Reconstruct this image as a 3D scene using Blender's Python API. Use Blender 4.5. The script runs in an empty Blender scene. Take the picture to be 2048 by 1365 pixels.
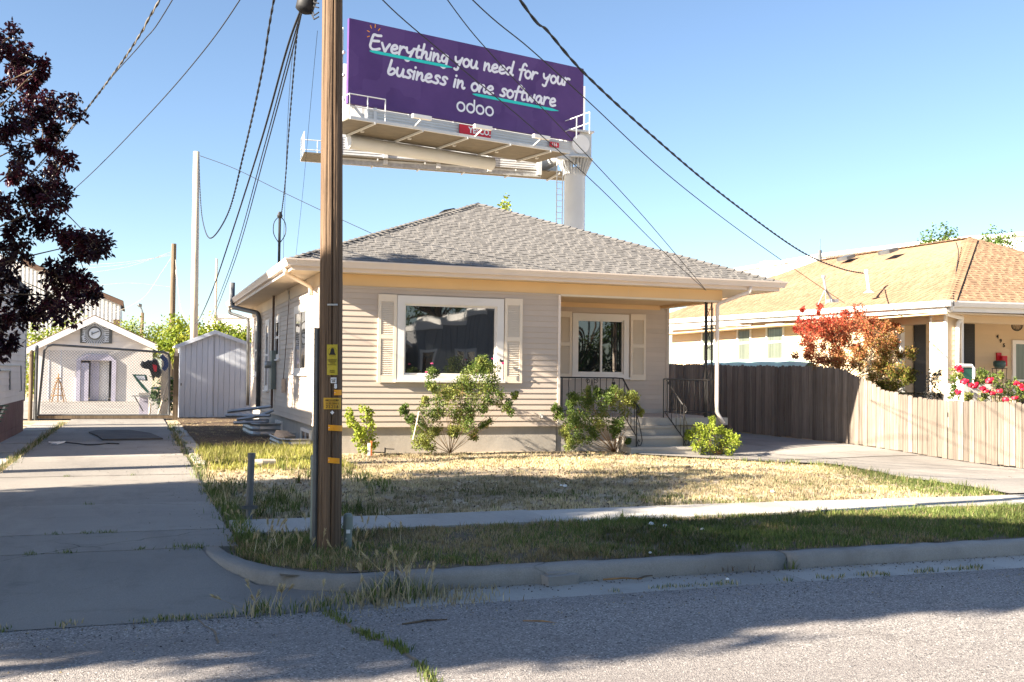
import bpy, math, random
import numpy as np
from mathutils import Vector, Matrix
random.seed(7); RNG = np.random.default_rng(7)
SC = bpy.context.scene; COL = SC.collection
# ---------------------------------------------------------------- camera
FPX = 2103.0; CXP, CYP = 1024.0, 682.5
CAMZ = 1.43
_d1 = np.array([(270-CXP)/FPX, (743-CYP)/FPX, 1.0]); _d1 /= np.linalg.norm(_d1)
_d2 = np.array([(6900-CXP)/FPX, (822-CYP)/FPX, 1.0]); _d2 -= _d1*_d1.dot(_d2); _d2 /= np.linalg.norm(_d2)
_up = np.cross(_d2, _d1)
RM = np.stack([_d2, _d1, _up], 1)            # camera axes (right, down, forward) = RM @ world
CAMP = np.array([0, 0, CAMZ])
cam = bpy.data.cameras.new('camera'); camo = bpy.data.objects.new('camera', cam); COL.objects.link(camo)
cam.sensor_width = 36.0; cam.lens = FPX/2048*36.0; cam.clip_start = .05; cam.clip_end = 3000
_m = Matrix.Identity(4)
for i in range(3):
    _m[i][0] = RM[0, i]; _m[i][1] = -RM[1, i]; _m[i][2] = -RM[2, i]
_m[0][3], _m[1][3], _m[2][3] = CAMP
camo.matrix_world = _m; SC.camera = camo
# ---------------------------------------------------------------- sky, sun, exposure
SUN = Vector((1.0, .17, -.48)).normalized()  # direction the sunlight travels
EL = math.asin(-SUN.z); AZ = math.atan2(-SUN.x, -SUN.y)
w = bpy.data.worlds.new('World'); SC.world = w; w.use_nodes = True
nt = w.node_tree; bg = nt.nodes['Background']
sk = nt.nodes.new('ShaderNodeTexSky'); sk.sky_type = 'NISHITA'; sk.sun_disc = False
sk.sun_elevation = EL; sk.sun_rotation = AZ; sk.air_density = 1.0; sk.dust_density = 1.3; sk.ozone_density = 2.0; sk.altitude = 1300
nt.links.new(sk.outputs[0], bg.inputs[0]); bg.inputs[1].default_value = .05
sl = bpy.data.lights.new('sun', 'SUN'); sl.energy = 5.0; sl.angle = math.radians(.55); sl.color = (1.0, .88, .71)
so = bpy.data.objects.new('sun', sl); COL.objects.link(so); so.location = (-20, -4, 14)
so.rotation_euler = SUN.to_track_quat('-Z', 'Y').to_euler()
SC.view_settings.view_transform = 'Standard'; SC.view_settings.look = 'None'
SC.view_settings.exposure = 2.28; SC.view_settings.gamma = 1.0; SC.view_settings.use_curve_mapping = False
SC.render.engine = 'CYCLES'; SC.cycles.max_bounces = 6; SC.cycles.transparent_max_bounces = 8
SC.cycles.use_denoising = True
# ---------------------------------------------------------------- measuring helpers: a sight line met at a known plane or depth
def ray(px, py): return RM.T @ np.array([(px-CXP)/FPX, (py-CYP)/FPX, 1.0])
def pD(px, py, D): return Vector(CAMP + ray(px, py)*D)
def pY(px, py, Y): r = ray(px, py); return Vector(CAMP + r*(Y/r[1]))
def pX(px, py, X): r = ray(px, py); return Vector(CAMP + r*(X/r[0]))
def pZ(px, py, Z): r = ray(px, py); return Vector(CAMP + r*((Z-CAMZ)/r[2]))
def pV(px, py, A, B):                         # vertical plane through A and B
    n = np.array([-(B[1]-A[1]), B[0]-A[0], 0.0]); r = ray(px, py)
    return Vector(CAMP + r*(n.dot(np.array(A)-CAMP)/n.dot(r)))
def proj(p):
    c = RM @ (np.array(p)-CAMP); return (CXP+FPX*c[0]/c[2], CYP+FPX*c[1]/c[2], c[2])
def ss(a, b, x):
    t = np.clip((np.asarray(x, float)-a)/(b-a), 0, 1); return t*t*(3-2*t)
def gz(x, y):
    return -.14*ss(8, 12, x)*ss(10.8, 14.5, y)*(1-.9*ss(15, 20, y)*ss(11.5, 14.5, x))
def pG(px, py):
    z = 0.0
    for _ in range(30):
        p = pZ(px, py, z); z = float(gz(p.x, p.y))
    return p
# ---------------------------------------------------------------- object helpers
def link(o, par=None):
    COL.objects.link(o)
    if par is not None:
        o.parent = par; o.matrix_parent_inverse = par.matrix_basis.inverted()
    return o
def tag(o, label, cat, group=None, kind=None):
    o['label'] = label
    if cat: o['category'] = cat
    if group: o['group'] = group
    if kind: o['kind'] = kind
    return o
def thing(name, label, cat, loc=(0, 0, 0), group=None):
    o = bpy.data.objects.new(name, None); o.empty_display_size = .2; o.location = loc
    link(o); return tag(o, label, cat, group)
def vec(p): return Vector((p[0], p[1], p[2]))
class MB:
    def __init__(s): s.v = []; s.f = []
    def add(s, vs, fs):
        n = len(s.v); s.v.extend([tuple(p) for p in vs]); s.f.extend([tuple(i+n for i in f) for f in fs]); return s
    def box(s, x0, x1, y0, y1, z0, z1):
        return s.add([(x0,y0,z0),(x1,y0,z0),(x1,y1,z0),(x0,y1,z0),(x0,y0,z1),(x1,y0,z1),(x1,y1,z1),(x0,y1,z1)],
                     [(0,3,2,1),(4,5,6,7),(0,1,5,4),(1,2,6,5),(2,3,7,6),(3,0,4,7)])
    def obox(s, c, a, b, d):                  # centre, three half axes
        c, a, b, d = map(vec, (c, a, b, d)); vs = []
        for k in (-1, 1):
            for p in ((-1,-1),(1,-1),(1,1),(-1,1)): vs.append(c+a*p[0]+b*p[1]+d*k)
        return s.add(vs, [(0,3,2,1),(4,5,6,7),(0,1,5,4),(1,2,6,5),(2,3,7,6),(3,0,4,7)])
    def bar(s, p, q, w, h=None, up=(0, 0, 1)):
        p, q = vec(p), vec(q); h = h or w; d = q-p; L = d.length
        if L < 1e-6: return s
        d /= L; u = vec(up); r = d.cross(u)
        if r.length < 1e-3: r = d.cross(Vector((1, 0, 0)))
        r.normalize(); u = r.cross(d).normalized()
        return s.obox((p+q)/2, r*(w/2), u*(h/2), d*(L/2))
    def tube(s, path, r, n=8, cap=True):
        path = [vec(p) for p in path]; m = len(path); rs = r if isinstance(r, (list, tuple)) else [r]*m
        t0 = (path[1]-path[0]).normalized(); ref = Vector((0, 0, 1)) if abs(t0.z) < .9 else Vector((1, 0, 0))
        u = t0.cross(ref).normalized(); vs = []
        for i in range(m):
            t = (path[min(i+1, m-1)]-path[max(i-1, 0)])
            if t.length < 1e-9: t = t0.copy()
            t.normalize(); u = (u-t*u.dot(t))
            if u.length < 1e-6: u = t.cross(Vector((.3, .5, .8)))
            u.normalize(); b = t.cross(u)
            for k in range(n):
                a = 2*math.pi*k/n; vs.append(path[i]+(u*math.cos(a)+b*math.sin(a))*rs[i])
        fs = [(i*n+k, i*n+(k+1) % n, (i+1)*n+(k+1) % n, (i+1)*n+k) for i in range(m-1) for k in range(n)]
        if cap: fs += [tuple(range(n-1, -1, -1)), tuple((m-1)*n+k for k in range(n))]
        return s.add(vs, fs)
    def lathe(s, prof, c, n=16, axis=(0, 0, 1)):
        c = vec(c); ax = vec(axis).normalized(); u = ax.cross(Vector((1, 0, 0)) if abs(ax.x) < .9 else Vector((0, 1, 0))).normalized(); b = ax.cross(u); vs = []
        for (r, z) in prof:
            for k in range(n):
                a = 2*math.pi*k/n; vs.append(c+ax*z+(u*math.cos(a)+b*math.sin(a))*r)
        m = len(prof)
        fs = [(i*n+k, i*n+(k+1) % n, (i+1)*n+(k+1) % n, (i+1)*n+k) for i in range(m-1) for k in range(n)]
        fs += [tuple(range(n-1, -1, -1)), tuple((m-1)*n+k for k in range(n))]
        return s.add(vs, fs)
    def prism(s, pts, ext):
        pts = [vec(p) for p in pts]; e = vec(ext); n = len(pts)
        return s.add(pts+[p+e for p in pts], [tuple(range(n-1, -1, -1)), tuple(range(n, 2*n))]+[(i, (i+1) % n, n+(i+1) % n, n+i) for i in range(n)])
    def quad(s, *p): return s.add(p, [tuple(range(len(p)))])
    def mesh(s, name, m, smooth=False):
        me = bpy.data.meshes.new(name); me.from_pydata(s.v, [], s.f); me.update()
        if m is not None: me.materials.append(m)
        if smooth: me.polygons.foreach_set('use_smooth', [True]*len(me.polygons))
        return me
    def build(s, name, m, par=None, smooth=False, kind=None, label=None):
        o = bpy.data.objects.new(name, s.mesh(name, m, smooth)); link(o, par)
        if kind: o['kind'] = kind
        if label: o['label'] = label
        return o
def inst(name, me, par, loc, rotz=0.0, scale=(1, 1, 1), mat4=None):
    o = bpy.data.objects.new(name, me)
    if mat4 is not None: o.matrix_basis = mat4
    else: o.location = loc; o.rotation_euler = (0, 0, rotz); o.scale = scale
    return link(o, par)
def npmesh(name, V, F, m, par=None, col=None, kind=None, smooth=False):
    V = np.asarray(V, np.float32).reshape(-1, 3); F = np.asarray(F, np.int32); k = F.shape[1]
    me = bpy.data.meshes.new(name); me.vertices.add(len(V)); me.vertices.foreach_set('co', V.ravel())
    me.loops.add(F.size); me.loops.foreach_set('vertex_index', F.ravel())
    me.polygons.add(len(F)); me.polygons.foreach_set('loop_start', np.arange(0, F.size, k, dtype=np.int32))
    if smooth: me.polygons.foreach_set('use_smooth', np.ones(len(F), bool))
    me.materials.append(m)
    if col is not None:
        ca = me.color_attributes.new('Col', 'FLOAT_COLOR', 'POINT')
        c4 = np.ones((len(V), 4), np.float32); c4[:, :3] = col; ca.data.foreach_set('color', c4.ravel())
    me.update(calc_edges=True)
    o = bpy.data.objects.new(name, me); link(o, par)
    if kind: o['kind'] = kind
    return o
def smooth_path(pts, k=6):
    pts = [vec(p) for p in pts]; out = []
    for i in range(len(pts)-1):
        p0, p1, p2, p3 = pts[max(i-1, 0)], pts[i], pts[i+1], pts[min(i+2, len(pts)-1)]
        for t in np.linspace(0, 1, k, endpoint=False):
            out.append(.5*((2*p1)+(p2-p0)*t+(2*p0-5*p1+4*p2-p3)*t*t+(3*p1-p0-3*p2+p3)*t**3))
    return out+[pts[-1]]
# ---------------------------------------------------------------- materials
def newmat(name):
    m = bpy.data.materials.new(name); m.use_nodes = True; nt = m.node_tree
    return m, nt, nt.nodes['Principled BSDF'], nt.nodes, nt.links
def nd(nt, t, **kw):
    n = nt.nodes.new(t)
    for k, v in kw.items(): setattr(n, k, v)
    return n
def mixc(nt, fac, a, b, mode='MIX'):
    n = nd(nt, 'ShaderNodeMix', data_type='RGBA', blend_type=mode)
    for s, v in ((0, fac), (6, a), (7, b)):
        if hasattr(v, 'is_linked'): nt.links.new(v, n.inputs[s])
        else: n.inputs[s].default_value = v if s == 0 else (*v, 1)
    return n.outputs[2]
def ramp(nt, x, lo, hi, a=0.0, b=1.0):
    n = nd(nt, 'ShaderNodeMapRange'); nt.links.new(x, n.inputs[0])
    for i, v in enumerate((lo, hi, a, b)): n.inputs[i+1].default_value = v
    return n.outputs[0]
def noise(nt, scale, detail=4.0, stretch=None, rough=.55, coord='Position', offs=None):
    g = nd(nt, 'ShaderNodeNewGeometry') if coord == 'Position' else nd(nt, 'ShaderNodeTexCoord')
    mp = nd(nt, 'ShaderNodeMapping'); nt.links.new(g.outputs[coord], mp.inputs[0])
    mp.inputs['Scale'].default_value = stretch or (1, 1, 1)
    n = nd(nt, 'ShaderNodeTexNoise'); n.inputs['Scale'].default_value = scale; n.inputs['Detail'].default_value = detail
    n.inputs['Roughness'].default_value = rough; nt.links.new(mp.outputs[0], n.inputs['Vector']); return n.outputs[0]
def rnd(nt):                                   # one random number per piece, loose or joined
    a = nd(nt, 'ShaderNodeNewGeometry').outputs['Random Per Island']; b = nd(nt, 'ShaderNodeObjectInfo').outputs['Random']
    s = nd(nt, 'ShaderNodeMath', operation='ADD'); nt.links.new(a, s.inputs[0]); nt.links.new(b, s.inputs[1])
    f = nd(nt, 'ShaderNodeMath', operation='FRACT'); nt.links.new(s.outputs[0], f.inputs[0]); return f.outputs[0]
def bump(nt, b, h, dist, strength=1.0):
    n = nd(nt, 'ShaderNodeBump'); n.inputs['Distance'].default_value = dist; n.inputs['Strength'].default_value = strength
    nt.links.new(h, n.inputs['Height']); nt.links.new(n.outputs[0], b.inputs['Normal'])
def lerp3(a, k): return tuple(max(0, c*k) for c in a)
def mat(name, col, rough=.7, var=.15, scale=3.0, stretch=None, bmp=0.0, bscale=40.0, metal=0.0, spec=.4, piece=0.0, col2=None, fine=0.0, dirt=0.0, dirtcol=(.16, .12, .09)):
    m, nt, b, N, L = newmat(name)
    n1 = noise(nt, scale, 5, stretch)
    c = mixc(nt, ramp(nt, n1, .3, .7), lerp3(col, 1-var), col2 or lerp3(col, 1+var))
    if fine:
        c = mixc(nt, ramp(nt, noise(nt, bscale*2, 2, stretch), .35, .65, 0, fine), c, lerp3(col, .5))
    if dirt:
        c = mixc(nt, ramp(nt, noise(nt, scale*.6, 8, (1, 1, .5)), .48, .75, 0, dirt), c, dirtcol)
    if piece:
        r = ramp(nt, rnd(nt), 0, 1, 1-piece, 1+piece)
        g = nd(nt, 'ShaderNodeCombineColor')
        for i in range(3): L.new(r, g.inputs[i])
        c = mixc(nt, 1.0, c, g.outputs[0], 'MULTIPLY')
    L.new(c, b.inputs['Base Color']); b.inputs['Roughness'].default_value = rough; b.inputs['Metallic'].default_value = metal
    b.inputs['Specular IOR Level'].default_value = spec
    if bmp: bump(nt, b, noise(nt, bscale, 4, stretch), bmp)
    return m
def leafmat(name, c1, c2, c3=None, rough=.5, trans=.35):
    m, nt, b, N, L = newmat(name)
    c = mixc(nt, rnd(nt), c1, c2)
    if c3: c = mixc(nt, ramp(nt, noise(nt, 1.6, 2), .5, .62), c, c3)
    L.new(c, b.inputs['Base Color']); b.inputs['Roughness'].default_value = rough; b.inputs['Specular IOR Level'].default_value = .3
    t = nd(nt, 'ShaderNodeBsdfTranslucent'); L.new(c, t.inputs[0]); mx = nd(nt, 'ShaderNodeMixShader'); mx.inputs[0].default_value = trans
    L.new(b.outputs[0], mx.inputs[1]); L.new(t.outputs[0], mx.inputs[2]); L.new(mx.outputs[0], N['Material Output'].inputs[0]); return m
def grassmat(name):
    m, nt, b, N, L = newmat(name)
    a = nd(nt, 'ShaderNodeAttribute', attribute_name='Col')
    L.new(a.outputs[0], b.inputs['Base Color']); b.inputs['Roughness'].default_value = .6; b.inputs['Specular IOR Level'].default_value = .25
    t = nd(nt, 'ShaderNodeBsdfTranslucent'); L.new(a.outputs[0], t.inputs[0]); mx = nd(nt, 'ShaderNodeMixShader'); mx.inputs[0].default_value = .3
    L.new(b.outputs[0], mx.inputs[1]); L.new(t.outputs[0], mx.inputs[2]); L.new(mx.outputs[0], N['Material Output'].inputs[0]); return m
def glassmat(name, col=(.012, .014, .016), ior=2.1):
    m, nt, b, N, L = newmat(name); b.inputs['Base Color'].default_value = (*col, 1); b.inputs['Roughness'].default_value = .015
    b.inputs['IOR'].default_value = ior; b.inputs['Specular IOR Level'].default_value = .5
    bump(nt, b, noise(nt, .9, 1), .006); return m
def asphaltmat():
    m, nt, b, N, L = newmat('asphalt')
    g = nd(nt, 'ShaderNodeNewGeometry'); cols = []
    v = nd(nt, 'ShaderNodeTexVoronoi'); v.inputs['Scale'].default_value = 110; L.new(g.outputs['Position'], v.inputs['Vector'])
    sep = nd(nt, 'ShaderNodeSeparateColor'); L.new(v.outputs['Color'], sep.inputs[0])
    c = mixc(nt, ramp(nt, sep.outputs[0], 0, 1), (.15, .137, .134), (.40, .37, .345))
    c = mixc(nt, ramp(nt, sep.outputs[1], .93, .97), c, (.60, .56, .52))
    c = mixc(nt, ramp(nt, sep.outputs[2], .9, .96), c, (.05, .047, .047))
    c = mixc(nt, ramp(nt, noise(nt, .28, 7, (.5, 2.2, 1), .62), .42, .62, 0, .55), c, (.19, .172, .166))      # wheel-worn bands
    c = mixc(nt, ramp(nt, noise(nt, 1.1, 8, None, .7), .56, .72, 0, .6), c, (.095, .085, .082))                # patches
    c = mixc(nt, ramp(nt, noise(nt, 3.2, 6, None, .65), .62, .72, 0, .7), c, (.34, .31, .28))                  # dust
    L.new(c, b.inputs['Base Color']); b.inputs['Roughness'].default_value = .85; b.inputs['Specular IOR Level'].default_value = .25
    bump(nt, b, v.outputs['Distance'], .0035); return m
def crackmask(nt, scale, width, seedstretch=(1, 1, 1)):
    g = nd(nt, 'ShaderNodeNewGeometry'); mp = nd(nt, 'ShaderNodeMapping'); nt.links.new(g.outputs['Position'], mp.inputs[0]); mp.inputs['Scale'].default_value = seedstretch
    nn = nd(nt, 'ShaderNodeTexNoise'); nn.inputs['Scale'].default_value = 2.5; nn.inputs['Detail'].default_value = 6; nt.links.new(mp.outputs[0], nn.inputs['Vector'])
    mx = nd(nt, 'ShaderNodeMix', data_type='VECTOR'); mx.inputs[0].default_value = .22; nt.links.new(mp.outputs[0], mx.inputs[4]); nt.links.new(nn.outputs['Color'], mx.inputs[5])
    v = nd(nt, 'ShaderNodeTexVoronoi', feature='DISTANCE_TO_EDGE'); v.inputs['Scale'].default_value = scale; nt.links.new(mx.outputs[1], v.inputs['Vector'])
    return ramp(nt, v.outputs['Distance'], 0, width, 1, 0)
def concretemat(name, col, dark, sc=.5, stain=.5, rough=.012):
    m, nt, b, N, L = newmat(name)
    c = mixc(nt, ramp(nt, noise(nt, sc, 8), .3, .7), dark, col)
    c = mixc(nt, ramp(nt, noise(nt, 1.7, 9, (1, 2, 1), .7), .55, .72, 0, stain), c, lerp3(dark, .55))
    c = mixc(nt, ramp(nt, noise(nt, 120, 2), .4, .62, 0, .35), c, lerp3(dark, .7))
    c = mixc(nt, ramp(nt, noise(nt, .5, 9, (2.5, .6, 1), .7), .5, .68, 0, stain), c, lerp3(dark, .62))
    cm = nd(nt, 'ShaderNodeMath', operation='MULTIPLY'); L.new(crackmask(nt, .42, .0035), cm.inputs[0]); L.new(ramp(nt, noise(nt, .4, 2), .52, .6), cm.inputs[1]); c = mixc(nt, cm.outputs[0], c, (.07, .055, .045))
    r = ramp(nt, rnd(nt), 0, 1, .82, 1.1); gc = nd(nt, 'ShaderNodeCombineColor')
    for i in range(3): L.new(r, gc.inputs[i])
    c = mixc(nt, 1.0, c, gc.outputs[0], 'MULTIPLY')
    L.new(c, b.inputs['Base Color']); b.inputs['Roughness'].default_value = .85; b.inputs['Specular IOR Level'].default_value = .25
    bump(nt, b, noise(nt, 22, 9, None, .7), rough); return m
def woodmat(name, c1, c2, c3, st=(14, 14, .5), piece=.2, bmp=.004):
    m, nt, b, N, L = newmat(name)
    c = mixc(nt, ramp(nt, noise(nt, 2.2, 6, st), .3, .7), c1, c2)
    c = mixc(nt, ramp(nt, noise(nt, 5, 4, st), .58, .72), c, c3)
    c = mixc(nt, ramp(nt, noise(nt, .9, 4), .5, .8, 0, .35), c, lerp3(c1, .7))
    r = ramp(nt, rnd(nt), 0, 1, 1-piece, 1+piece); gc = nd(nt, 'ShaderNodeCombineColor')
    for i in range(3): L.new(r, gc.inputs[i])
    c = mixc(nt, 1.0, c, gc.outputs[0], 'MULTIPLY')
    L.new(c, b.inputs['Base Color']); b.inputs['Roughness'].default_value = .85; b.inputs['Specular IOR Level'].default_value = .2
    bump(nt, b, noise(nt, 6, 5, st), bmp); return m
MT = dict(
    asphalt=asphaltmat(),
    concrete=concretemat('driveway_concrete', (.38, .35, .315), (.275, .255, .235)),
    walk=concretemat('sidewalk_concrete', (.52, .50, .46), (.40, .375, .345)),
    kerb=concretemat('kerb_concrete', (.42, .395, .36), (.30, .28, .255)),
    found=concretemat('foundation_concrete', (.58, .53, .47), (.43, .395, .35), 1.0, .4, .003),
    soil=mat('dry_soil', (.30, .22, .145), .95, .3, 1.4, bmp=.02, bscale=25, fine=.4),
    mulch=mat('mulch', (.13, .085, .05), .95, .4, 3, bmp=.03, bscale=40, fine=.5),
    siding=mat('taupe_siding', (.56, .47, .395), .55, .035, 1.2, bmp=.0006, bscale=90, spec=.35, piece=.045, dirt=.22, dirtcol=(.36, .29, .23)),
    trim=mat('white_trim', (.80, .755, .71), .5, .03, 2, spec=.4, dirt=.12, dirtcol=(.45, .36, .28)),
    gutter=mat('cream_gutter', (.80, .69, .60), .4, .04, 1.5, spec=.45, dirt=.15, dirtcol=(.45, .36, .28)),
    cream=mat('cream_paint', (.80, .69, .56), .55, .03, 2, spec=.35),
    frieze=mat('bounce_warmed_frieze', (.83, .585, .32), .6, .05, .8, spec=.3, dirt=.12, dirtcol=(.45, .33, .2)),  # cream frieze with warm bounce light painted into its colour
    soffit=mat('soffit_paint', (.74, .62, .46), .7, .06, .9, dirt=.2, dirtcol=(.4, .32, .22)),
    shingle=mat('grey_shingle', (.185, .176, .168), .92, .10, 2.5, bmp=.002, bscale=160, spec=.2, piece=.12, fine=.35),
    glass=glassmat('window_glass'),
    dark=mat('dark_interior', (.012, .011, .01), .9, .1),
    iron=mat('black_iron', (.018, .017, .017), .42, .2, 20, spec=.5, bmp=.0005),
    pole=woodmat('pole_wood', (.10, .064, .042), (.215, .148, .10), (.03, .02, .014), (22, 22, .3), 0, .012),
    paleP=woodmat('pale_pole_wood', (.50, .41, .31), (.66, .56, .44), (.33, .26, .19), (8, 8, .25), 0, .004),
    darkP=woodmat('dark_pole_wood', (.12, .09, .06), (.22, .17, .12), (.05, .04, .03), (8, 8, .25), 0, .004),
    fence=woodmat('fence_wood', (.125, .10, .083), (.255, .215, .18), (.045, .036, .03), (20, 20, .5), .3, .003),
    galv=mat('galvanised_steel', (.42, .43, .44), .45, .2, 6, metal=.6, bmp=.0008, dirt=.15),
    greysteel=mat('grey_steel', (.11, .117, .125), .5, .25, 5, metal=.3, dirt=.2),
    pedestal=mat('grey_green_plastic', (.20, .235, .21), .5, .1, 4, dirt=.25, dirtcol=(.1, .1, .09)),
    cable=mat('black_cable', (.02, .021, .025), .6, .1),
    cablec=mat('bare_cable', (.30, .28, .25), .5, .2, metal=.5),
    yellow=mat('yellow_enamel', (.52, .40, .025), .5, .12, 14, fine=.15, dirt=.2),
    orange=mat('orange_tag', (.90, .36, .01), .5, .06, 10),
    amber=mat('amber_plate', (.60, .33, .02), .5, .15, 20, fine=.2),
    black=mat('black_paint', (.015, .014, .013), .6, .1),
    white=mat('white_paint', (.80, .79, .78), .5, .03),
    red=mat('red_paint', (.55, .012, .03), .45, .08),
    steelw=mat('white_steel', (.55, .57, .59), .45, .06, .8, dirt=.2, dirtcol=(.42, .36, .28)),
    deck=mat('steel_grating', (.13, .115, .09), .7, .2, 2, stretch=(1, 4, 1), dirt=.4, dirtcol=(.22, .17, .12)),
    shed=mat('shed_paint', (.60, .64, .72), .6, .06, 2, stretch=(3, 3, .4), dirt=.2, piece=.03, dirtcol=(.42, .40, .42)),
    garage=mat('white_stucco', (.66, .62, .60), .8, .06, 1.2, dirt=.2, dirtcol=(.45, .4, .38)),
    lsiding=mat('pale_siding', (.70, .645, .62), .6, .05, 1.2, dirt=.15, piece=.03),
    nsiding=mat('beige_siding', (.66, .515, .345), .6, .03, 1.2, piece=.03),
    nwhite=mat('bright_white_trim', (.84, .82, .79), .45, .03),
    nroof=mat('tan_shingle', (.30, .195, .122), .9, .12, 2.0, piece=.16, spec=.2, fine=.2),
    nshut=mat('black_shutter', (.028, .026, .026), .5, .15),
    door=mat('door_paint', (.78, .77, .75), .5, .03),
    ceramic=mat('teal_ceramic', (.05, .10, .10), .3, .3, 20),
    greenp=mat('green_plastic', (.015, .075, .055), .45, .2, 6),
    tarp=mat('pale_green_tarp', (.50, .68, .58), .6, .12, 2),
    rubber=mat('rubber_mat', (.10, .09, .085), .85, .3, 2, fine=.3),
    bark=woodmat('bark', (.09, .065, .045), (.17, .125, .09), (.04, .03, .02), (9, 9, 2), 0, .01),
    cane=mat('rose_cane', (.30, .17, .07), .8, .35, 14),
    stone=mat('concrete_chunk', (.30, .28, .26), .9, .15, 5, bmp=.01),
    whouse=mat('corrugated_cladding', (.52, .55, .58), .5, .08, .5, spec=.4),
    brown=mat('brown_trim', (.13, .08, .055), .6, .1),
    wbldg=mat('white_cladding', (.83, .81, .78), .6, .03, .3),
    dgrey=mat('dark_cladding', (.30, .305, .32), .6, .15, 3, stretch=(8, 8, .2)),
    maroon=mat('maroon_block', (.15, .075, .075), .85, .2, 3, dirt=.3),
    purple=mat('lilac_paint', (.44, .42, .53), .6, .08, 2),
)
# ================================================================ SETTING
def structure(o): o['kind'] = 'structure'; return o
xs = np.concatenate([[-600, -250, -120, -60, -35, -20], np.arange(-12, 34.1, .5), [40, 55, 80, 140, 300, 700]])
ys = np.concatenate([[-300, -120, -60, -30, -15, 0, 7.39, 7.42], np.arange(8, 34.1, .5), [38, 45, 60, 90, 150, 300, 700, 1500]])
gx, gy = np.meshgrid(xs, ys); gzv = gz(gx, gy)-.012; gzv[gy < 7.4] = -.24; gzv[(gx < .6) & (gy < 8.9)] = -.30; gzv[(gx < 1.6) & (gy < 7.45)] = -.30
gzv += np.where((gy > 8.2) & (gy < 34), .012*np.sin(gx*2.1+gy)*np.sin(gy*1.7), 0)-.012
nx = len(xs); idx = np.arange(gx.size).reshape(gx.shape)
Fq = np.stack([idx[:-1, :-1], idx[:-1, 1:], idx[1:, 1:], idx[1:, :-1]], -1).reshape(-1, 4)
def earthmat():
    m, nt, b, N, L = newmat('lawn_earth')
    c = mixc(nt, ramp(nt, noise(nt, .8, 6), .4, .62), (.44, .345, .23), (.56, .47, .33))
    c = mixc(nt, ramp(nt, noise(nt, 14, 5), .45, .65, 0, .6), c, (.27, .205, .13))
    c = mixc(nt, ramp(nt, noise(nt, .45, 7, (1, 1.6, 1), .65), .47, .6, 0, .75), c, (.23, .17, .11))
    L.new(c, b.inputs['Base Color']); b.inputs['Roughness'].default_value = .95; bump(nt, b, noise(nt, 30, 6), .02); return m
MT['earth'] = earthmat()
structure(npmesh('ground', np.stack([gx, gy, gzv], -1), Fq, MT['earth'], smooth=True))
# road: asphalt with a low crown
ry = np.array([-9, -5, -1, 2, 4, 5.5, 6.6, 6.98]); rz = np.array([-.12, -.05, -.01, -.015, -.04, -.075, -.11, -.13])
rx = np.concatenate([[-200, -60], np.arange(-20, 41, 2.0), [80, 200]])
gx, gy = np.meshgrid(rx, ry); zz = np.repeat(rz[:, None], len(rx), 1)
edge = np.array([.03*math.sin(x*1.3)+.02*math.sin(x*3.7) for x in rx]); gy = gy.copy(); gy[-1] += edge
idx = np.arange(gx.size).reshape(gx.shape); Fq = np.stack([idx[:-1, :-1], idx[:-1, 1:], idx[1:, 1:], idx[1:, :-1]], -1).reshape(-1, 4)
road = structure(npmesh('road', np.stack([gx, gy, zz], -1), Fq, MT['asphalt'], smooth=True))
# gutter pan in sections
pan = bpy.data.objects.new('gutter_pan', None); link(pan); structure(pan); pan.location = (0, 7.1, -.14)
xp = 1.6
while xp < 34:
    L = 3.4+random.uniform(-.2, .2)
    MB().box(xp+.006, xp+L-.006, 6.9, 7.40, -.30, -.122+random.uniform(-.004, .004)).build('pan_section', MT['walk'], pan)
    xp += L
# kerb in sections with a rounded nose, and a curved return into the driveway
kerb = bpy.data.objects.new('kerb', None); link(kerb); structure(kerb); kerb.location = (0, 7.5, 0)
def kerbprof(h, wd=.155):   # (outward, z), outward is towards the road
    return [(wd/2+.012, -.25), (wd/2+.012, h-.12), (wd/2, h-.035), (wd/2-.02, h-.010), (wd/2-.045, h), (-wd/2, h), (-wd/2, -.25)]
def kerbrun(path, hs, name='kerb_section'):
    mb = MB(); vs = []; n = 7
    for i, (p, h) in enumerate(zip(path, hs)):
        a = Vector(path[max(i-1, 0)]); b = Vector(path[min(i+1, len(path)-1)]); t = (b-a).normalized(); o = Vector((t.y, -t.x))
        for (u, z) in kerbprof(h): vs.append((p[0]+o.x*u, p[1]+o.y*u, z))
    fs = [(i*n+k, (i+1)*n+k, (i+1)*n+(k+1) % n, i*n+(k+1) % n) for i in range(len(path)-1) for k in range(n)]
    fs += [tuple(range(n)), tuple((len(path)-1)*n+k for k in range(n-1, -1, -1))]
    rg = random.Random(int(path[0][0]*100)); vs = [(x+rg.uniform(-.006, .006), y+rg.uniform(-.006, .006), z+(rg.uniform(-.007, .004) if z > -.2 else 0)) for x, y, z in vs]
    mb.add(vs, fs); return mb.build(name, MT['kerb'], kerb, smooth=True)
ret = [(.60, 8.95), (.64, 8.55), (.74, 8.15), (.92, 7.80), (1.18, 7.58), (1.5, 7.49), (1.8, 7.475)]
kerbrun(ret, [.012, .016, .02, .015, .005, 0, 0])
xp = 1.81
for L in (3.25, 3.3, 3.7, 3.4, 3.4, 3.4, 3.4, 3.4):
    dz = random.uniform(-.012, .004); dy = random.uniform(-.008, .008); n = 24
    kerbrun([(xp+.008+(L-.016)*k/n, 7.475+dy) for k in range(n+1)], [dz]*(n+1)); xp += L
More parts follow.
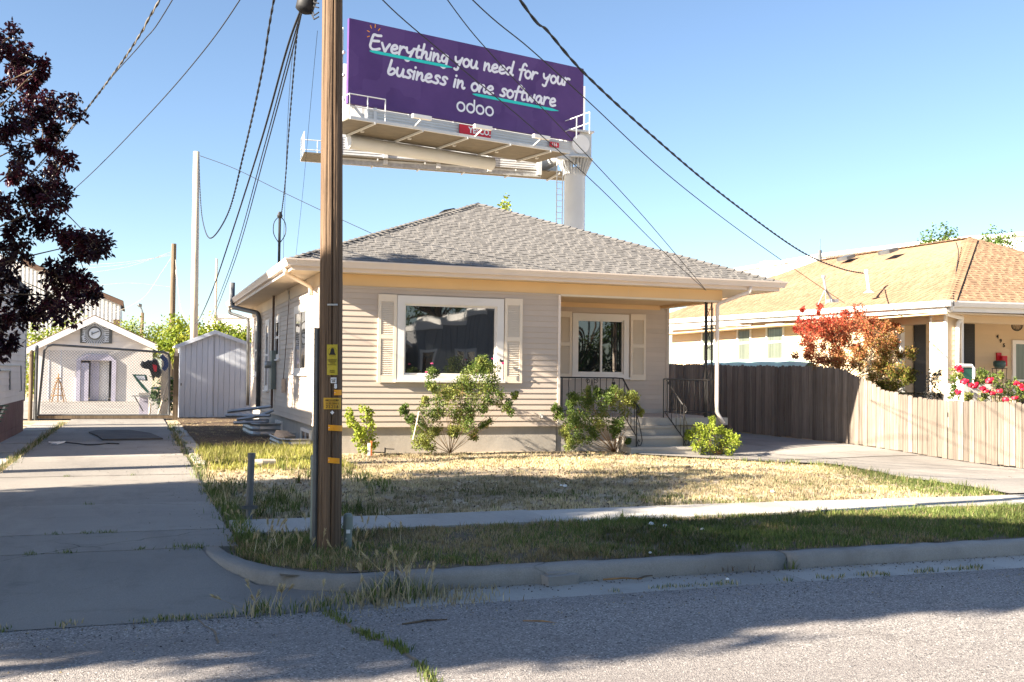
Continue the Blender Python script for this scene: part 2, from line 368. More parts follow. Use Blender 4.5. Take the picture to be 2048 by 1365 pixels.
# driveway on the left: apron and slabs
drive = bpy.data.objects.new('driveway', None); link(drive); structure(drive); drive.location = (0, 9, 0)
def slab(par, pts, zf, m, t=.1, name='slab'):
    n = len(pts); top = [(x, y, zf(x, y)) for x, y in pts]; bot = [(x, y, zf(x, y)-t) for x, y in pts]
    MB().add(top+bot, [tuple(range(n)), tuple(range(2*n-1, n-1, -1))]+[(i, n+i, n+(i+1) % n, (i+1) % n) for i in range(n)]).build(name, m, par)
apz = lambda x, y: -.125+.13*float(ss(6.9, 8.8, y))
apron_r = [(1.55, 6.93), (1.52, 7.30), (1.2, 7.42), (.84, 7.70), (.67, 8.10), (.56, 8.55), (.53, 8.93)]
# apron poured as one slab, bent in bands across its slope
bands = [6.95, 7.3, 7.7, 8.1, 8.5, 8.94]; mb = MB(); vv = []
for yb in bands:
    xr = np.interp(yb, [p[1] for p in apron_r], [p[0] for p in apron_r]); vv += [(-9, yb, apz(0, yb)), (-3, yb, apz(0, yb)), (float(xr), yb, apz(0, yb))]
mb.add(vv, [(3*i+j, 3*i+j+1, 3*i+j+4, 3*i+j+3) for i in range(5) for j in range(2)]).build('apron', MT['concrete'], drive)
jy = [8.95, 9.96, 12.1, 15.35, 18.75, 22.9, 28.0, 33.6]
for a, b in zip(jy[:-1], jy[1:]):
    e0 = .82+random.uniform(-.03, .03); dz = random.uniform(-.004, .008)
    x0 = -6 if b < 15 else -1.72
    slab(drive, [(x0, a+.012), (e0, a+.012), (.84, (a+b)/2), (e0, b-.012), (x0, b-.012)], lambda x, y: .006+dz, MT['concrete'])
strip = bpy.data.objects.new('paved_strip', None); link(strip); structure(strip); strip.location = (-2.1, 22, 0)
for k in range(7):
    a = 15.4+k*2.35; slab(strip, [(-2.52, a), (-1.86, a+.05), (-1.86, a+2.28), (-2.52, a+2.28)], lambda x, y, d=random.uniform(-.01, .012): .004+d, MT['walk'])
for k in range(5):     # narrow edging slabs on the lawn side of the driveway
    a = 17.0+k*2.5; slab(strip, [(.93, a), (1.18, a+.03), (1.2, a+2.4), (.93, a+2.42)], lambda x, y, d=random.uniform(-.01, .01): .002+d, MT['walk'], .08)
# sidewalk in slabs, a little tilted against each other
walk = bpy.data.objects.new('sidewalk', None); link(walk); structure(walk); walk.location = (5, 10, 0)
xp = .87
while xp < 26:
    L = 1.52; t0 = random.uniform(-.012, .014); t1 = random.uniform(-.012, .014); y0 = 9.55+random.uniform(-.02, .02)
    slab(walk, [(xp+.007, y0), (xp+L-.007, y0), (xp+L-.007, 10.42), (xp+.007, 10.42)], lambda x, y: .012+t0+(t1-t0)*(x-xp)/L, MT['walk'], .1); xp += L
# driveway on the right and the walk to the steps
rdrive = bpy.data.objects.new('driveway_right', None); link(rdrive); structure(rdrive); rdrive.location = (13, 15, 0)
le = [(10.44, 10.45), (12.0, 10.80), (14.8, 11.95), (16.4, 12.2), (17.0, 11.3), (17.35, 9.7), (17.6, 8.9), (18.13, 8.95), (18.16, 10.4), (18.9, 11.55), (40, 11.55)]
yy = [10.44, 12.6, 15.0, 17.2, 18.1, 19.0, 22, 25.5, 29, 33]
for a, b in zip(yy[:-1], yy[1:]):
    n = 6; rows = np.linspace(a+.01, b-.01, n+1); vs = []
    dz = random.uniform(0, .008)
    for y in rows:
        xl = float(np.interp(y, [p[0] for p in le], [p[1] for p in le]))
        if y < 18.17 and y > 17.9: xl = max(xl, 9.0)
        for k in range(5):
            x = xl+(14.98-xl)*k/4; vs.append((x, y, float(gz(x, y))+.014+dz))
    MB().add(vs, [(5*i+k, 5*i+k+1, 5*i+k+6, 5*i+k+5) for i in range(n) for k in range(4)]).build('slab', MT['concrete'], rdrive)
vsx, vsy = np.meshgrid(np.concatenate([[1.0], np.arange(1.5, 30, .5)]), [7.56, 8.0, 8.5, 9.0, 9.56]); idx = np.arange(vsx.size).reshape(vsx.shape)
Fq = np.stack([idx[:-1, :-1], idx[:-1, 1:], idx[1:, 1:], idx[1:, :-1]], -1).reshape(-1, 4)
MT['vsoil'] = mat('verge_soil', (.17, .13, .085), .95, .35, 2.2, bmp=.02, bscale=30, fine=.5)
structure(npmesh('verge_soil', np.stack([vsx, vsy, -.006+.008*RNG.random(vsx.shape)], -1), Fq, MT['vsoil'], smooth=True))
# dark mulch beside the house
gxm, gym = np.meshgrid(np.linspace(1.2, 3.12, 9), np.linspace(19.6, 34, 25))
mz = .004+.025*RNG.random(gxm.shape); idx = np.arange(gxm.size).reshape(gxm.shape)
Fq = np.stack([idx[:-1, :-1], idx[:-1, 1:], idx[1:, 1:], idx[1:, :-1]], -1).reshape(-1, 4)
structure(npmesh('mulch_bed', np.stack([gxm, gym, mz], -1), Fq, MT['mulch'], smooth=True))
# ================================================================ THE GREY-ROOFED BUNGALOW
HX0, HX1, HF, HB, PX, PB = 3.11, 11.43, 18.98, 30.6, 7.76, 21.36
SB, ST, SOF = .46, 3.02, 3.25
house = thing('bungalow', 'taupe sided bungalow with grey hipped roof and corner porch behind the utility pole', 'house', ((HX0+HX1)/2, 24, 0))
def boardmesh(name, e, m, thick=.016):
    mb = MB(); prof = [(0, 0), (-thick, 0), (-thick, .010), (-.003, e), (0, e)]
    mb.add([(x, y, z) for x in (0, 1) for (y, z) in prof], [(0, 1, 2, 3, 4), (9, 8, 7, 6, 5)]+[(k, 5+k, 5+(k+1) % 5, (k+1) % 5) for k in range(5)])
    return mb.mesh(name, m)
def siding(par, me, p0, u, L, z0, z1, e, holes=(), out=None, name='siding_board', joints=True):
    """boards along unit direction u from p0; holes are (a, b, za, zb) along the wall"""
    ang = math.atan2(u[1], u[0]); n = int(round((z1-z0)/e)); e = (z1-z0)/n
    for i in range(n):
        za = z0+i*e; zc = za+e*.5; segs = [(0.0, L)]
        for (a, b, ha, hb) in holes:
            if ha < zc < hb: segs = [q for s in segs for q in ((s[0], min(s[1], a)), (max(s[0], b), s[1])) if q[1]-q[0] > .01]
        out_s = []
        for s in segs:
            if joints and s[1]-s[0] > 2.6 and random.random() < .7:
                c = s[0]+random.uniform(.3, .7)*(s[1]-s[0]); out_s += [(s[0], c-.001), (c+.001, s[1])]
            else: out_s.append(s)
        for s in out_s:
            inst(name, me, par, (p0[0]+u[0]*s[0], p0[1]+u[1]*s[0], za), ang, (s[1]-s[0], 1, 1))
BM = boardmesh('siding_board', .1067, MT['siding'])
# foundation
mb = MB(); mb.box(HX0+.04, PX-.02, HF+.04, HB, -.3, SB-.002); mb.box(PX, HX1-.05, HF+.06, HB, -.4, SB)
mb.build('foundation', MT['found'], house)
# front wall, with an opening for the picture window
W0, W1, WZ0, WZ1 = 4.53, 6.61, 1.33, 2.89
fw = MB().box(HX0+.005, W0, HF+.004, HF+.16, SB, ST+.25).box(W1, PX, HF+.004, HF+.16, SB, ST+.25).box(W0, W1, HF+.004, HF+.16, SB, WZ0).box(W0, W1, HF+.004, HF+.16, WZ1, ST+.25).build('front_wall', MT['siding'], house)
siding(fw, BM, (HX0+.03, HF), (1, 0), PX-HX0-.04, SB, ST, .1067, [(W0-HX0-.03, W1-HX0-.03, WZ0, WZ1)])
MB().box(HX0-.022, HX0+.05, HF-.022, HF+.05, SB-.01, ST).build('corner_trim', MT['siding'], house)
MB().box(PX-.02, PX+.03, HF-.024, HF+.07, SB-.01, ST).build('corner_trim', MT['gutter'], house)
MB().box(HX0+.05, PX-.02, HF-.026, HF, ST-.03, ST+.012).build('top_trim', MT['siding'], house)
# left wall (faces the driveway), four windows
lh = [(20.3, 22.05, 1.42, 2.80), (24.4, 25.3, 1.75, 2.75), (26.35, 27.15, 1.0, 2.75), (28.6, 29.6, 1.35, 2.72)]
lw = MB(); yy = [HF+.17]+[v for h in lh for v in h[:2]]+[HB]
for a, b in zip(yy[::2], yy[1::2]): lw.box(HX0+.004, HX0+.16, a, b, SB, ST+.25)
for h in lh: lw.box(HX0+.004, HX0+.16, h[0], h[1], SB, h[2]); lw.box(HX0+.004, HX0+.16, h[0], h[1], h[3], ST+.25)
lw = lw.build('left_wall', MT['siding'], house)
siding(lw, BM, (HX0, HB), (0, -1), HB-HF-.06, SB, ST, .1067, [(HB-h[1], HB-h[0], h[2], h[3]) for h in lh])
MB().box(HX0-.014, HX0-.002, HF+.05, HB, ST-.01, SOF-.002).build('frieze_board', MT['soffit'], house)
# porch walls
PW0, PW1, PZ0, PZ1 = 9.05, 10.42, 1.42, 2.83
pw = MB().box(PX, PW0, PB+.004, PB+.15, SB+.1, ST+.2).box(PW1, HX1-.02, PB+.004, PB+.15, SB+.1, ST+.2).box(PW0, PW1, PB+.004, PB+.15, SB+.1, PZ0).box(PW0, PW1, PB+.004, PB+.15, PZ1, ST+.2).build('porch_wall', MT['siding'], house)
siding(pw, BM, (PX, PB), (1, 0), HX1-PX-.03, .72, 2.96, .1067, [(PW0-PX, PW1-PX, PZ0, PZ1)])
MB().box(HX1-.06, HX1+.012, PB-.022, PB+.05, .63, 3.02).build('corner_trim', MT['siding'], house)
MB().box(PX, HX1-.06, PB-.012, PB, .62, .72).build('porch_wall_skirt', MT['found'], house)
MB().box(PX-.005, PX+.012, HF+.07, PB, .62, ST).build('porch_side_wall', MT['siding'], house)
MB().box(HX1-.15, HX1, PB+.15, HB, SB, ST+.2).build('right_wall', MT['siding'], house)
MB().box(HX0+.16, HX1, HB-.15, HB, SB, ST+.2).build('back_wall', MT['siding'], house)
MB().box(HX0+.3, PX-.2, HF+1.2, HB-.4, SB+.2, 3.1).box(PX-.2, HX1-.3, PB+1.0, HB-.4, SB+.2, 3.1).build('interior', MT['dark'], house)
# beam, porch ceiling, soffit
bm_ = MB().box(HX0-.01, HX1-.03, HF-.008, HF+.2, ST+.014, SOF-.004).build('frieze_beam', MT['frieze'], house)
for xs_ in (5.98, 7.68, 9.25, 10.4):
    MB().box(xs_, xs_+.003, HF-.0105, HF-.0085, ST+.02, SOF-.01).build('seam', MT['soffit'], bm_)
MB().box(PX+.03, HX1-.03, HF-.022, HF+.2, ST-.02, ST+.013).build('beam_trim', MT['cream'], house)
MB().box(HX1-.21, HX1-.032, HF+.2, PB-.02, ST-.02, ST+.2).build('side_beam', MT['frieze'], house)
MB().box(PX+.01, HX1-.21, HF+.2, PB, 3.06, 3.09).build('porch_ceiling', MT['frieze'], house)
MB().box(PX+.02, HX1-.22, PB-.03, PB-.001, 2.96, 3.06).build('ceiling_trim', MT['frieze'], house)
EX0, EX1, EF, EB = 2.56, 12.50, 18.60, 31.3
so_ = MB(); so_.box(EX0, EX1, EF, HF-.01, SOF, SOF+.02); so_.box(EX0, HX0-.015, HF-.01, EB, SOF, SOF+.02); so_.box(HX1-.03, EX1, HF-.01, EB, SOF, SOF+.02); so_.box(HX0, HX1-.03, HB, EB, SOF, SOF+.02)
so_.build('soffit', MT['soffit'], house)
# fascia and gutter
fa = MB(); fa.box(EX0-.02, EX1+.02, EF-.02, EF, SOF-.01, 3.40); fa.box(EX0-.02, EX0, EF, EB, SOF-.01, 3.40); fa.box(EX1, EX1+.02, EF, EB, SOF-.01, 3.40); fa.box(EX0-.02, EX1+.02, EB, EB+.02, SOF-.01, 3.4)
fa.build('fascia', MT['gutter'], house)
def gutter_run(par, a, b, out, z1, w_, h_, m, name='gutter', ea=0.0, eb=0.0):
    """K-style trough from a to b; out is the unit direction away from the house"""
    a, b, o = vec((*a, 0)), vec((*b, 0)), vec((*out, 0)); d = (b-a).normalized()
    pr = [(0, 0), (w_*.62, 0), (w_*.68, h_*.25), (w_*.82, h_*.55), (w_*.97, h_*.8), (w_, h_), (w_*.93, h_), (w_*.9, h_*.85), (.004, .02), (0, h_)]
    vs = []
    for p, ex in ((a, ea), (b, eb)):
        for (u, z) in pr: vs.append(p+o*u+d*(ex*u)+Vector((0, 0, z1-h_+z)))
    n = len(pr)
    return MB().add(vs, [(k, k+1, n+k+1, n+k) for k in range(n-1)]+[(0, n, n+n-1, n-1), tuple(range(n-1, -1, -1)), tuple(range(n, 2*n))]).build(name, m, par)
gutter_run(house, (EX0-.02, EF-.021), (EX1+.02, EF-.021), (0, -1), 3.435, .125, .125, MT['gutter'], ea=-1, eb=1)
gutter_run(house, (EX0-.021, EB), (EX0-.021, EF-.02), (-1, 0), 3.435, .125, .125, MT['gutter'], eb=1)
gutter_run(house, (EX1+.021, EF-.02), (EX1+.021, EB), (1, 0), 3.435, .125, .125, MT['gutter'], ea=-1)
# roof
RE = 3.415; AP = Vector((7.54, 23.55, 5.47)); AQ = Vector((7.54, 26.4, 5.47))
c0, c1, c2, c3 = Vector((EX0-.05, EF-.06, RE)), Vector((EX1+.05, EF-.06, RE)), Vector((EX1+.05, EB+.05, RE)), Vector((EX0-.05, EB+.05, RE))
dn = Vector((0, 0, -.035))
rf = MB().add([c0, c1, c2, c3, AP, AQ, c0+dn, c1+dn, c2+dn, c3+dn], [(0, 1, 4), (1, 2, 5, 4), (2, 3, 5), (3, 0, 4, 5), (0, 6, 7, 1), (1, 7, 8, 2), (2, 8, 9, 3), (3, 9, 6, 0), (9, 8, 7, 6)]).build('roof', MT['shingle'], house)
def tabmesh(name, e, t, m):
    mb = MB(); mb.add([(0, 0, 0), (1, 0, 0), (1, e, 0), (0, e, 0), (0, 0, t), (1, 0, t), (1, e, t*.25), (0, e, t*.25)], [(0, 3, 2, 1), (4, 5, 6, 7), (0, 1, 5, 4), (1, 2, 6, 5), (3, 0, 4, 7), (2, 3, 7, 6)]); return mb.mesh(name, m)
def shingle_slope(par, A, B, T0, T1, e, tabs, m, nparts, mn, name='shingle', base=.006, tk=.009, wr=(.08, .22), gr=(.04, .18)):
    """trapezoid A-B (eave) to T0-T1 (ridge); returns joined courses plus loose tabs for the rows nearest the eave"""
    A, B, T0, T1 = map(vec, (A, B, T0, T1)); U = (B-A).normalized(); N = U.cross(T0-A).normalized(); V = N.cross(U)
    Lv = (T0-A).dot(V); joined = MB(); cand = []
    rows = int(Lv/e)
    for i in range(rows):
        v = i*e; f = v/Lv; f2 = (v+e*1.25)/Lv; l = (A+(T0-A)*f); r = (B+(T1-B)*f)
        a0 = (l-A).dot(U); a1 = (r-A).dot(U); zt = base
        q = lambda u, vv, n: A+U*u+V*vv+N*n
        ve = min(v+e*1.2, Lv)
        joined.add([q(a0, v, 0), q(a1, v, 0), q(a1, ve, 0), q(a0, ve, 0), q(a0, v, zt), q(a1, v, zt), q(a1, ve, zt*.2), q(a0, ve, zt*.2)], [(4, 5, 6, 7), (0, 1, 5, 4), (1, 2, 6, 5), (3, 0, 4, 7)])
        u = a0+random.uniform(0, .2)
        while u < a1-.1:
            wd = random.uniform(*wr); wd = min(wd, a1-u-.02)
            if wd > .03: cand.append((i, u, v-.006, wd))
            u += wd+random.uniform(*gr)
    if tabs:
        def size(c):
            p = proj(A+U*(c[1]+c[3]/2)+V*c[2]); return -(1e6 if not (0 < p[0] < 2048 and 0 < p[1] < 1365) else 0)+c[3]*1000/p[2]**2
        cand.sort(key=size, reverse=True)
        for k, (i, u, v, wd) in enumerate(cand):
            M4 = Matrix.Translation(A+U*u+V*v+N*(base*.9)) @ Matrix((U, V, N)).transposed().to_4x4()
            if k < nparts:
                inst(name, mn, par, None, mat4=M4 @ Matrix.Diagonal((wd, 1, 1, 1)))
            else:
                P = [M4 @ Vector(p) for p in ((0, 0, 0), (wd, 0, 0), (wd, e, 0), (0, e, 0), (0, 0, tk), (wd, 0, tk), (wd, e, tk*.25), (0, e, tk*.25))]
                joined.add(P, [(4, 5, 6, 7), (0, 1, 5, 4), (1, 2, 6, 5), (3, 0, 4, 7)])
    return joined.build('shingle_courses', m, par, kind='stuff')
TM = tabmesh('shingle', .14, .009, MT['shingle'])
up = Vector((0, 0, .001))
shingle_slope(rf, c0+up, c1+up, AP+up, AP+up, .14, True, MT['shingle'], 290, TM)
shingle_slope(rf, c3+up, c0+up, AQ+up, AP+up, .14, True, MT['shingle'], 0, TM)
def capline(par, a, b, m, e=.17, w_=.13, tk=.022, down=(0, 0, -1), name='hip_cap'):
    """folded cap shingles up a hip from a to b"""
    a, b = vec(a), vec(b); d = (b-a); L = d.length; d /= L; s = d.cross(Vector((0, 0, 1))).normalized(); n = s.cross(d); mb = MB(); k = 0
    for i in range(int(L/e)):
        p = a+d*(i*e); q = a+d*(i*e+e*1.3); dr = n*-.045
        mb.add([p+s*w_+dr+n*tk, p+n*tk*1.6, p-s*w_+dr+n*tk, q+s*w_+dr+n*.004, q+n*.006, q-s*w_+dr+n*.004, p+s*w_+dr-n*.01, p-n*.01, p-s*w_+dr-n*.01], [(0, 1, 4, 3), (1, 2, 5, 4), (6, 7, 1, 0), (7, 8, 2, 1)])
    return mb.build(name, m, par, kind='stuff')
capline(rf, c0+up*10, AP+up*10, MT['shingle']); capline(rf, c1+up*10, AP+up*10, MT['shingle']); capline(rf, AP+up*10, AQ+up*10, MT['shingle'])
# roof vents
p = pD(898, 424, 25.3)
MB().prism([p+Vector((-.22, 0, -.2)), p+Vector((.3, 0, -.05)), p+Vector((.3, 0, .02)), p+Vector((.12, 0, .10)), p+Vector((-.12, 0, .04)), p+Vector((-.2, 0, -.06))], (0, .4, 0)).build('roof_vent', MT['black'], house)
p = pD(935, 414, 25.6); MB().tube([p+Vector((0, 0, -.3)), p, p+Vector((-.03, 0, .03))], .025, 8).build('vent_pipe', MT['black'], house)
# windows
def window(par, u0, u1, z0, z1, Y, m, frame=.1, mull=None, proud=.03, hmull=None, name='window', inset=.05, axis='x', sill=True, pane_m=None):
    """wall opening u0..u1 x z0..z1 in the plane at Y; axis x faces -Y, axis y faces -X"""
    def bx(mb, a, b, d0, d1, za, zb):
        return mb.box(a, b, Y+d0, Y+d1, za, zb) if axis == 'x' else mb.box(Y+d0, Y+d1, a, b, za, zb)
    f = frame; wn = MB(); pd = -.044 if axis == 'y' else 0.0   # side sashes sit almost flush
    bx(wn, u0-.0, u0+f, -proud, .06, z0, z1); bx(wn, u1-f, u1, -proud, .06, z0, z1); bx(wn, u0+f, u1-f, -proud+.001, .06, z1-f*1.1, z1); bx(wn, u0+f, u1-f, -proud+.001, .06, z0, z0+f*.7)
    wn = wn.build(name, m, par)
    s = f; t = .035; sa = MB()
    bx(sa, u0+s, u0+s+t, pd*.6, .05, z0+s*.7, z1-s*1.1); bx(sa, u1-s-t, u1-s, pd*.6, .05, z0+s*.7, z1-s*1.1); bx(sa, u0+s+t, u1-s-t, pd*.6+.001, .05, z1-s*1.1-t, z1-s*1.1); bx(sa, u0+s+t, u1-s-t, pd*.6+.001, .05, z0+s*.7, z0+s*.7+t)
    if mull: bx(sa, mull-.022, mull+.022, pd*.6-.004, .05, z0+s*.7+t, z1-s*1.1-t)
    if hmull: bx(sa, u0+s+t, u1-s-t, pd*.6-.003, .05, hmull-.025, hmull+.025)
    sa.build('sash', m, wn)
    if sill: bx(MB(), u0-.03, u1+.03, -proud-.035, .0, z0-.04, z0-.001).build('sill', m, wn)
    cuts = [u0+s+t] + ([mull-.022, mull+.022] if mull else []) + [u1-s-t]
    vcut = [z0+s*.7+t] + ([hmull-.025, hmull+.025] if hmull else []) + [z1-s*1.1-t]
    for a, b in zip(cuts[::2], cuts[1::2]):
        for za, zb in zip(vcut[::2], vcut[1::2]):
            bx(MB(), a-.005, b+.005, .030+pd, .036+pd, za-.005, zb+.005).build('pane', pane_m or MT['glass'], wn)
    return wn
window(house, W0, W1, WZ0, WZ1, HF, MT['trim'], .135, proud=.045, name='picture_window')
window(house, PW0, PW1, PZ0, PZ1, PB, MT['trim'], .12, mull=9.76, proud=.04, name='porch_window')
for (a, b, za, zb) in lh: window(house, a, b, za, zb, HX0, MT['trim'], .11, mull=(a+b)/2 if b-a > 1 else None, hmull=None if b-a > 1 else (za+zb)/2, proud=.03, axis='y', name='side_window')
# louvred shutters
def shutter(par, x0, x1, z0, z1, Y, m, name='shutter', mirror=False, split=.52, ang=0, pitch=.034):
    sh = MB(); f = .055; zm = z0+(z1-z0)*split; y0, y1 = Y-.045, Y-.017
    sh.box(x0, x0+f, y0, y1, z0, z1); sh.box(x1-f, x1, y0, y1, z0, z1); sh.box(x0+f, x1-f, y0+.001, y1, z0, z0+.13); sh.box(x0+f, x1-f, y0+.001, y1, zm-.04, zm+.04); sh.box(x0+f, x1-f, y0+.001, y1, z1-.1, z1)
    sh = sh.build(name, m, par)
    xc = (x0+x1)/2
    MB().prism([(x0+f, y0+.004, z1-.13), (x1-f, y0+.004, z1-.13), (x1-f, y0+.004, z1-.1), (x0+f, y0+.004, z1-.1)], (0, .02, 0)).build('arch_rail', m, sh)
    lv = MB()
    for za, zb in ((z0+.13, zm-.04), (zm+.04, z1-.13)):
        k = za+.006
        while k < zb-.01:
            lv.add([(x0+f, y0+.006, k), (x1-f, y0+.006, k), (x1-f, y1-.002, k+pitch*.9), (x0+f, y1-.002, k+pitch*.9), (x0+f, y0+.006, k+.008), (x1-f, y0+.006, k+.008), (x1-f, y1-.002, k+pitch*.9+.004), (x0+f, y1-.002, k+pitch*.9+.004)], [(0, 1, 5, 4), (4, 5, 6, 7), (3, 2, 1, 0)]); k += pitch
    lv.build('louvres', m, sh, kind='stuff'); return sh
shutter(house, 4.17, 4.52, 1.28, 2.90, HF-.004, MT['cream']); shutter(house, 6.63, 6.99, 1.29, 2.91, HF-.004, MT['cream'])
shutter(house, 8.66, 9.03, 1.36, 2.86, PB-.004, MT['cream'], pitch=.03); shutter(house, 10.46, 10.84, 1.36, 2.85, PB-.004, MT['cream'], pitch=.03)
MB().tube([(7.41, HF-.05, .66), (7.41, HF, .66)], .035, 8).tube([(7.41, HF-.05, .66), (7.41, HF-.09, .62)], .018, 6).build('hose_tap', MT['galv'], house)
# porch slab, steps
MB().box(PX-.02, 11.52, HF-.05, PB, .475, .62).build('porch_slab', MT['found'], house)
for (y0, z1, xa, xb) in ((18.68, .47, 8.95, 10.22), (18.40, .285, 8.95, 10.28), (18.10, .09, 8.90, 10.42)):
    MB().box(xa, xb, y0, y0+(.28 if z1 < .4 else .25)+.02, -.3, z1).box(xa, xb, y0-.015, y0, z1-.045, z1+.002).build('step', MT['found'], house)
# wrought iron railings
def rod(mb, p, q, r=.008): mb.tube([p, q], r, 6); return mb
def scroll(mb, c, r, turns=1.4, ax=(1, 0, 0), start=0.0, rr=.006, sgn=1):
    a = vec(ax); c = vec(c); pts = []
    for k in range(17):
        t = k/16; th = start+sgn*t*turns*2*math.pi; rad = r*(1-.65*t); pts.append(c+a*(rad*math.cos(th))+Vector((0, 0, rad*math.sin(th))))
    mb.tube(pts, rr, 5)
def railing(par, pts, zt, zb, n, xpost=(0, -1)):
    """pts: base path [(x,y)], zt/zb heights at each point"""
    rl = MB()
    P = [Vector((p[0], p[1], z)) for p, z in zip(pts, zt)]; Q = [Vector((p[0], p[1], z)) for p, z in zip(pts, zb)]
    rl.tube(P, .017, 6); rl.tube(Q, .012, 6); rl = rl.build('railing', MT['iron'], par)
    for i in range(len(P)-1):
        for k in range(n[i]):
            t = (k+.5)/n[i]; b = MB(); a_, b_ = Q[i].lerp(Q[i+1], t), P[i].lerp(P[i+1], t)
            if k % 3 == 1:
                b.tube([a_.lerp(b_, s/10)+Vector((.006*math.cos(s*1.9), .006*math.sin(s*1.9), 0)) for s in range(11)], .008, 5)
            else: b.tube([a_, b_], .0075, 6)
            b.build('baluster', MT['iron'], rl)
    return rl
r1 = railing(house, [(7.80, 19.03), (9.02, 19.03), (9.12, 18.92), (9.14, 18.36)], [1.41, 1.41, 1.40, .90], [.76, .76, .70, .30], [9, 1, 4])
r2 = railing(house, [(10.10, 18.98), (10.16, 18.36)], [1.41, .90], [.72, .26], [4]); r3 = railing(house, [(10.10, 19.03), (11.12, 19.06), (11.40, 19.1), (11.42, 21.3)], [1.40, 1.39, 1.39, 1.39], [.74, .72, .72, .72], [8, 2, 10])
for rl, x, y, z0 in ((r1, 9.14, 18.34, .09), (r2, 10.17, 18.34, .09), (r1, 7.86, 19.03, .62), (r2, 10.08, 19.02, .62), (r3, 11.10, 19.05, .62)):
    zt = .90 if y < 18.5 else 1.41
    MB().tube([(x, y, z0), (x, y, zt)], .013, 6).build('post', MT['iron'], rl)
for rl, x, y in ((r1, 9.14, 18.34), (r2, 10.17, 18.34)):
    s = MB(); s.tube([(x, y, .90), (x+.03, y-.03, .84), (x+.045, y-.03, .78), (x+.02, y-.02, .74), (x, y-.01, .76)], .015, 6)
    s.tube([(x, y, .72), (x+.05, y-.01, .55), (x+.10, y-.01, .32), (x+.12, y-.01, .2), (x+.09, y-.01, .12), (x+.04, y-.01, .11), (x+.02, y, .17), (x+.05, y, .22), (x+.07, y, .18)], .009, 6)
    s.build('scroll_newel', MT['iron'], rl)
s = MB(); scroll(s, (8.42, 19.03, 1.35), .055, 1.3, (1, 0, 0), 1.57, .007, 1); scroll(s, (8.58, 19.03, 1.35), .055, 1.3, (-1, 0, 0), 1.57, .007, 1)
s.tube([(8.5, 19.03, 1.38), (8.47, 19.03, 1.15), (8.38, 19.03, .9), (8.36, 19.03, .8)], .008, 6); s.tube([(8.5, 19.03, 1.38), (8.53, 19.03, 1.15), (8.62, 19.03, .9), (8.64, 19.03, .8)], .008, 6); s.build('scroll_panel', MT['iron'], r1)
# wrought iron corner column
cb = MB(); XA, XB, YC = 11.09, 11.24, 19.12
cb.box(XA-.012, XA+.012, YC-.012, YC+.012, .62, ST-.02); cb.box(XB-.012, XB+.012, YC-.012, YC+.012, .62, ST-.02); cb.box(XA-.012+.13, XA+.012+.13, YC+.15, YC+.174, .62, ST-.02)
cb = cb.build('iron_column', MT['iron'], house)
s = MB()
for z in (2.85, 1.62): s.box(XA, XB+.03, YC-.006, YC+.006, z, z+.014)
for z in (2.55, 1.25):
    for sg in (1, -1):
        pts = [Vector(((XA+XB)/2+sg*(.065*math.cos(t*math.pi*2)), YC, z+(t-.5)*.9)) for t in np.linspace(0, 1, 13)]; s.tube(pts, .006, 5)
for z in (2.05,):
    scroll(s, (XA+.04, YC, z), .04, 1.3); scroll(s, (XB-.03, YC, z), .04, 1.3, (-1, 0, 0))
s.tube([(11.30, YC+.05, .9), (11.30, YC+.05, 2.9)], .006, 5); s.build('scrollwork', MT['iron'], cb)
# downspouts
def downspout(par, pts, m, w_=.075, d_=.055, name='downspout'):
    mb = MB(); pts = [vec(p) for p in pts]; sm = [pts[0]]
    for i in range(1, len(pts)-1):
        a, b, c = pts[i-1], pts[i], pts[i+1]; r = min(.07, (a-b).length*.4, (c-b).length*.4); p0 = b+(a-b).normalized()*r; p2 = b+(c-b).normalized()*r
        sm += [p0.lerp(b, t).lerp(b.lerp(p2, t), t) for t in (0, .33, .66, 1)]
    sm.append(pts[-1]); mb.tube(sm, w_/2, 8); return mb.build(name, m, par, smooth=True)
downspout(house, [(11.80, 18.55, 3.31), (11.80, 18.56, 3.2), (11.26, 18.93, 2.96), (11.26, 18.93, .72), (11.37, 18.84, .5)], MT['gutter'], .085)
downspout(house, [(2.50, 19.05, 3.31), (2.50, 19.1, 3.22), (3.05, 19.7, 3.05), (3.06, 19.75, 2.9)], MT['cream'], .085)
downspout(house, [(2.48, 30.9, 3.3), (2.5, 30.9, 3.12), (3.0, 30.62, 2.95), (3.02, 30.55, .5)], MT['greysteel'], .09)
# vent stack bent up past the eave, conduit, meter, service mast
downspout(house, [(2.44, 29.3, 3.86), (2.44, 29.3, 3.2), (3.0, 28.2, 3.0), (3.03, 28.1, 2.85), (3.03, 28.0, .55)], MT['greysteel'], .12, name='flue_pipe')
mt = pX(566, 640, HX0-.05)
MB().tube([(3.04, 25.2, 3.26), (3.04, 25.2, .6)], .028, 8).build('conduit', MT['brown'], house)
MB().box(2.99, 3.09, 24.95, 25.3, 1.05, 1.95).build('meter_box', MT['pedestal'], house)
MB().lathe([(.08, 0), (.085, .1), (.07, .14)], (2.99, 25.12, 1.62), 12, (-1, 0, 0)).build('electric_meter', MT['galv'], house)
MB().box(3.0, 3.09, 23.2, 23.4, 1.0, 1.3).build('junction_box', MT['siding'], house)
wp = [(3.07, 22.75, 3.2), (3.07, 22.8, 2.9), (3.06, 22.9, 2.4), (3.05, 23.1, 1.7), (3.05, 23.3, 1.3)]; MB().tube(wp, .008, 5).build('wall_wire', MT['brown'], house)
mp = pX(558, 520, 2.98); mtz = pY(558, 432, mp.y).z; mb = MB().tube([(mp.x, mp.y, 3.3), (mp.x, mp.y, mtz)], .03, 8); mb.lathe([(.05, 0), (.065, .05), (.03, .14)], (mp.x, mp.y, mtz-.05), 10)
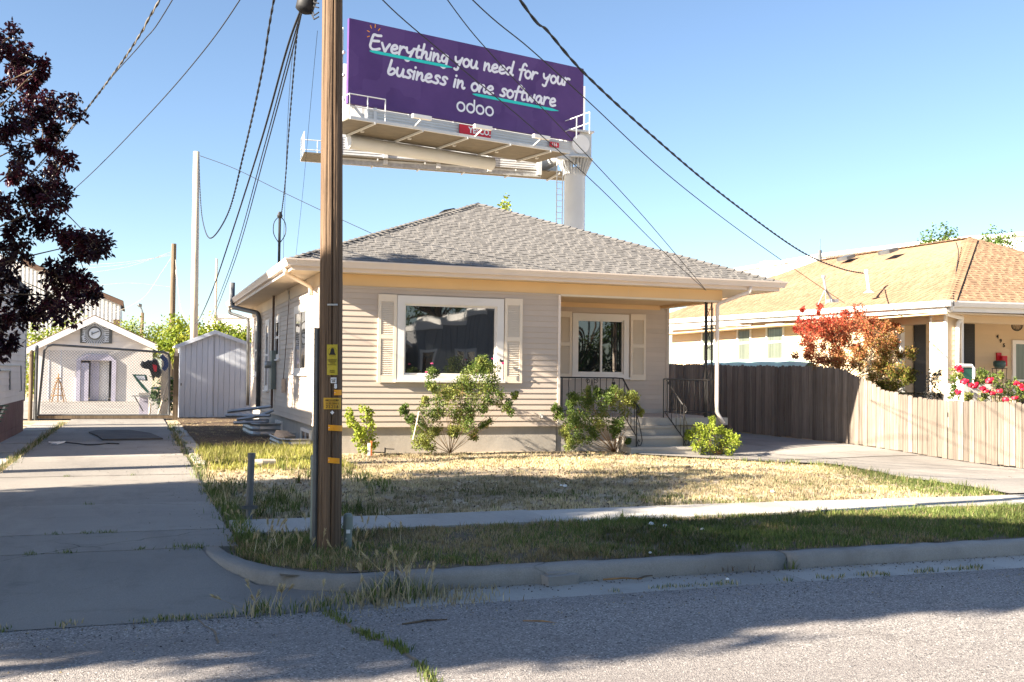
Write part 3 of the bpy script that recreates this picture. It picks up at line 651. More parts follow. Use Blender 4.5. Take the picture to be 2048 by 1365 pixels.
for sg_ in (-1, 1): mb.tube(smooth_path([(mp.x, mp.y, mtz), (mp.x+sg_*.12, mp.y, mtz-.15), (mp.x+sg_*.13, mp.y, mtz-.4), (mp.x+sg_*.02, mp.y, mtz-.6)], 4), .01, 5)
mb.build('service_mast', MT['iron'], house); MASTH = Vector((mp.x, mp.y, mtz+.05))
# basement windows
for (a, b, za, zb) in ((19.85, 21.0, -.12, .36), (24.0, 25.0, .0, .34)):
    w_ = MB(); X = HX0+.02
    w_.box(X-.03, X+.02, a, a+.07, za, zb); w_.box(X-.03, X+.02, b-.07, b, za, zb); w_.box(X-.029, X+.02, a+.07, b-.07, zb-.06, zb); w_.box(X-.029, X+.02, (a+b)/2-.02, (a+b)/2+.02, za, zb-.06)
    w_ = w_.build('basement_window', MT['trim'], house); MB().box(X-.012, X-.004, a+.06, b-.06, za, zb-.05).build('pane', MT['glass'], w_)
# ================================================================ UTILITY POLE
PPX, PPY = 1.515, 8.58
pole = thing('utility_pole', 'tall weathered wooden utility pole with yellow plates in front of the bungalow', 'utility pole', (PPX, PPY, 0))
def pole_r(z): return .098-.0035*z
mb = MB(); vs = []; n = 120; zs = np.concatenate([[-.3], np.arange(0, 8.9, .25)])
grooves = [(-1.62, .035, .022), (-2.15, .014, .02), (-.98, .012, .018), (-2.5, .012, .025), (-.55, .012, .02), (-1.3, .009, .015), (-1.9, .009, .014), (-2.8, .014, .02), (-.2, .014, .02)]
for z in zs:
    for k in range(n):
        a = 2*math.pi*k/n; r = pole_r(max(z, 0))+.004*math.sin(3*a+z)+.002*math.sin(9*a+z*2)
        for (ga, gd, gw) in grooves:
            da = (a-ga-.03*math.sin(z*.9)+math.pi) % (2*math.pi)-math.pi; r -= gd*math.exp(-(da/gw/1.6)**2)*(1 if gd > .03 else max(0, math.sin(z*1.3+ga*7)))
        vs.append((PPX+r*math.cos(a)-.011*z, PPY+r*math.sin(a), z))
m_ = len(zs)
mb.add(vs, [(i*n+k, i*n+(k+1) % n, (i+1)*n+(k+1) % n, (i+1)*n+k) for i in range(m_-1) for k in range(n)]+[tuple((m_-1)*n+k for k in range(n))])
mb.build('shaft', MT['pole'], pole, smooth=True)
def on_pole(px, py, lift=.006):     # point on the pole's near surface on this sight line
    r = ray(px, py); z = None; t = PPY/r[1]
    for _ in range(6):
        z = CAMZ+r[2]*t; cx_ = PPX-.011*z; R_ = pole_r(max(z, 0))+lift
        A = r[0]**2+r[1]**2; B = -2*(r[0]*cx_+r[1]*PPY); C_ = cx_**2+PPY**2-R_**2; D = B*B-4*A*C_
        t = (-B-math.sqrt(max(D, 0)))/(2*A)
    return Vector(CAMP+r*t)
def plate(par, x0, y0, x1, y1, m, name, th=.004, wrap=6, lift=.007, skew=0):
    """sheet bent round the pole between two photo corners"""
    fr = []
    for k in range(wrap+1):
        x = x0+(x1-x0)*k/wrap; fr.append((on_pole(x, y0+skew*k/wrap, lift), on_pole(x, y1+skew*k/wrap, lift)))
    mb = MB(); vs = []
    for a, b in fr:
        o = Vector((a.x-PPX, a.y-PPY, 0)).normalized()*th; vs += [a, b, a+o, b+o]
    fs = []
    for k in range(wrap):
        q = 4*k; fs += [(q+2, q+3, q+7, q+6), (q, q+4, q+5, q+1), (q, q+2, q+6, q+4), (q+1, q+5, q+7, q+3)]
    fs += [(0, 1, 3, 2), (4*wrap, 4*wrap+2, 4*wrap+3, 4*wrap+1)]
    return mb.add(vs, fs).build(name, m, par)
def textmesh(s, size, bold=0.0, ext=.002, align='CENTER'):
    c = bpy.data.curves.new('txt', 'FONT'); c.body = s; c.size = size; c.align_x = align; c.align_y = 'CENTER'; c.extrude = ext; c.offset = bold; c.resolution_u = 2
    o = bpy.data.objects.new('txt', c); COL.objects.link(o); bpy.context.view_layer.update()
    me = bpy.data.meshes.new_from_object(o.evaluated_get(bpy.context.evaluated_depsgraph_get())); bpy.data.objects.remove(o); bpy.data.curves.remove(c); return me
def text_on(par, s, size, loc, right, upv, m, name='lettering', bold=0.0, ext=.0015, fitw=None):
    me = textmesh(s, size, bold, ext); me.materials.clear(); me.materials.append(m); me.name = name
    R_, U_ = vec(right).normalized(), vec(upv).normalized(); N_ = R_.cross(U_); sx = 1.0
    if fitw:
        xs_ = [v.co.x for v in me.vertices]; sx = fitw/max(1e-6, max(xs_)-min(xs_))
    M4 = Matrix.Translation(vec(loc)) @ Matrix((R_, U_, N_)).transposed().to_4x4() @ Matrix.Diagonal((sx, 1, 1, 1))
    return inst(name, me, par, None, mat4=M4)
def pole_frame(px, py, lift=.0125):
    p = on_pole(px, py, lift); o = Vector((p.x-PPX, p.y-PPY, 0)).normalized(); return p, Vector((0, 0, 1)).cross(o), Vector((0, 0, 1))
sg = plate(pole, 654.3, 689.5, 674.8, 750.5, MT['yellow'], 'telephone_plate')
PXM = 8.65/FPX    # metres per photo pixel at the pole
p, r_, u_ = pole_frame(664.8, 704)
bell = [(-.38, -.32), (-.36, -.38), (.36, -.38), (.38, -.32), (.26, -.1), (.2, .3), (.12, .42), (0, .46), (-.12, .42), (-.2, .3), (-.26, -.1)]
MB().prism([p+r_*(x*16*PXM)+u_*(y*16*PXM) for x, y in bell], (p-Vector((PPX, PPY, p.z))).normalized()*.002).build('bell_emblem', MT['black'], sg)
MB().tube([p+r_*(8.6*PXM*math.cos(t))+u_*(8.6*PXM*math.sin(t)) for t in np.linspace(0, 2*math.pi, 25)], .0008, 4).build('bell_ring', MT['black'], sg)
for s, y, h, wd in (('UNDERGROUND', 720.2, 2.6, 18), ('TELEPHONE', 723.3, 2.6, 15), ('CABLES', 726.4, 2.6, 10), ('IN THIS VICINITY', 729.8, 1.7, 17), ('BEFORE', 742, 2.6, 9), ('DIGGING', 745, 2.6, 10)):
    p, r_, u_ = pole_frame(664.6, y); text_on(sg, s, h*PXM*1.2, p, r_, u_, MT['black'], fitw=wd*PXM)
pl = plate(pole, 647.5, 796, 681.5, 819, MT['amber'], 'number_plate')
for s, y, h, wd in (('PACIFICORP', 801.5, 4.2, 27), ('113020011', 807.6, 4.2, 27), ('25216', 814, 7, 27)):
    for k, ch in enumerate(s):
        xx = 664.3+(k-(len(s)-1)/2)*wd/len(s); p, r_, u_ = pole_frame(xx, y); text_on(pl, ch, h*PXM*1.25, p, r_, u_, MT['black'])
for k, (x0, y0, x1, y1, sk_) in enumerate([(668, 780, 682.5, 791, 0), (656.5, 850, 684, 861.5, 1.5), (656, 915, 678.5, 926, 2)]):
    t_ = plate(pole, x0, y0, x1, y1, MT['orange'], 'orange_tag', lift=.010, skew=sk_)
    p, r_, u_ = pole_frame(x0+1.6, (y0+y1)/2); MB().lathe([(.003, 0), (.003, .004)], p, 8, (p-Vector((PPX, PPY, p.z)))).build('nail', MT['white'], t_)
t_ = plate(pole, 661.5, 755.5, 672.5, 766.5, MT['white'], 'white_tag')
for s, y in (('6122', 759.5), ('▪▪▪', 763.2)):
    p, r_, u_ = pole_frame(667, y); text_on(t_, s if s != '▪▪▪' else '408', 3.6*PXM*1.2, p, r_, u_, MT['black'])
for y in (770.5, 775):
    p, r_, u_ = pole_frame(671, y, .006); MB().lathe([(.012, 0), (.012, .004), (.006, .008)], p, 12, (p-Vector((PPX, PPY, p.z)))).build('round_tag', MT['white'], pole)
p, r_, u_ = pole_frame(664.3, 825.5, .008); o_ = (p-Vector((PPX, PPY, p.z))).normalized()
MB().prism([p+r_*(4*PXM), p+u_*(4*PXM), p-r_*(4*PXM), p-u_*(4*PXM)], o_*.003).build('diamond_tag', MT['white'], pole)
plate(pole, 655, 608, 675, 611.5, MT['galv'], 'staple_band')
# grey conduit guard up the shaded side
gp = [on_pole(637.5, 1095, .02), on_pole(637, 900, .02), on_pole(637, 650, .02)]
mb = MB(); mb.tube([(PPX-.115, PPY+.015, 0), (PPX-.128, PPY+.015, 1.8)], .022, 8); mb.build('conduit_guard', MT['greysteel'], pole)
# hardware above the frame: crossarm and transformer-side bracket, splice closure
mb = MB(); mb.obox((PPX-.09, PPY-.14, 8.3), (.06, 0, 0), (0, 1.1, 0), (0, 0, .06)); mb.build('crossarm', MT['pole'], pole)
cs = pD(613, 5, 8.75); ax_ = Vector((.25, .1, .9)).normalized(); ca = cs-ax_*.09
mb = MB().lathe([(.045, 0), (.075, .02), (.08, .1), (.078, .42), (.06, .46)], ca, 14, ax_); mb.build('splice_closure', MT['cable'], pole, smooth=True)
for k in range(5):
    a = ca+Vector((.05, .0, .02+.07*k)); e_ = on_pole(637.5, 34-9*k, 0); mb = MB(); md = a.lerp(e_, .5)+Vector((0, 0, -.05-.02*(k % 2))); mb.tube([a, a.lerp(md, .6), md, md.lerp(e_, .5), e_], .006, 5); mb.build('loop_wire', MT['cable'], pole)
# ---------------------------------------------------------------- overhead cables
PT = Vector((PPX-.075, PPY, 6.6))
def cable(label, pix, Q, r=.006, start=None, twist=0, end=None, m='cable', group='overhead service cables', S=None):
    A = S or PT; pts = [pV(x, y, A, Q) for x, y in pix]
    if start is not None: pts = [vec(start)]+pts
    if end is not None: pts = pts+[vec(end)]
    path = smooth_path(pts, 8)
    o = thing('overhead_cable', label, 'cable', path[0], group)
    if twist:
        Lc = 0; ac = [0]
        for a, b in zip(path[:-1], path[1:]): Lc += (b-a).length; ac.append(Lc)
        nn = min(420, int(Lc/.045)); fine = []
        for i in range(nn+1):
            s = Lc*i/nn; j = min(len(path)-2, max(0, int(np.searchsorted(ac, s))-1)); tt = (s-ac[j])/max(1e-6, ac[j+1]-ac[j]); fine.append((path[j].lerp(path[j+1], tt), s))
        for k in range(2):
            mb = MB(); mb.tube([p+Vector((math.cos(s*2*math.pi/twist+k*math.pi), math.sin(s*2*math.pi/twist+k*math.pi)*.7, math.sin(s*2*math.pi/twist+k*math.pi)))*r*.8 for p, s in fine], r*.8, 5)
            mb.build('strand', MT['cable' if k == 0 else m], o)
    else: MB().tube(path, r, 5).build('strand', MT[m], o)
    return o
NM = pD(1733, 545, 27.0)      # neighbour's service mast head
cable('thick twisted service cable sagging right to the mast on the tan roof', [(1040, 0), (1095, 62), (1170, 148), (1300, 268), (1450, 394), (1600, 502), (1680, 537), (1727, 547)], NM, .014, PT+Vector((0, 0, .25)), .5)
QN = pD(1690, 607, 26)
cable('straight thin cable running right to the tan roofed house gutter behind the red tree', [(945, 0), (1060, 98), (1170, 197), (1330, 345), (1480, 462), (1620, 560), (1690, 607)], QN, .007, Vector((PT.x, PT.y, 5.75)))
QE = Vector((10.98, 18.6, 3.3))
cable('upper of the two thin cables ending at the bungalow porch eave', [(895, 0), (1000, 128), (1150, 285), (1290, 437), (1412, 581)], QE, .006, Vector((PT.x, PT.y, 5.95)))
cable('lower of the two thin cables crossing the billboard to the bungalow porch eave', [(765, 0), (900, 118), (1060, 252), (1200, 377), (1320, 497), (1410, 580)], QE, .006, Vector((PT.x, PT.y, 5.05)))
QL = Vector((-2.9, 26, 4.3))
cable('thick twisted cable at top left running into the purple tree', [(320, 0), (285, 62), (240, 130), (180, 210), (120, 283), (60, 350)], QL, .011, PT+Vector((0, 0, .3)), .45, m='cablec')
cable('thin cable beside the twisted one at top left', [(345, 0), (285, 85), (215, 165), (122, 287), (60, 352)], QL, .007, PT+Vector((0, 0, .3)))
cable('lone thin cable slanting down left below the twisted pair into the purple tree', [(480, 0), (385, 130), (280, 248), (180, 350), (85, 435)], QL, .0065, Vector((PT.x, PT.y, 5.8)))
WP = pD(389, 672, 37); WPT = pD(393, 304, 37)
cable('twisted cable hanging in a deep loop to the pale pole top', [(548, 0), (523, 150), (487, 310), (455, 430), (420, 477), (405, 440), (400, 380), (398, 318)], WPT, .011, PT+Vector((0, 0, .5)), .4)
cable('black bundle dropping from the splice closure to the lower pale pole', [(600, 25), (572, 105), (520, 290), (460, 478), (425, 580), (398, 640), (389, 648)], WP, .013, m='cable')
for k, (lb, dx) in enumerate((('inner thin cable beside the black bundle left of the utility pole', 0), ('outer thin cable beside the black bundle left of the utility pole', 5))):
    cable(lb, [(602+dx*.2, 27), (578+dx, 110), (527+dx, 300), (472+dx, 500), (432+dx, 610), (412+dx, 660)], pD(405, 660, 45), .008)
cable('twisted service drop hanging straight to the mast on the bungalow roof', [(599, 28), (592, 90), (586, 160), (578, 260), (570, 370), (563, 428)], MASTH, .009, None, .35)
cable('plain service drop just left of the utility pole reaching the bungalow eave', [(601, 28), (584, 120), (575, 250), (570, 400), (567, 520), (578, 590), (582, 600)], Vector((3.05, 22.8, 3.0)), .006)
cable('hair thin wire slanting from the utility pole to the bungalow side eave', [(635, 62), (622, 200), (606, 380), (592, 510)], Vector((2.75, 20.0, 3.5)), .0025)
cable('thin blue grey cable from the pale pole top down behind the bungalow roof', [(400, 312), (470, 338), (560, 382), (640, 420), (745, 468)], Vector((9, 33, 5.2)), .011, S=WPT)
# ---------------------------------------------------------------- things by the pole
def pedestal(label, px, Yc, r, h, tilt=0):
    c = pZ(px, 1100, 0); c = pY(px, 1050, Yc); x, y = c.x, Yc; t = thing('cable_pedestal', label, 'pedestal', (x, y, 0), 'telecom pedestals by the pole')
    MB().lathe([(r, -.1), (r, h-.06)], (x, y, 0), 20).build('body', MT['pedestal'], t, smooth=False)
    MB().lathe([(r+.006, h-.12), (r+.006, h-.02), (r*.9, h), (r*.5, h+.006)], (x, y, 0), 20).build('cap', MT['pedestal'], t)
    MB().box(x-.02, x+.012, y-r-.004, y-r+.01, h*.45, h*.45+.03).build('sticker', MT['white'], t)
    MB().lathe([(.008, 0), (.008, .01)], (x-.02, y-r+.002, h*.3), 8, (0, -1, 0)).build('bolt', MT['galv'], t)
pedestal('tall round grey green telecom pedestal hugging the left of the utility pole', 631.5, 8.85, .047, .75)
pedestal('short grey green telecom pedestal just right of the utility pole base', 696, 8.62, .034, .28)
b0 = pZ(497, 1042, 0); bt = pY(503, 909, b0.y)
bo = thing('steel_post', 'leaning grey steel pipe post with clamp beside the driveway', 'post', b0)
MB().tube([b0+Vector((0, 0, -.1)), bt], .034, 16).tube([bt+Vector((0, 0, -.03)), bt+Vector((.0, 0, .012))], .038, 16).build('pipe', MT['greysteel'], bo)
cp = b0.lerp(bt, .21); MB().box(cp.x-.075, cp.x+.075, cp.y-.045, cp.y-.033, cp.z-.016, cp.z+.016).tube([cp+Vector((-.06, -.06, 0)), cp+Vector((-.06, 0, 0))], .012, 8).tube([cp+Vector((.06, -.06, 0)), cp+Vector((.06, 0, 0))], .012, 8).lathe([(.04, -.02), (.04, .02)], cp, 16).build('clamp', MT['greysteel'], bo)
lg = pG(530, 935); ll = MB().tube([lg+Vector((-.17, 0, .06)), lg+Vector((-.05, 0, .064)), lg+Vector((.15, .05, .06))], [.062, .066, .058], 12)
tag(ll.build('cut_log', MT['paleP'], None), 'short pale cut log lying in the yellow grass', 'log')
# ================================================================ BILLBOARD
bA = Vector((9.3, 49.7, 0)); bB = Vector((23.06, 53.15, 0)); bu = (bB-bA).normalized(); bn = Vector((bu.y, -bu.x, 0)); BL = (bB-bA).length; BZ0, BZ1 = 14.38, 18.5
UPZ = Vector((0, 0, 1))
post_c = pD(1149, 400, 58.6); post_c.z = 0
bb = thing('billboard', 'large purple advertising billboard on a white steel post behind the bungalow', 'billboard', post_c)
def F3(s, t, d=0.0): return bA+bu*s+UPZ*t+bn*d      # along the face, height, towards the viewer
def fpx(px, py):                                    # photo sight line met with the face
    r = Vector(ray(px, py)); c = Vector(CAMP); k = (bA-c).dot(bn)/r.dot(bn); p = c+r*k; return ((p-bA).dot(bu), p.z)
def facemat():
    m, nt, b, N, L = newmat('purple_vinyl')
    c = mixc(nt, ramp(nt, noise(nt, .5, 3), .35, .65), (.075, .033, .150), (.098, .045, .185))
    v = nd(nt, 'ShaderNodeTexVoronoi', feature='F1', distance='CHEBYCHEV'); v.inputs['Scale'].default_value = .9; v.inputs['Randomness'].default_value = .7
    g = nd(nt, 'ShaderNodeNewGeometry'); L.new(g.outputs['Position'], v.inputs['Vector']); sep = nd(nt, 'ShaderNodeSeparateColor'); L.new(v.outputs['Color'], sep.inputs[0])
    c = mixc(nt, ramp(nt, sep.outputs[0], .6, .62, 0, .35), c, (.125, .065, .22))
    L.new(c, b.inputs['Base Color']); b.inputs['Roughness'].default_value = .5; b.inputs['Specular IOR Level'].default_value = .3; bump(nt, b, noise(nt, 1.5, 3), .02); return m
MT['vinyl'] = facemat(); MT['teal'] = mat('teal_print', (.02, .60, .56), .5, .04); MT['print'] = mat('white_print', (.78, .79, .86), .5, .02)
face = MB().obox(F3(BL/2, (BZ0+BZ1)/2, -.1), bu*(BL/2), UPZ*((BZ1-BZ0)/2), bn*.1).build('sign_face', MT['vinyl'], bb)
GL = {
 'E': (1.15, [[(1.08, 1.80), (.72, 1.74), (.42, 1.78), (.28, 1.45), (.16, .85), (.10, .35), (.28, .06), (.62, .06), (1.0, .24)], [(.25, 1.02), (.55, 1.06), (.90, 1.12)]]),
 'v': (.88, [[(.06, .96), (.22, .45), (.36, .06), (.52, .42), (.80, .98)]]),
 'e': (.80, [[(.14, .48), (.42, .52), (.66, .72), (.56, .98), (.32, .94), (.12, .58), (.14, .2), (.36, .03), (.70, .18)]]),
 'r': (.70, [[(.16, .98), (.12, .5), (.06, .04)], [(.12, .48), (.28, .82), (.46, .98), (.66, .92)]]),
 'y': (.86, [[(.10, .98), (.12, .60), (.28, .42), (.50, .52), (.66, .72)], [(.80, 1.0), (.62, .45), (.46, -.05), (.34, -.46), (.16, -.56), (.02, -.46)]]),
 't': (.66, [[(.42, 1.46), (.30, .9), (.22, .35), (.32, .06), (.54, .14)], [(.04, .98), (.34, 1.02), (.66, 1.02)]]),
 'h': (.82, [[(.30, 1.78), (.18, .9), (.06, .04)], [(.12, .42), (.32, .80), (.52, .90), (.58, .62), (.54, .22), (.66, .05), (.78, .14)]]),
 'i': (.36, [[(.20, .96), (.14, .5), (.08, .04)], [(.26, 1.42), (.27, 1.45)]]),
 'n': (.82, [[(.14, .96), (.10, .5), (.06, .04)], [(.10, .40), (.30, .78), (.50, .92), (.58, .66), (.54, .24), (.66, .05), (.78, .14)]]),
 'g': (.84, [[(.70, .80), (.52, .99), (.26, .88), (.12, .48), (.26, .16), (.50, .28), (.72, .92), (.66, .2), (.54, -.38), (.34, -.60), (.10, -.46)]]),
 'o': (.80, [[(.42, .99), (.18, .80), (.08, .42), (.22, .08), (.46, .06), (.68, .36), (.68, .76), (.42, .99)]]),
 'u': (.84, [[(.14, .97), (.08, .5), (.16, .12), (.36, .06), (.56, .36), (.70, .97), (.64, .4), (.68, .08), (.80, .1)]]),
 'd': (.86, [[(.62, .78), (.42, .96), (.18, .78), (.08, .38), (.24, .07), (.46, .2), (.64, .66)], [(.86, 1.78), (.72, 1.0), (.64, .3), (.72, .06), (.82, .1)]]),
 'f': (.66, [[(.86, 1.62), (.70, 1.80), (.50, 1.60), (.36, 1.0), (.24, .3), (.14, -.36)], [(.08, .92), (.36, .98), (.68, 1.04)]]),
 'b': (.78, [[(.32, 1.74), (.18, 1.0), (.06, .36), (.14, .08), (.40, .08), (.66, .40), (.60, .72), (.36, .74), (.12, .44)]]),
 's': (.72, [[(.70, .86), (.56, 1.0), (.34, .94), (.28, .72), (.46, .52), (.54, .28), (.36, .06), (.06, .12)]]),
 'w': (1.06, [[(.10, .97), (.12, .4), (.22, .06), (.40, .36), (.52, .70), (.56, .25), (.68, .06), (.84, .44), (.96, .97)]]),
 'a': (.86, [[(.66, .80), (.46, .98), (.20, .80), (.08, .40), (.22, .08), (.46, .2), (.68, .86), (.64, .3), (.72, .06), (.82, .12)]]),
}
def stroke(mb, pts, r, base=.0, thick=.006):
    """round-nibbed brush stroke on the face, as a low relief"""
    sm = smooth_path([Vector((x, y, 0)) for x, y in pts], 7); n = 12
    # capsule chain: ribbon with rounded ends
    ts = []
    for i in range(len(sm)):
        d = sm[min(i+1, len(sm)-1)]-sm[max(i-1, 0)]; d.normalize(); ts.append(Vector((-d.y, d.x, 0)))
    d0 = (sm[0]-sm[1]).normalized(); d1 = (sm[-1]-sm[-2]).normalized(); rows = []
    for a in (80, 55, 28): rows.append((sm[0]+d0*r*math.sin(math.radians(a)), ts[0], r*math.cos(math.radians(a))))
    rows += [(p, t, r) for p, t in zip(sm, ts)]
    for a in (28, 55, 80): rows.append((sm[-1]+d1*r*math.sin(math.radians(a)), ts[-1], r*math.cos(math.radians(a))))
    vs = []
    for k, (p, t, rr) in enumerate(rows):
        h = thick+base+.00003*k
        for q, hh in ((-1, .0), (-.9, h), (.9, h), (1, .0)):
            c = p+t*rr*q; vs.append(F3(c.x, c.y, hh))
    mb.add(vs, [(4*i+j, 4*i+j+1, 4*i+j+5, 4*i+j+4) for i in range(len(rows)-1) for j in range(3)])
def write(words, p0, p1, xh, sw):
    (s0, t0), (s1, t1) = fpx(*p0), fpx(*p1); total = sum(sum(GL[c][0] for c in w_) for w_ in words)+.62*(len(words)-1)
    k = (s1-s0)/total; u = 0.0
    for w_ in words:
        for ch in w_:
            adv, st = GL[ch]; mb = MB()
            for j, sp in enumerate(st):
                stroke(mb, [(s0+(u+x+.13*y*xh/k*.35)*k, t0+(t1-t0)*(u/total)+y*xh) for x, y in sp], sw, j*.003)
            mb.build('letter', MT['print'], face); u += adv
        u += .62
XH = .42
write(['Everything', 'you', 'need', 'for', 'your'], (738, 98), (1139, 173), XH, .066)
write(['business', 'in', 'one', 'software'], (775, 149), (1112, 214), XH, .066)
for p0, p1 in (((739, 97.5), (905, 131)), ((945, 184), (1117, 218))):
    a, b = fpx(*p0), fpx(*p1); mb = MB(); L = b[0]-a[0]; vs = []
    for i in range(25):
        t = i/24; hw = .075*min(1, t*14+.25, (1-t)*10+.15); s = a[0]+L*t; z = a[1]+(b[1]-a[1])*t-.12
        vs += [F3(s, z-hw, .012), F3(s, z+hw, .012)]
    mb.add(vs, [(2*i, 2*i+2, 2*i+3, 2*i+1) for i in range(24)]).build('underline', MT['teal'], face)
for k, an in enumerate((200, 165, 125, 85, 45)):     # little spark strokes over the first letter
    c = fpx(749, 70); a_ = math.radians(an); mb = MB(); r0, r1 = .36, .50
    stroke(mb, [(c[0]+r0*math.cos(a_)*.8, c[1]+r0*math.sin(a_)), (c[0]+(r0+r1)/2*math.cos(a_)*.8, c[1]+(r0+r1)/2*math.sin(a_)), (c[0]+r1*math.cos(a_)*.8, c[1]+r1*math.sin(a_))], .022); mb.build('spark', MT['orange'], face)
lg = fpx(921.5, 214); rg = fpx(978.5, 223); stp = (rg[0]-lg[0])/3; ro = stp*.47
for k in range(4):
    s, t = lg[0]+stp*k, lg[1]+(rg[1]-lg[1])*k/3; n = 28; vs = []
    for i in range(n):
        a_ = 2*math.pi*i/n
        for q in (ro, ro*.62): vs.append(F3(s+q*math.cos(a_), t+q*math.sin(a_), .02))
    mb = MB().add(vs, [(2*i, 2*((i+1) % n), 2*((i+1) % n)+1, 2*i+1) for i in range(n)])
    if k == 1: mb.add([F3(s+ro*.64, t-ro*.1, .026), F3(s+ro*1.0, t-ro*.1, .026), F3(s+ro*1.0, t+ro*1.75, .026), F3(s+ro*.64, t+ro*1.75, .026)], [(0, 1, 2, 3)])
    mb.build('logo_letter', MT['print'], face)
# white skirt below the face, corrugated
DZ = 13.30; s0 = fpx(738, 225)[0]; sk_ = MB(); nn = 7
sk_.obox(F3((s0+BL)/2, (DZ+BZ0)/2-.02, -.16), bu*((BL-s0)/2), UPZ*((BZ0-DZ)/2-.03), bn*.03)
sk_ = sk_.build('skirt', MT['steelw'], bb)
for k in range(nn):
    z = DZ+.06+(BZ0-DZ-.1)*k/nn; MB().obox(F3((s0+BL)/2, z+.045, -.115), bu*((BL-s0)/2), UPZ*.036+bn*.0, bn*.018).build('panel_board', MT['steelw'], sk_)
# red maker's plate
a, b = fpx(919, 262), fpx(981, 262); zc = fpx(950, 263)[1]
rp = MB().obox(F3((a[0]+b[0])/2, zc, .0), bu*((b[0]-a[0])/2), UPZ*.24, bn*.04).build('maker_plate', MT['red'], bb)
text_on(rp, 'YESCO.', .42, F3((a[0]+b[0])/2+.25, zc, .05), bu, UPZ, MT['white'], bold=.012, ext=.01, fitw=(b[0]-a[0])*.72)
a = fpx(1108, 290); np_ = MB().obox(F3(a[0], a[1], .02), bu*.3, UPZ*.13, bn*.03).build('number_plate', MT['red'], bb); text_on(np_, '116', .24, F3(a[0], a[1], .056), bu, UPZ, MT['white'], bold=.006, ext=.004)
# service deck in front, with brackets and a lamp on each arm
def deckrun(A, B, nrm, z, w_, name, nb):
    d = (B-A).normalized(); L = (B-A).length; c = (A+B)/2+nrm*(w_/2); c.z = z
    dk = MB().obox(c, d*(L/2), nrm*(w_/2), UPZ*.03).build(name, MT['deck'], bb)
    e = (A+B)/2+nrm*w_; e.z = z+.02; MB().obox(e, d*(L/2), nrm*.05, UPZ*.07).build('edge_beam', MT['steelw'], dk)
    for k in range(nb):
        t = (k+.5)/nb; p = A.lerp(B, t); p.z = z-.09; MB().bar(p, p+nrm*(w_+.1), .06, .10).build('bracket', MT['steelw'], dk)
    return dk
deckrun(F3(-.55, 0, -1.7).to_3d(), F3(BL-2.0, 0, -1.7), bn, DZ, 3.15, 'front_deck', 5)
for px in (800, 920, 1035):
    s = fpx(px, 260)[0]; a = F3(s, DZ+.05, 1.45); b = F3(s, DZ+.3, 2.2); lm = MB().bar(a, b, .05).build('lamp_arm', MT['steelw'], bb)
    MB().obox(b+UPZ*.08, bu*.5, bn*.10, UPZ*.09).build('lamp_head', MT['white'], lm)
# hand rails at both ends
def rail_end(pts, zb, h, name='hand_rail'):
    mb = MB(); P = [vec(p)+UPZ*0 for p in pts]
    for zz in (h, h*.5): mb.tube([Vector((p.x, p.y, zb+zz)) for p in P], .028, 6)
    for a, b in zip(P[:-1], P[1:]):
        for t in (0, .5, 1): q = a.lerp(b, t); mb.tube([Vector((q.x, q.y, zb)), Vector((q.x, q.y, zb+h))], .028, 6)
    return mb.build(name, MT['steelw'], bb)
rail_end([F3(-.55, 0, 0), F3(-.55, 0, 1.4), F3(1.3, 0, 1.4)], DZ, 1.15)
rail_end([pD(1128, 290, 57.6), pD(1179, 275, 55.5)], 14.25, 1.15)
# ladder behind the left edge of the face
def ladder(x, y, z0, z1, d, w_=.4, name='ladder', step=.33):
    d = vec(d).normalized(); a = Vector((x, y, 0)); mb = MB()
    for sgn in (-1, 1): q = a+d*(w_/2*sgn); mb.tube([q+UPZ*z0, q+UPZ*z1], .03, 6)
    ld = mb.build(name, MT['steelw'], bb); mb = MB(); z = z0+.2
    while z < z1: mb.tube([a-d*(w_/2)+UPZ*z, a+d*(w_/2)+UPZ*z], .018, 5); z += step
    mb.build('rungs', MT['steelw'], ld, kind='stuff')
q = F3(-.25, 0, -.6); ladder(q.x, q.y, DZ, 18.2, bu, .42)
for z in (14.6, 15.8, 16.9): MB().bar(F3(-.1, z, -.25), F3(-.4, z-.3, -1.3), .12, .1).build('strut', MT['steelw'], bb)
# vertical and sloping steel behind the left end
MB().bar(F3(1.35, DZ+.05, -.2), F3(.3, BZ0+.1, -.3), .14).build('strut', MT['steelw'], bb); MB().bar(F3(1.5, DZ, -.12), F3(1.5, BZ0+.02, -.12), .2, .16).build('upright', MT['steelw'], bb)
for k in range(6): q = F3(1.0+k*2.6, 0, -.45); MB().box(q.x-.08, q.x+.08, q.y-.08, q.y+.08, DZ-.1, BZ1-.1).build('upright', MT['steelw'], bb)
# torsion tube under the front deck
ta = F3(.75, DZ-.42, -1.5); tb = F3(BL*.66, DZ-.42, -1.75); MB().tube([ta, tb], .34, 24).build('torsion_tube', MT['steelw'], bb)
# rear face, its skirt and deck
rA = pD(645, 300, 57.2); rB = pD(1172, 300, 61.5); ru = Vector((rB.x-rA.x, rB.y-rA.y, 0)).normalized(); rn = Vector((-ru.y, ru.x, 0)); rA.z = rB.z = 0; RL = (rB-rA).length
MB().obox(rA+ru*(RL/2)+UPZ*((BZ0+BZ1)/2)+rn*.3, ru*(RL/2), UPZ*((BZ1-BZ0)/2), rn*.08).build('rear_face', MT['steelw'], bb)
rs = MB().obox(rA+ru*(RL*.42)+UPZ*((DZ+BZ0)/2-.2), ru*(RL*.40), UPZ*((BZ0-DZ)/2+.2), rn*.03).build('rear_skirt', MT['galv'], bb)
for k in range(9): MB().obox(rA+ru*(RL*.42)+UPZ*(DZ-.2+.03+(BZ0-DZ)/8*k+.06)-rn*.05, ru*(RL*.40), UPZ*.04, rn*.02).build('panel_board', MT['steelw'], rs)
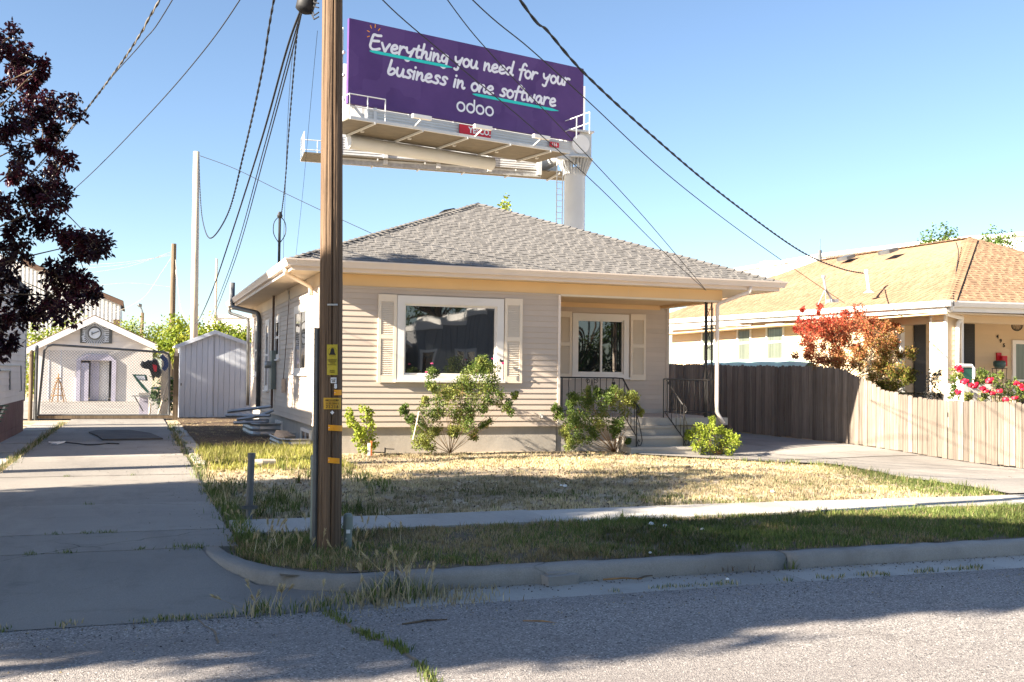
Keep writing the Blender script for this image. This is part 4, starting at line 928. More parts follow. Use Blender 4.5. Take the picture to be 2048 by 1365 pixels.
for k in range(5): q = rA+ru*(RL*(.03+.195*k)); MB().box(q.x-.12, q.x+.12, q.y-.2, q.y, DZ-.3, BZ0+.2).build('upright', MT['steelw'], bb)
dA = pD(608, 320, 56.4); dA.z = 0; deckrun(dA, rA+ru*(RL*.98), rn, 13.28, 2.3, 'rear_deck', 6)
rail_end([dA, dA+rn*2.0, dA+rn*2.0+ru*1.8], 13.3, 1.1)
# post with flared collar, head box, cross tube
P0 = post_c; mb = MB().lathe([(.585, -1), (.585, 13.0)], P0, 32); mb.build('post', MT['steelw'], bb, smooth=False)
HZ = pD(1150, 320, 58.6).z; col_ = MB().lathe([(.6, HZ-.02), (1.0, HZ), (1.0, HZ+.06), (.6, HZ+.06)], P0, 32).build('collar', MT['steelw'], bb)
for k in range(28):
    a_ = 2*math.pi*k/28; c_, s_ = math.cos(a_), math.sin(a_); t_ = Vector((-s_, c_, 0))*.02
    MB().prism([P0+Vector((c_*.585, s_*.585, HZ-.95)), P0+Vector((c_*.98, s_*.98, HZ-.03)), P0+Vector((c_*.585, s_*.585, HZ-.03))], t_).build('gusset', MT['steelw'], col_)
hd = Vector((-.02, 1, 0)).normalized(); hr = Vector((hd.y, -hd.x, 0))
MB().obox(P0+UPZ*(HZ+.74), hr*.70, hd*.66, UPZ*.66).build('head_box', MT['steelw'], bb)
MB().tube([P0+UPZ*(HZ+.74)-hd*.80, P0+UPZ*(HZ+.74)-hd*.655], .52, 32).build('tube_end', MT['white'], bb)
tq = P0+hd*5.0+UPZ*(HZ+.7); MB().tube([P0+UPZ*(HZ+.74)+hd*.6, tq], .5, 24).build('cross_tube', MT['steelw'], bb)
fd = (tq-P0); fd.z = 0; fd.normalize(); MB().obox(tq+fd*.1+UPZ*-.05, Vector((fd.y, -fd.x, 0))*.8, UPZ*.8, fd*.06).build('flange', MT['galv'], bb); MB().obox(tq-fd*.3+UPZ*-.1, Vector((fd.y, -fd.x, 0))*.95, UPZ*.62, fd*.05).build('flange', MT['galv'], bb)
MB().obox(P0+UPZ*(HZ+1.46)-hd*.1, hr*.76, hd*.8, UPZ*.05).build('top_platform', MT['steelw'], bb)
lp = pD(1119, 400, 57.9); ladder(lp.x, lp.y, 0, pD(1119, 236, 57.9).z, (1, .1, 0), .36)
cp = pD(1168.5, 420, 58.4); MB().tube([(cp.x, cp.y, 0), (cp.x, cp.y, pD(1168, 352, 58.4).z), (cp.x-.12, cp.y, pD(1168, 350, 58.4).z)], .035, 6).build('conduit', MT['galv'], bb)
# ================================================================ TAN-ROOFED NEIGHBOUR, number 495
NA = -math.radians(2.0); nu = Vector((math.cos(NA), math.sin(NA), 0)); nv = Vector((-math.sin(NA), math.cos(NA), 0)); NO = pD(1894, 601, 23.5); NO.z = 0
def N3(a, b, z): return NO+nu*a+nv*b+Vector((0, 0, z))    # a to the right, b back from the front eave corner
def nuv(px, py, b=None, a=None):                          # sight line met with a plane of the neighbour's house
    r = Vector(ray(px, py)); c = Vector(CAMP)
    k = ((NO-c).dot(nv)+b)/r.dot(nv) if b is not None else ((NO-c).dot(nu)+a)/r.dot(nu)
    p = c+r*k; d = p-NO; return (d.dot(nu), d.dot(nv), p.z)
nh = thing('neighbour_house', 'tan roofed beige bungalow with white gutters beyond the wooden fence', 'house', N3(4, 6, 0))
NZ = 3.23; NW, NDp = 8.6, 15.5
class NB(MB):                                             # boxes in the neighbour's own axes
    def nb(s, a0, a1, b0, b1, z0, z1): return s.obox(N3((a0+a1)/2, (b0+b1)/2, (z0+z1)/2), nu*((a1-a0)/2), nv*((b1-b0)/2), Vector((0, 0, (z1-z0)/2)))
# roof, the old eave a little higher at the back
e0, e1, e2, e3 = N3(-.04, -.04, NZ), N3(NW, -.04, NZ+.06), N3(NW, NDp, NZ+.2), N3(-.04, NDp, NZ+.26)
ra = N3(4.28, 4.15, 5.36); rb = N3(4.28, NDp-4.3, 5.46)
nr = MB().add([e0, e1, e2, e3, ra, rb], [(0, 1, 4), (1, 2, 5, 4), (2, 3, 5), (3, 0, 4, 5), (3, 2, 1, 0)]).build('roof', MT['nroof'], nh)
NTM = tabmesh('shingle', .15, .011, MT['nroof'])
shingle_slope(nr, e3+up, e0+up, rb+up, ra+up, .15, True, MT['nroof'], 0, NTM, base=.006, tk=.010); shingle_slope(nr, e0+up, e1+up, ra+up, ra+up, .15, True, MT['nroof'], 0, NTM, base=.006, tk=.010)
capline(nr, e0+up*8, ra+up*8, MT['nroof'], .2, .20, .02); capline(nr, ra+up*8, rb+up*8, MT['nroof'], .2, .16, .02)
# gutters, fascia, soffit
def along(p, q, out, z1, z2, name, w_=.13, h_=.13):
    d = (q-p).normalized(); o = out; pr = [(0, 0), (w_*.65, 0), (w_*.95, h_*.7), (w_, h_), (w_*.9, h_), (0, h_*.9)]; vs = []
    for pt, zz in ((p, z1), (q, z2)):
        for (u, z) in pr: vs.append(Vector((pt.x, pt.y, zz-h_))+o*u+UPZ*z)
    n = 6; return MB().add(vs, [(k, (k+1) % n, n+(k+1) % n, n+k) for k in range(n)]+[(5, 4, 3, 2, 1, 0), (6, 7, 8, 9, 10, 11)]).build(name, MT['nwhite'], nh)
along(N3(-.02, NDp, 0), N3(-.02, -.15, 0), -nu, NZ+.25, NZ-.01, 'gutter'); along(N3(-.15, -.02, 0), N3(NW, -.02, 0), -nv, NZ-.012, NZ+.05, 'gutter')
def sloped(a0, b0, a1, b1, z0a, z0b, h, th, name, m, out):
    p, q = N3(a0, b0, 0), N3(a1, b1, 0); vs = [p+UPZ*z0a, q+UPZ*z0b, q+UPZ*(z0b+h), p+UPZ*(z0a+h)]; return MB().prism(vs, out*th).build(name, m, nh)
sloped(0, NDp, 0, 0, NZ+.0, NZ-.25, .13, .03, 'fascia', MT['nwhite'], nu); sloped(0, 0, NW, 0, NZ-.25, NZ-.19, .14, .03, 'fascia', MT['nwhite'], nv)
NB().nb(.03, NW, .03, 2.6, NZ-.29, NZ-.26).nb(.03, .62, 2.6, NDp, NZ-.27, NZ-.24).build('soffit', MT['nsiding'], nh)
# walls
SBN = boardmesh('siding_board', .115, MT['nsiding'], .014)
wa = .62; pb = 2.45      # side wall offset, porch wall set back
def nside(px0, px1, py0, py1): a, b = nuv(px0, py0, a=wa), nuv(px1, py1, a=wa); return (min(a[1], b[1]), max(a[1], b[1]), min(a[2], b[2]), max(a[2], b[2]))
sw = [nside(1534, 1570, 648, 722), nside(1476, 1504, 650, 724), nside(1405, 1432, 652, 726)]
lwn = NB().nb(wa+.004, wa+.12, pb, NDp-.6, 0, NZ-.1).build('left_wall', MT['nsiding'], nh)
pL = N3(wa, NDp-.6, 0); siding(lwn, SBN, (pL.x, pL.y), (-nv.x, -nv.y), NDp-.6-pb, .4, 2.96, .115, [((NDp-.6)-h[1], (NDp-.6)-h[0], h[2], h[3]) for h in sw], joints=False)
pwn = NB().nb(wa, NW-.5, pb+.004, pb+.12, 0, NZ-.1).build('porch_wall', MT['nsiding'], nh)
p0 = N3(wa, pb, 0); nwin = []
dA_ = nuv(2022, 660, b=pb); dB_ = nuv(2075, 660, b=pb); wl = nuv(1866, 655, b=pb); wr_ = nuv(1915, 655, b=pb)
siding(pwn, SBN, (p0.x, p0.y), (nu.x, nu.y), NW-.5-wa, .35, 2.96, .115, [(dA_[0]-wa, dB_[0]-wa+.6, 0, 2.55), (wl[0]-wa, wr_[0]-wa, 1.0, 2.5)], joints=False)
def nwindow(par, a0, a1, b0, b1, z0, z1, side, hm=None, m=None, pane=None):
    f = .075; w_ = NB(); m = m or MT['nwhite']
    if side:   # in the left wall
        x = wa; w_.nb(x-.05, x+.03, b0, b0+f, z0, z1); w_.nb(x-.05, x+.03, b1-f, b1, z0, z1); w_.nb(x-.049, x+.03, b0+f, b1-f, z1-f, z1); w_.nb(x-.049, x+.03, b0+f, b1-f, z0, z0+f)
        if hm: w_.nb(x-.045, x+.03, b0+f, b1-f, hm-.03, hm+.03)
        w_ = w_.build('window', m, par); NB().nb(x-.02, x-.012, b0+f-.01, b1-f+.01, z0+f-.01, z1-f+.01).build('pane', pane or MT['glass'], w_)
    else:
        y = pb; w_.nb(a0, a0+f, y-.05, y+.03, z0, z1); w_.nb(a1-f, a1, y-.05, y+.03, z0, z1); w_.nb(a0+f, a1-f, y-.049, y+.03, z1-f, z1); w_.nb(a0+f, a1-f, y-.049, y+.03, z0, z0+f)
        if hm: w_.nb(a0+f, a1-f, y-.045, y+.03, hm-.03, hm+.03)
        w_ = w_.build('window', m, par); NB().nb(a0+f-.01, a1-f+.01, y-.02, y-.012, z0+f-.01, z1-f+.01).build('pane', pane or MT['glass'], w_)
    return w_
MT['curtain'] = mat('net_curtain_glass', (.13, .15, .125), .08, .3, 1.2, stretch=(14, 14, .4), spec=.6)
for h in sw: nwindow(nh, 0, 0, h[0], h[1], h[2], h[3], True, (h[2]+h[3])/2, pane=MT['curtain'])
nwindow(nh, wl[0], wr_[0], 0, 0, 1.0, 2.5, False, None, pane=MT['curtain'])
def nshutter(x0, x1, y0, y1):
    a, b = nuv(x0, y0, b=pb-.03), nuv(x1, y1, b=pb-.03); sh = NB().nb(a[0], b[0], pb-.05, pb-.017, .85, a[2]).build('shutter', MT['nshut'], nh)
    lv = NB(); z = .92
    while z < a[2]-.08: lv.nb(a[0]+.04, b[0]-.04, pb-.058, pb-.05, z, z+.018); z += .04
    lv.build('louvres', MT['nshut'], sh, kind='stuff')
nshutter(1828, 1851, 646, 760); nshutter(1927, 1949, 648, 760)
# door
d0, d1 = dA_[0], dA_[0]+1.0
dr = NB().nb(d0, d0+.1, pb-.06, pb+.03, .35, 2.5).nb(d0+.9, d1, pb-.06, pb+.03, .35, 2.5).nb(d0+.1, d0+.9, pb-.059, pb+.03, 2.4, 2.5).build('door_frame', MT['nwhite'], nh)
NB().nb(d0+.1, d0+.9, pb-.03, pb-.015, .4, 1.45).build('lower_panel', MT['dark'], dr); NB().nb(d0+.1, d0+.9, pb-.035, pb-.015, 1.47, 2.4).build('lace_pane', MT['curtain'], dr); NB().nb(d0+.1, d0+.9, pb-.05, pb-.01, 1.44, 1.49).build('rail', MT['nwhite'], dr)
# house number
for ch, x, y in (('4', 1995, 674), ('9', 2001.5, 682.5), ('5', 2008, 691.5)):
    q = nuv(x, y, b=pb-.02); text_on(nh, ch, .135, N3(q[0], pb-.022, q[2]), nu, UPZ, MT['black'], 'house_number', bold=.003, ext=.006)
# corner column, porch posts, beam, floor
ca = nuv(1886, 700, b=.55); cb_ = nuv(1912, 700, b=.55)
cl = NB().nb(ca[0]+.02, cb_[0]+.12, .5, .95, 0, NZ-.28).build('corner_column', MT['nsiding'], nh)
e_ = boardmesh('siding_board', .115, MT['nsiding'], .012)
q = N3(ca[0]+.02, .95, 0); siding(cl, e_, (q.x, q.y), (-nv.x, -nv.y), .45, .3, 2.94, .115, joints=False); q = N3(ca[0]+.02, .5, 0); siding(cl, e_, (q.x, q.y), (nu.x, nu.y), cb_[0]-ca[0]+.1, .3, 2.94, .115, joints=False)
for (xx, yy_) in ((ca[0]-.005, .46), (ca[0]-.005, .93), (cb_[0]+.08, .46)): NB().nb(xx, xx+.06, yy_, yy_+.06, .2, NZ-.29).build('column_trim', MT['nwhite'], nh)
pq = nuv(1788, 640, a=wa); NB().nb(wa-.02, wa+.1, pb-.1, pb+.004, .2, NZ-.28).build('corner_trim', MT['nwhite'], nh)
NB().nb(.3, NW-.3, .35, pb, -.1, .35).build('porch_floor', MT['found'], nh)
NB().nb(.5, NW-.4, .5, .7, NZ-.45, NZ-.27).nb(.5, .72, .95, pb, NZ-.45, NZ-.271).build('porch_beam', MT['nsiding'], nh)
def npt(px, py, b): q = nuv(px, py, b=b); return N3(q[0], b, q[2])
downspout(nh, [npt(1905, 610, -.08), npt(1903, 618, -.05), npt(1893, 628, .2), npt(1926, 637, .42), npt(1916, 645, .42), npt(1915, 714, .42), npt(1914, 795, .42)], MT['nwhite'], .1)
ng = NB(); rz0 = 1.12
for b_ in (.62,):
    ng.bar(N3(1.0, b_, 1.12), N3(NW-.5, b_, 1.12), .04)
    for k in range(60): ng.bar(N3(1.05+k*.12, b_, .4), N3(1.05+k*.12, b_, 1.12), .015)
for k in range(12): ng.bar(N3(.6, .95+k*.125, .4), N3(.6, .95+k*.125, 1.12), .015)
ng.bar(N3(.6, .95, 1.12), N3(.6, pb, 1.12), .04); ng.build('porch_railing', MT['iron'], nh)
# roof furniture
for px, py, D in ((1692, 514, 33), (1776, 501, 30.5)):
    c = pD(px, py+2, D); MB().obox(c, nv*.26, (nu*.94+UPZ*.34)*.16, (UPZ*.94-nu*.34)*.05).build('roof_vent', MT['greysteel'], nh)
c = pD(1640, 521, 36.5); MB().tube([c+UPZ*-.4, c+UPZ*.35], .06, 8).tube([c+UPZ*.35, c+UPZ*.75], .012, 5).tube([c+UPZ*-.42, c+UPZ*-.3], .16, 10).build('vent_pipe', MT['greysteel'], nh)
mh = NM; mbz = pD(1738, 585, 26.4); MB().tube([mbz, mh], .035, 8).lathe([(.05, 0), (.06, .05), (.04, .1)], mh-UPZ*.03, 10).lathe([(.14, -.02), (.05, .05)], mbz, 12).build('service_mast', MT['nwhite'], nh)
dd = pD(1664, 601, 26.2); dm = MB(); d1_, d2_ = pD(1651, 578, 26.0), pD(1647, 556, 26.0)
dm.tube([dd, d1_, d2_], .03, 8).tube([d2_, d2_+UPZ*.06], .05, 8).tube([d1_, pD(1636, 610, 25.9)], .012, 5).tube([d1_, pD(1652, 609, 25.8)], .012, 5).obox(dd+UPZ*-.02, nv*.14, nu*.1, UPZ*.04); dm.build('dish_mount', MT['galv'], nh)
cw = [pD(1912, 485, 27.9), pD(1917, 505, 27.2), pD(1913, 540, 25.7), pD(1908, 570, 24.6), pD(1907, 600, 23.45), pD(1908, 612, 23.4)]
MB().tube(smooth_path(cw, 5), .012, 5).build('roof_wire', MT['cable'], nh)
# things on the neighbour's porch
q = nuv(2003, 720, b=pb-.1); mbx = thing('mailbox', 'red wall mailbox below the house number on the beige porch', 'mailbox', N3(q[0], pb-.1, q[2]-.15))
NB().nb(q[0]-.10, q[0]+.04, pb-.06, pb-.02, q[2]-.08, q[2]+.18).build('back_plate', MT['red'], mbx); NB().nb(q[0]-.02, q[0]+.13, pb-.16, pb-.05, q[2]-.16, q[2]+.10).build('box', MT['red'], mbx)
q = nuv(1999, 735, b=pb-.35); ps = thing('plant_stand', 'wire plant stand holding a dark pot under the red mailbox', 'plant stand', N3(q[0], pb-.35, .35)); w_ = MB(); c = N3(q[0], pb-.35, 0); zt = nuv(1999, 728, b=pb-.35)[2]-.12
for a_ in range(4):
    th = a_*1.571+.4; o_ = Vector((math.cos(th), math.sin(th), 0)); w_.tube([c+o_*.2+UPZ*.36, c+o_*.13+UPZ*(zt*.6), c+o_*.18+UPZ*zt], .008, 5)
w_.tube([c+Vector((math.cos(t), math.sin(t), 0))*.18+UPZ*zt for t in np.linspace(0, 6.283, 17)], .008, 5); w_.build('frame', MT['iron'], ps)
MB().lathe([(.10, 0), (.15, .08), (.15, .16), (.12, .2)], c+UPZ*zt, 14).build('pot', MT['ceramic'], ps, smooth=True)
q = nuv(2034, 652, b=1.2); go = thing('wire_globe', 'black wire globe hanging by the white porch door', 'ornament', N3(q[0], 1.2, q[2])); c = N3(q[0], 1.2, q[2]); w_ = MB()
for k in range(9):
    th = k*math.pi/9; w_.tube([c+Vector((math.cos(th)*math.cos(t), math.sin(th)*math.cos(t), math.sin(t)))*.125 for t in np.linspace(0, 6.283, 21)], .006, 4)
w_.build('wire_cage', MT['iron'], go); MB().tube([c+UPZ*.125, Vector((c.x, c.y, NZ-.3))], .004, 4).build('hanging_wire', MT['iron'], go)
q = nuv(1982, 639, b=1.0); c = N3(q[0], 1.0, q[2]); bh = thing('birdhouse', 'small brown birdhouse hanging under the porch eave near number', 'birdhouse', c)
MB().box(c.x-.045, c.x+.045, c.y-.045, c.y+.045, c.z-.07, c.z+.02).build('box', MT['paleP'], bh); MB().prism([c+Vector((-.075, -.06, .015)), c+Vector((.075, -.06, .015)), c+Vector((0, -.06, .08))], (0, .12, 0)).build('gable_roof', MT['brown'], bh); MB().tube([c+UPZ*.07, Vector((c.x, c.y, NZ-.28))], .004, 4).build('string', MT['iron'], bh); MB().lathe([(.016, 0), (.016, .004)], c+Vector((0, -.047, -.02)), 8, (0, -1, 0)).build('hole', MT['black'], bh)
# white planter box, green chair behind it, dark covered shape by the column
q = nuv(1935, 770, b=-.7); c = N3(q[0], -.7, 0); 
pb_ = thing('planter_box', 'pale stuccoed planter box among the red roses beyond the fence', 'planter', c)
NB().nb(q[0]-.36, q[0]+.36, -1.0, -.4, 0, nuv(1935, 770, b=-.7)[2]+.02).build('box', MT['garage'], pb_)
q2 = nuv(1928, 752, b=-.25); ch = thing('garden_chair', 'white tube framed garden chair with dark green seat back behind the planter', 'chair', N3(q2[0], -.2, 0)); ft = MB(); z1 = nuv(1935, 732, b=-.2)[2]; a0, a1 = nuv(1916, 740, b=-.2)[0], nuv(1947, 740, b=-.2)[0]
ft.tube([N3(a0, -.2, 0), N3(a0, -.2, z1-.05), N3(a0+.05, -.2, z1), N3(a1-.05, -.2, z1), N3(a1, -.2, z1-.05), N3(a1, -.2, 0)], .04, 8); ft.tube([N3(a0, .25, 0), N3(a0, .25, .5), N3(a0, -.2, .55)], .035, 8); ft.tube([N3(a1, .25, 0), N3(a1, .25, .5), N3(a1, -.2, .55)], .035, 8); ft.build('frame', MT['nwhite'], ch)
NB().nb(a0+.05, a1-.05, -.21, -.17, .55, z1-.05).build('seat_back', MT['greenp'], ch); NB().nb(a0+.05, a1-.05, -.2, .25, .46, .52).build('seat', MT['greenp'], ch)
# pale green tarpaulin over something long behind the fence
ta_ = pX(1395, 724, 15.75); tb_ = pX(1605, 726, 15.75); tp = thing('tarpaulin_cover', 'pale green ribbed tarpaulin cover showing above the dark fence', 'cover', (15.9, (ta_.y+tb_.y)/2, 0))
vs = []; ny, na = 16, 9
for i in range(ny+1):
    y = tb_.y+(ta_.y-tb_.y)*i/ny; h = 1.86+.07*abs(math.sin(i/ny*math.pi*4))+.05*min(1, i/2, (ny-i)/2)
    for k in range(na+1):
        a_ = math.pi*k/na; vs.append((16.0-.42*math.cos(a_), y, .3+(h-.3)*math.sin(a_)**.6))
MB().add(vs, [(i*(na+1)+k, i*(na+1)+k+1, (i+1)*(na+1)+k+1, (i+1)*(na+1)+k) for i in range(ny) for k in range(na)]).build('cloth', MT['tarp'], tp, smooth=True)
for k in range(4):
    y = tb_.y+(ta_.y-tb_.y)*(k+.5)/4; MB().tube([(16.0-.43*math.cos(a_), y, .3+1.60*math.sin(a_)**.6) for a_ in np.linspace(0, math.pi, 12)], .02, 5).build('rib', MT['tarp'], tp)
# ================================================================ WOODEN FENCE
FX = 15.0; fence = thing('picket_fence', 'weathered wooden board fence stepping down beside the right driveway', 'fence', (FX, 20, 0))
def ftop(y): return float(np.interp(y, [13, 14.6, 16.6, 17.4, 18.3, 19.0, 19.7, 20.5, 24, 28, 40], [1.04, 1.055, 1.06, 1.10, 1.22, 1.45, 1.66, 1.73, 1.78, 1.85, 1.9]))
pk = []
for kk in range(6):
    L_ = .135; h = 1.0; mb = MB(); d = .03; pr = [(0, 0), (L_, 0), (L_, 1-.02), (L_-.03, 1), (.03, 1), (0, 1-.02)]; tw = random.uniform(-.004, .004)
    mb.add([(0+(tw if i in (1, 2) else 0), y, z) for i, (y, z) in enumerate(pr)]+[(.018, y, z) for (y, z) in pr], [(5, 4, 3, 2, 1, 0), (6, 7, 8, 9, 10, 11)]+[(i, (i+1) % 6, 6+(i+1) % 6, 6+i) for i in range(6)]); pk.append(mb.mesh('picket', MT['fence']))
y = 12.6
while y < 33:
    zb = float(gz(FX, y))+.03+random.uniform(-.01, .02); zt = ftop(y)+random.uniform(-.018, .018)
    o = inst('picket', pk[random.randrange(6)], fence, (FX+random.uniform(-.006, .006), y, zb), random.uniform(-.03, .03), (1, random.uniform(.93, 1.0), zt-zb)); y += .141
for zf in (.25, .72):
    yy_ = np.arange(12.6, 33, .6); mb = MB()
    for a, b in zip(yy_[:-1], yy_[1:]): mb.bar((FX+.045, a, .0+zf*ftop(a)), (FX+.045, b, zf*ftop(b)), .04, .09)
    mb.build('fence_rail', MT['fence'], fence)
for yp in np.arange(12.8, 33, 2.4): MB().box(FX+.07, FX+.16, yp, yp+.09, -.3, ftop(yp)-.06).build('fence_post', MT['fence'], fence)
# ================================================================ LEFT SIDE: GATE, SHED, GARAGE, NEIGHBOUR
LX, LY0, LY1 = -2.45, 18.7, 27.2
lhs = thing('left_house', 'pale sided house with maroon block base at the left edge beside the driveway', 'house', (-7, 23, 0))
lfw = MB().box(-11, LX, LY0, LY1, -.2, .74).build('foundation', MT['maroon'], lhs)
for k in range(4):
    off = .2 if k % 2 else 0
    for j in range(22):
        y0 = LY0+j*.4+off
        if y0+.4 > LY1: break
        MB().box(LX+.001, LX+.012, y0+.006, y0+.394, k*.185+.004, k*.185+.178).build('block', MT['maroon'], lfw)
lww = MB().box(-11, LX-.002, LY0+.01, LY1-.01, .74, 3.3).build('wall', MT['lsiding'], lhs)
LBM = boardmesh('siding_board', .125, MT['lsiding'], .018); siding(lww, LBM, (LX, LY0), (0, 1), LY1-LY0-.02, .74, 3.28, .125, joints=False)
MB().box(LX-.01, LX+.03, LY1-.06, LY1+.01, .7, 3.3).build('corner_trim', MT['galv'], lhs)
MB().prism([(-11.6, LY0-.1, 3.25), (LX+.08, LY0-.1, 3.25), (LX+.08, LY0-.1, 3.35), (-6.7, LY0-.1, 4.9), (-11.6, LY0-.1, 3.35)], (0, LY1-LY0+.15, 0)).build('roof', MT['shingle'], lhs)
wv = [pX(0, 731, LX+.03), pX(42, 731, LX+.03), pX(43, 782, LX+.03), pX(40, 783, LX+.03)]; MB().tube([wv[1], wv[2], wv[3]], .012, 5).tube([pX(0, 741, LX+.03), pX(20, 741, LX+.03), pX(20, 780, LX+.03)], .02, 6).tube([wv[0], wv[1]], .012, 5).build('wall_conduit', MT['galv'], lhs)
# green slatted chair at the very left edge
g0 = pZ(-12, 905, 0); g0 = Vector((pY(4, 842, 19.6).x, 19.6, 0)); gc = thing('garden_chair', 'green slatted garden chair cut by the left edge beside the pale siding', 'chair', g0+Vector((-.2, 0, 0)))
t0 = pY(16, 812, 19.6); t1 = pY(-30, 815, 19.6); b0_ = pY(-2, 850, 19.6)
for k in range(6):
    a = t0.lerp(b0_, k/5.0); MB().bar(a+Vector((0, -.1, 0)), a+Vector((-.5, .25, 0)), .06, .02).build('slat', MT['greenp'], gc)
for dx, dy in ((-.05, 0), (-.45, .25)): MB().tube([t0+Vector((dx, dy, 0)), b0_+Vector((dx, dy, 0)), Vector((b0_.x+dx-.05, b0_.y+dy, 0))], .018, 6).build('leg', MT['nwhite'], gc)
# chain-link gate
GY = 33.4
gl, gr = pY(76, 838, GY), pY(338, 838, GY); ztl, ztr = pY(105, 690, GY).z, pY(330, 705, GY).z
gate = thing('chain_link_gate', 'chain link gate with grey tube frame across the driveway', 'gate', (gl.x+1.7, GY, 0))
fr = [Vector((gl.x, GY, .12)), Vector((gl.x+.12, GY, ztl-.18)), Vector((gl.x+.20, GY, ztl-.05)), Vector((gl.x+.35, GY, ztl)), Vector((gr.x-.2, GY, ztr)), Vector((gr.x-.06, GY, ztr-.05)), Vector((gr.x-.02, GY, ztr-.2)), Vector((gr.x, GY, .12))]
MB().tube(fr, .034, 8).tube([fr[-1], fr[0]], .03, 8).build('frame', MT['greysteel'], gate)
lk = MB(); pt = .085; W_ = gr.x-gl.x-.1; H_ = 1.86; x0 = gl.x+.08
for sgn in (1, -1):
    c = -H_
    while c < W_:
        # line x = c + t, z = t (or mirrored)
        t0, t1 = max(0, -c), min(H_, W_-c)
        if t1 > t0:
            a = Vector((x0+c+t0, GY+.004*sgn, .16+(t0 if sgn > 0 else H_-t0))); b = Vector((x0+c+t1, GY+.004*sgn, .16+(t1 if sgn > 0 else H_-t1)))
            lk.tube([a, b], .0045, 3, False)
        c += pt
lk.build('wire_mesh', MT['greysteel'], gate, kind='stuff')
for z in (.5, 1.2): MB().box(gr.x-.02, gr.x+.12, GY-.03, GY+.03, z, z+.05).build('hinge', MT['greysteel'], gate)
MB().box(gl.x-.1, gr.x+.15, GY-.06, GY+.05, .02, .11).build('threshold_board', MT['darkP'], gate)
for nm, px, zt, r, lb in (('gate_post', 70, 2.1, .05, 'tall dark steel gate post at the left of the chain link gate'), ('gate_post', 60, 1.95, .06, 'rolled chain link bundle post beside the left gate post')):
    q = pY(px, 838, GY-.1); tag(MB().tube([(q.x, GY-.1, -.1), (q.x, GY-.1, zt)], r, 10).lathe([(r*1.15, zt), (r*.9, zt+.03), (.01, zt+.06)], (q.x, GY-.1, 0), 10).build(nm, MT['greysteel'] if r < .055 else MT['darkP'], None), lb, 'post', 'gate posts')
q = pY(350, 838, GY); wpst = thing('fence_post', 'dark old timber fence post between the gate and the white shed', 'post', (q.x, GY, 0)); MB().box(q.x-.07, q.x+.08, GY-.07, GY+.08, -.1, 2.0).build('timber', MT['darkP'], wpst); MB().box(q.x-.05, q.x+.05, GY-.075, GY-.07, 1.9, 2.12).build('cap_board', MT['paleP'], wpst)
# white garden shed
SY = 34.4; s0, s1 = pY(357, 836, SY).x, pY(509, 836, SY).x; sap = pY(430, 664, SY); szl, szr = pY(352, 690, SY).z, pY(509, 692, SY).z
shed = thing('garden_shed', 'small white plank shed with low gable at the end of the bungalow wall', 'shed', ((s0+s1)/2, SY+1, 0))
def gab(x): return szl+(sap.z-szl)*(x-s0)/(sap.x-s0) if x < sap.x else sap.z+(szr-sap.z)*(x-sap.x)/(s1-sap.x)
MB().prism([(s0, SY+.03, 0), (s1, SY+.03, 0), (s1, SY+.03, szr-.06), (sap.x, SY+.03, sap.z-.06), (s0, SY+.03, szl-.06)], (0, 2.2, 0)).build('body', MT['shed'], shed)
xb = s0
while xb < s1-.03:
    xe = min(xb+.168, s1); MB().add([(xb+.006, SY, .02), (xe-.006, SY, .02), (xe-.006, SY, gab(xe-.006)-.05), (xb+.006, SY, gab(xb)-.05), (xb, SY+.035, .02), (xe, SY+.035, .02), (xe, SY+.035, gab(xe)-.05), (xb, SY+.035, gab(xb)-.05)], [(0, 1, 2, 3), (0, 4, 5, 1), (1, 5, 6, 2), (2, 6, 7, 3), (3, 7, 4, 0)]).build('plank', MT['shed'], shed); xb = xe
rfS = MB(); z_ = Vector((0, 0, .05))
L0, R0, A0 = Vector((s0-.14, SY-.12, szl-.06)), Vector((s1+.07, SY-.12, szr-.05)), Vector((sap.x, SY-.12, sap.z))
rfS.prism([L0, A0, A0+z_, L0+z_], (0, 2.5, 0)); rfS.prism([A0, R0, R0+z_, A0+z_], (0, 2.5, 0)); rfS = rfS.build('roof', MT['shed'], shed)
MB().prism([L0+Vector((0, -.02, -.07)), A0+Vector((0, -.02, -.07)), A0+Vector((0, -.02, .04)), L0+Vector((0, -.02, .04))], (0, .02, 0)).prism([A0+Vector((0, -.02, -.07)), R0+Vector((0, -.02, -.07)), R0+Vector((0, -.02, .04)), A0+Vector((0, -.02, .04))], (0, .019, 0)).build('barge_board', MT['shed'], rfS)
MB().box(sap.x-.006, sap.x+.006, SY-.006, SY, .05, sap.z-.15).build('door_gap', MT['greysteel'], shed)
MB().box(s0+.04, s0+.07, SY-.02, SY, 1.0, 1.08).build('latch', MT['greysteel'], shed)
# white garage
GZ = 53.0; gx0, gx1 = pY(72, 803, GZ).x, pY(303, 803, GZ).x; gap_ = pY(190, 632, GZ); gel, ger = pY(52, 697, GZ), pY(315, 690, GZ)
gar = thing('garage', 'white gabled garage behind the chain link gate with lilac doorway', 'garage', ((gx0+gx1)/2, GZ+3, 0))
da, db = pY(160, 790, GZ).x, pY(222, 790, GZ).x; dz = pY(190, 722, GZ).z
def garz(x): return gel.z+(gap_.z-gel.z)*(x-gel.x)/(gap_.x-gel.x) if x < gap_.x else gap_.z+(ger.z-gap_.z)*(x-gap_.x)/(ger.x-gap_.x)
mb = MB(); mb.prism([(gx0, GZ, 0), (da, GZ, 0), (da, GZ, dz), (db, GZ, dz), (db, GZ, 0), (gx1, GZ, 0), (gx1, GZ, garz(gx1)-.1), (gap_.x, GZ, gap_.z-.12), (gx0, GZ, garz(gx0)-.1)], (0, .15, 0)); mb.build('front_wall', MT['garage'], gar)
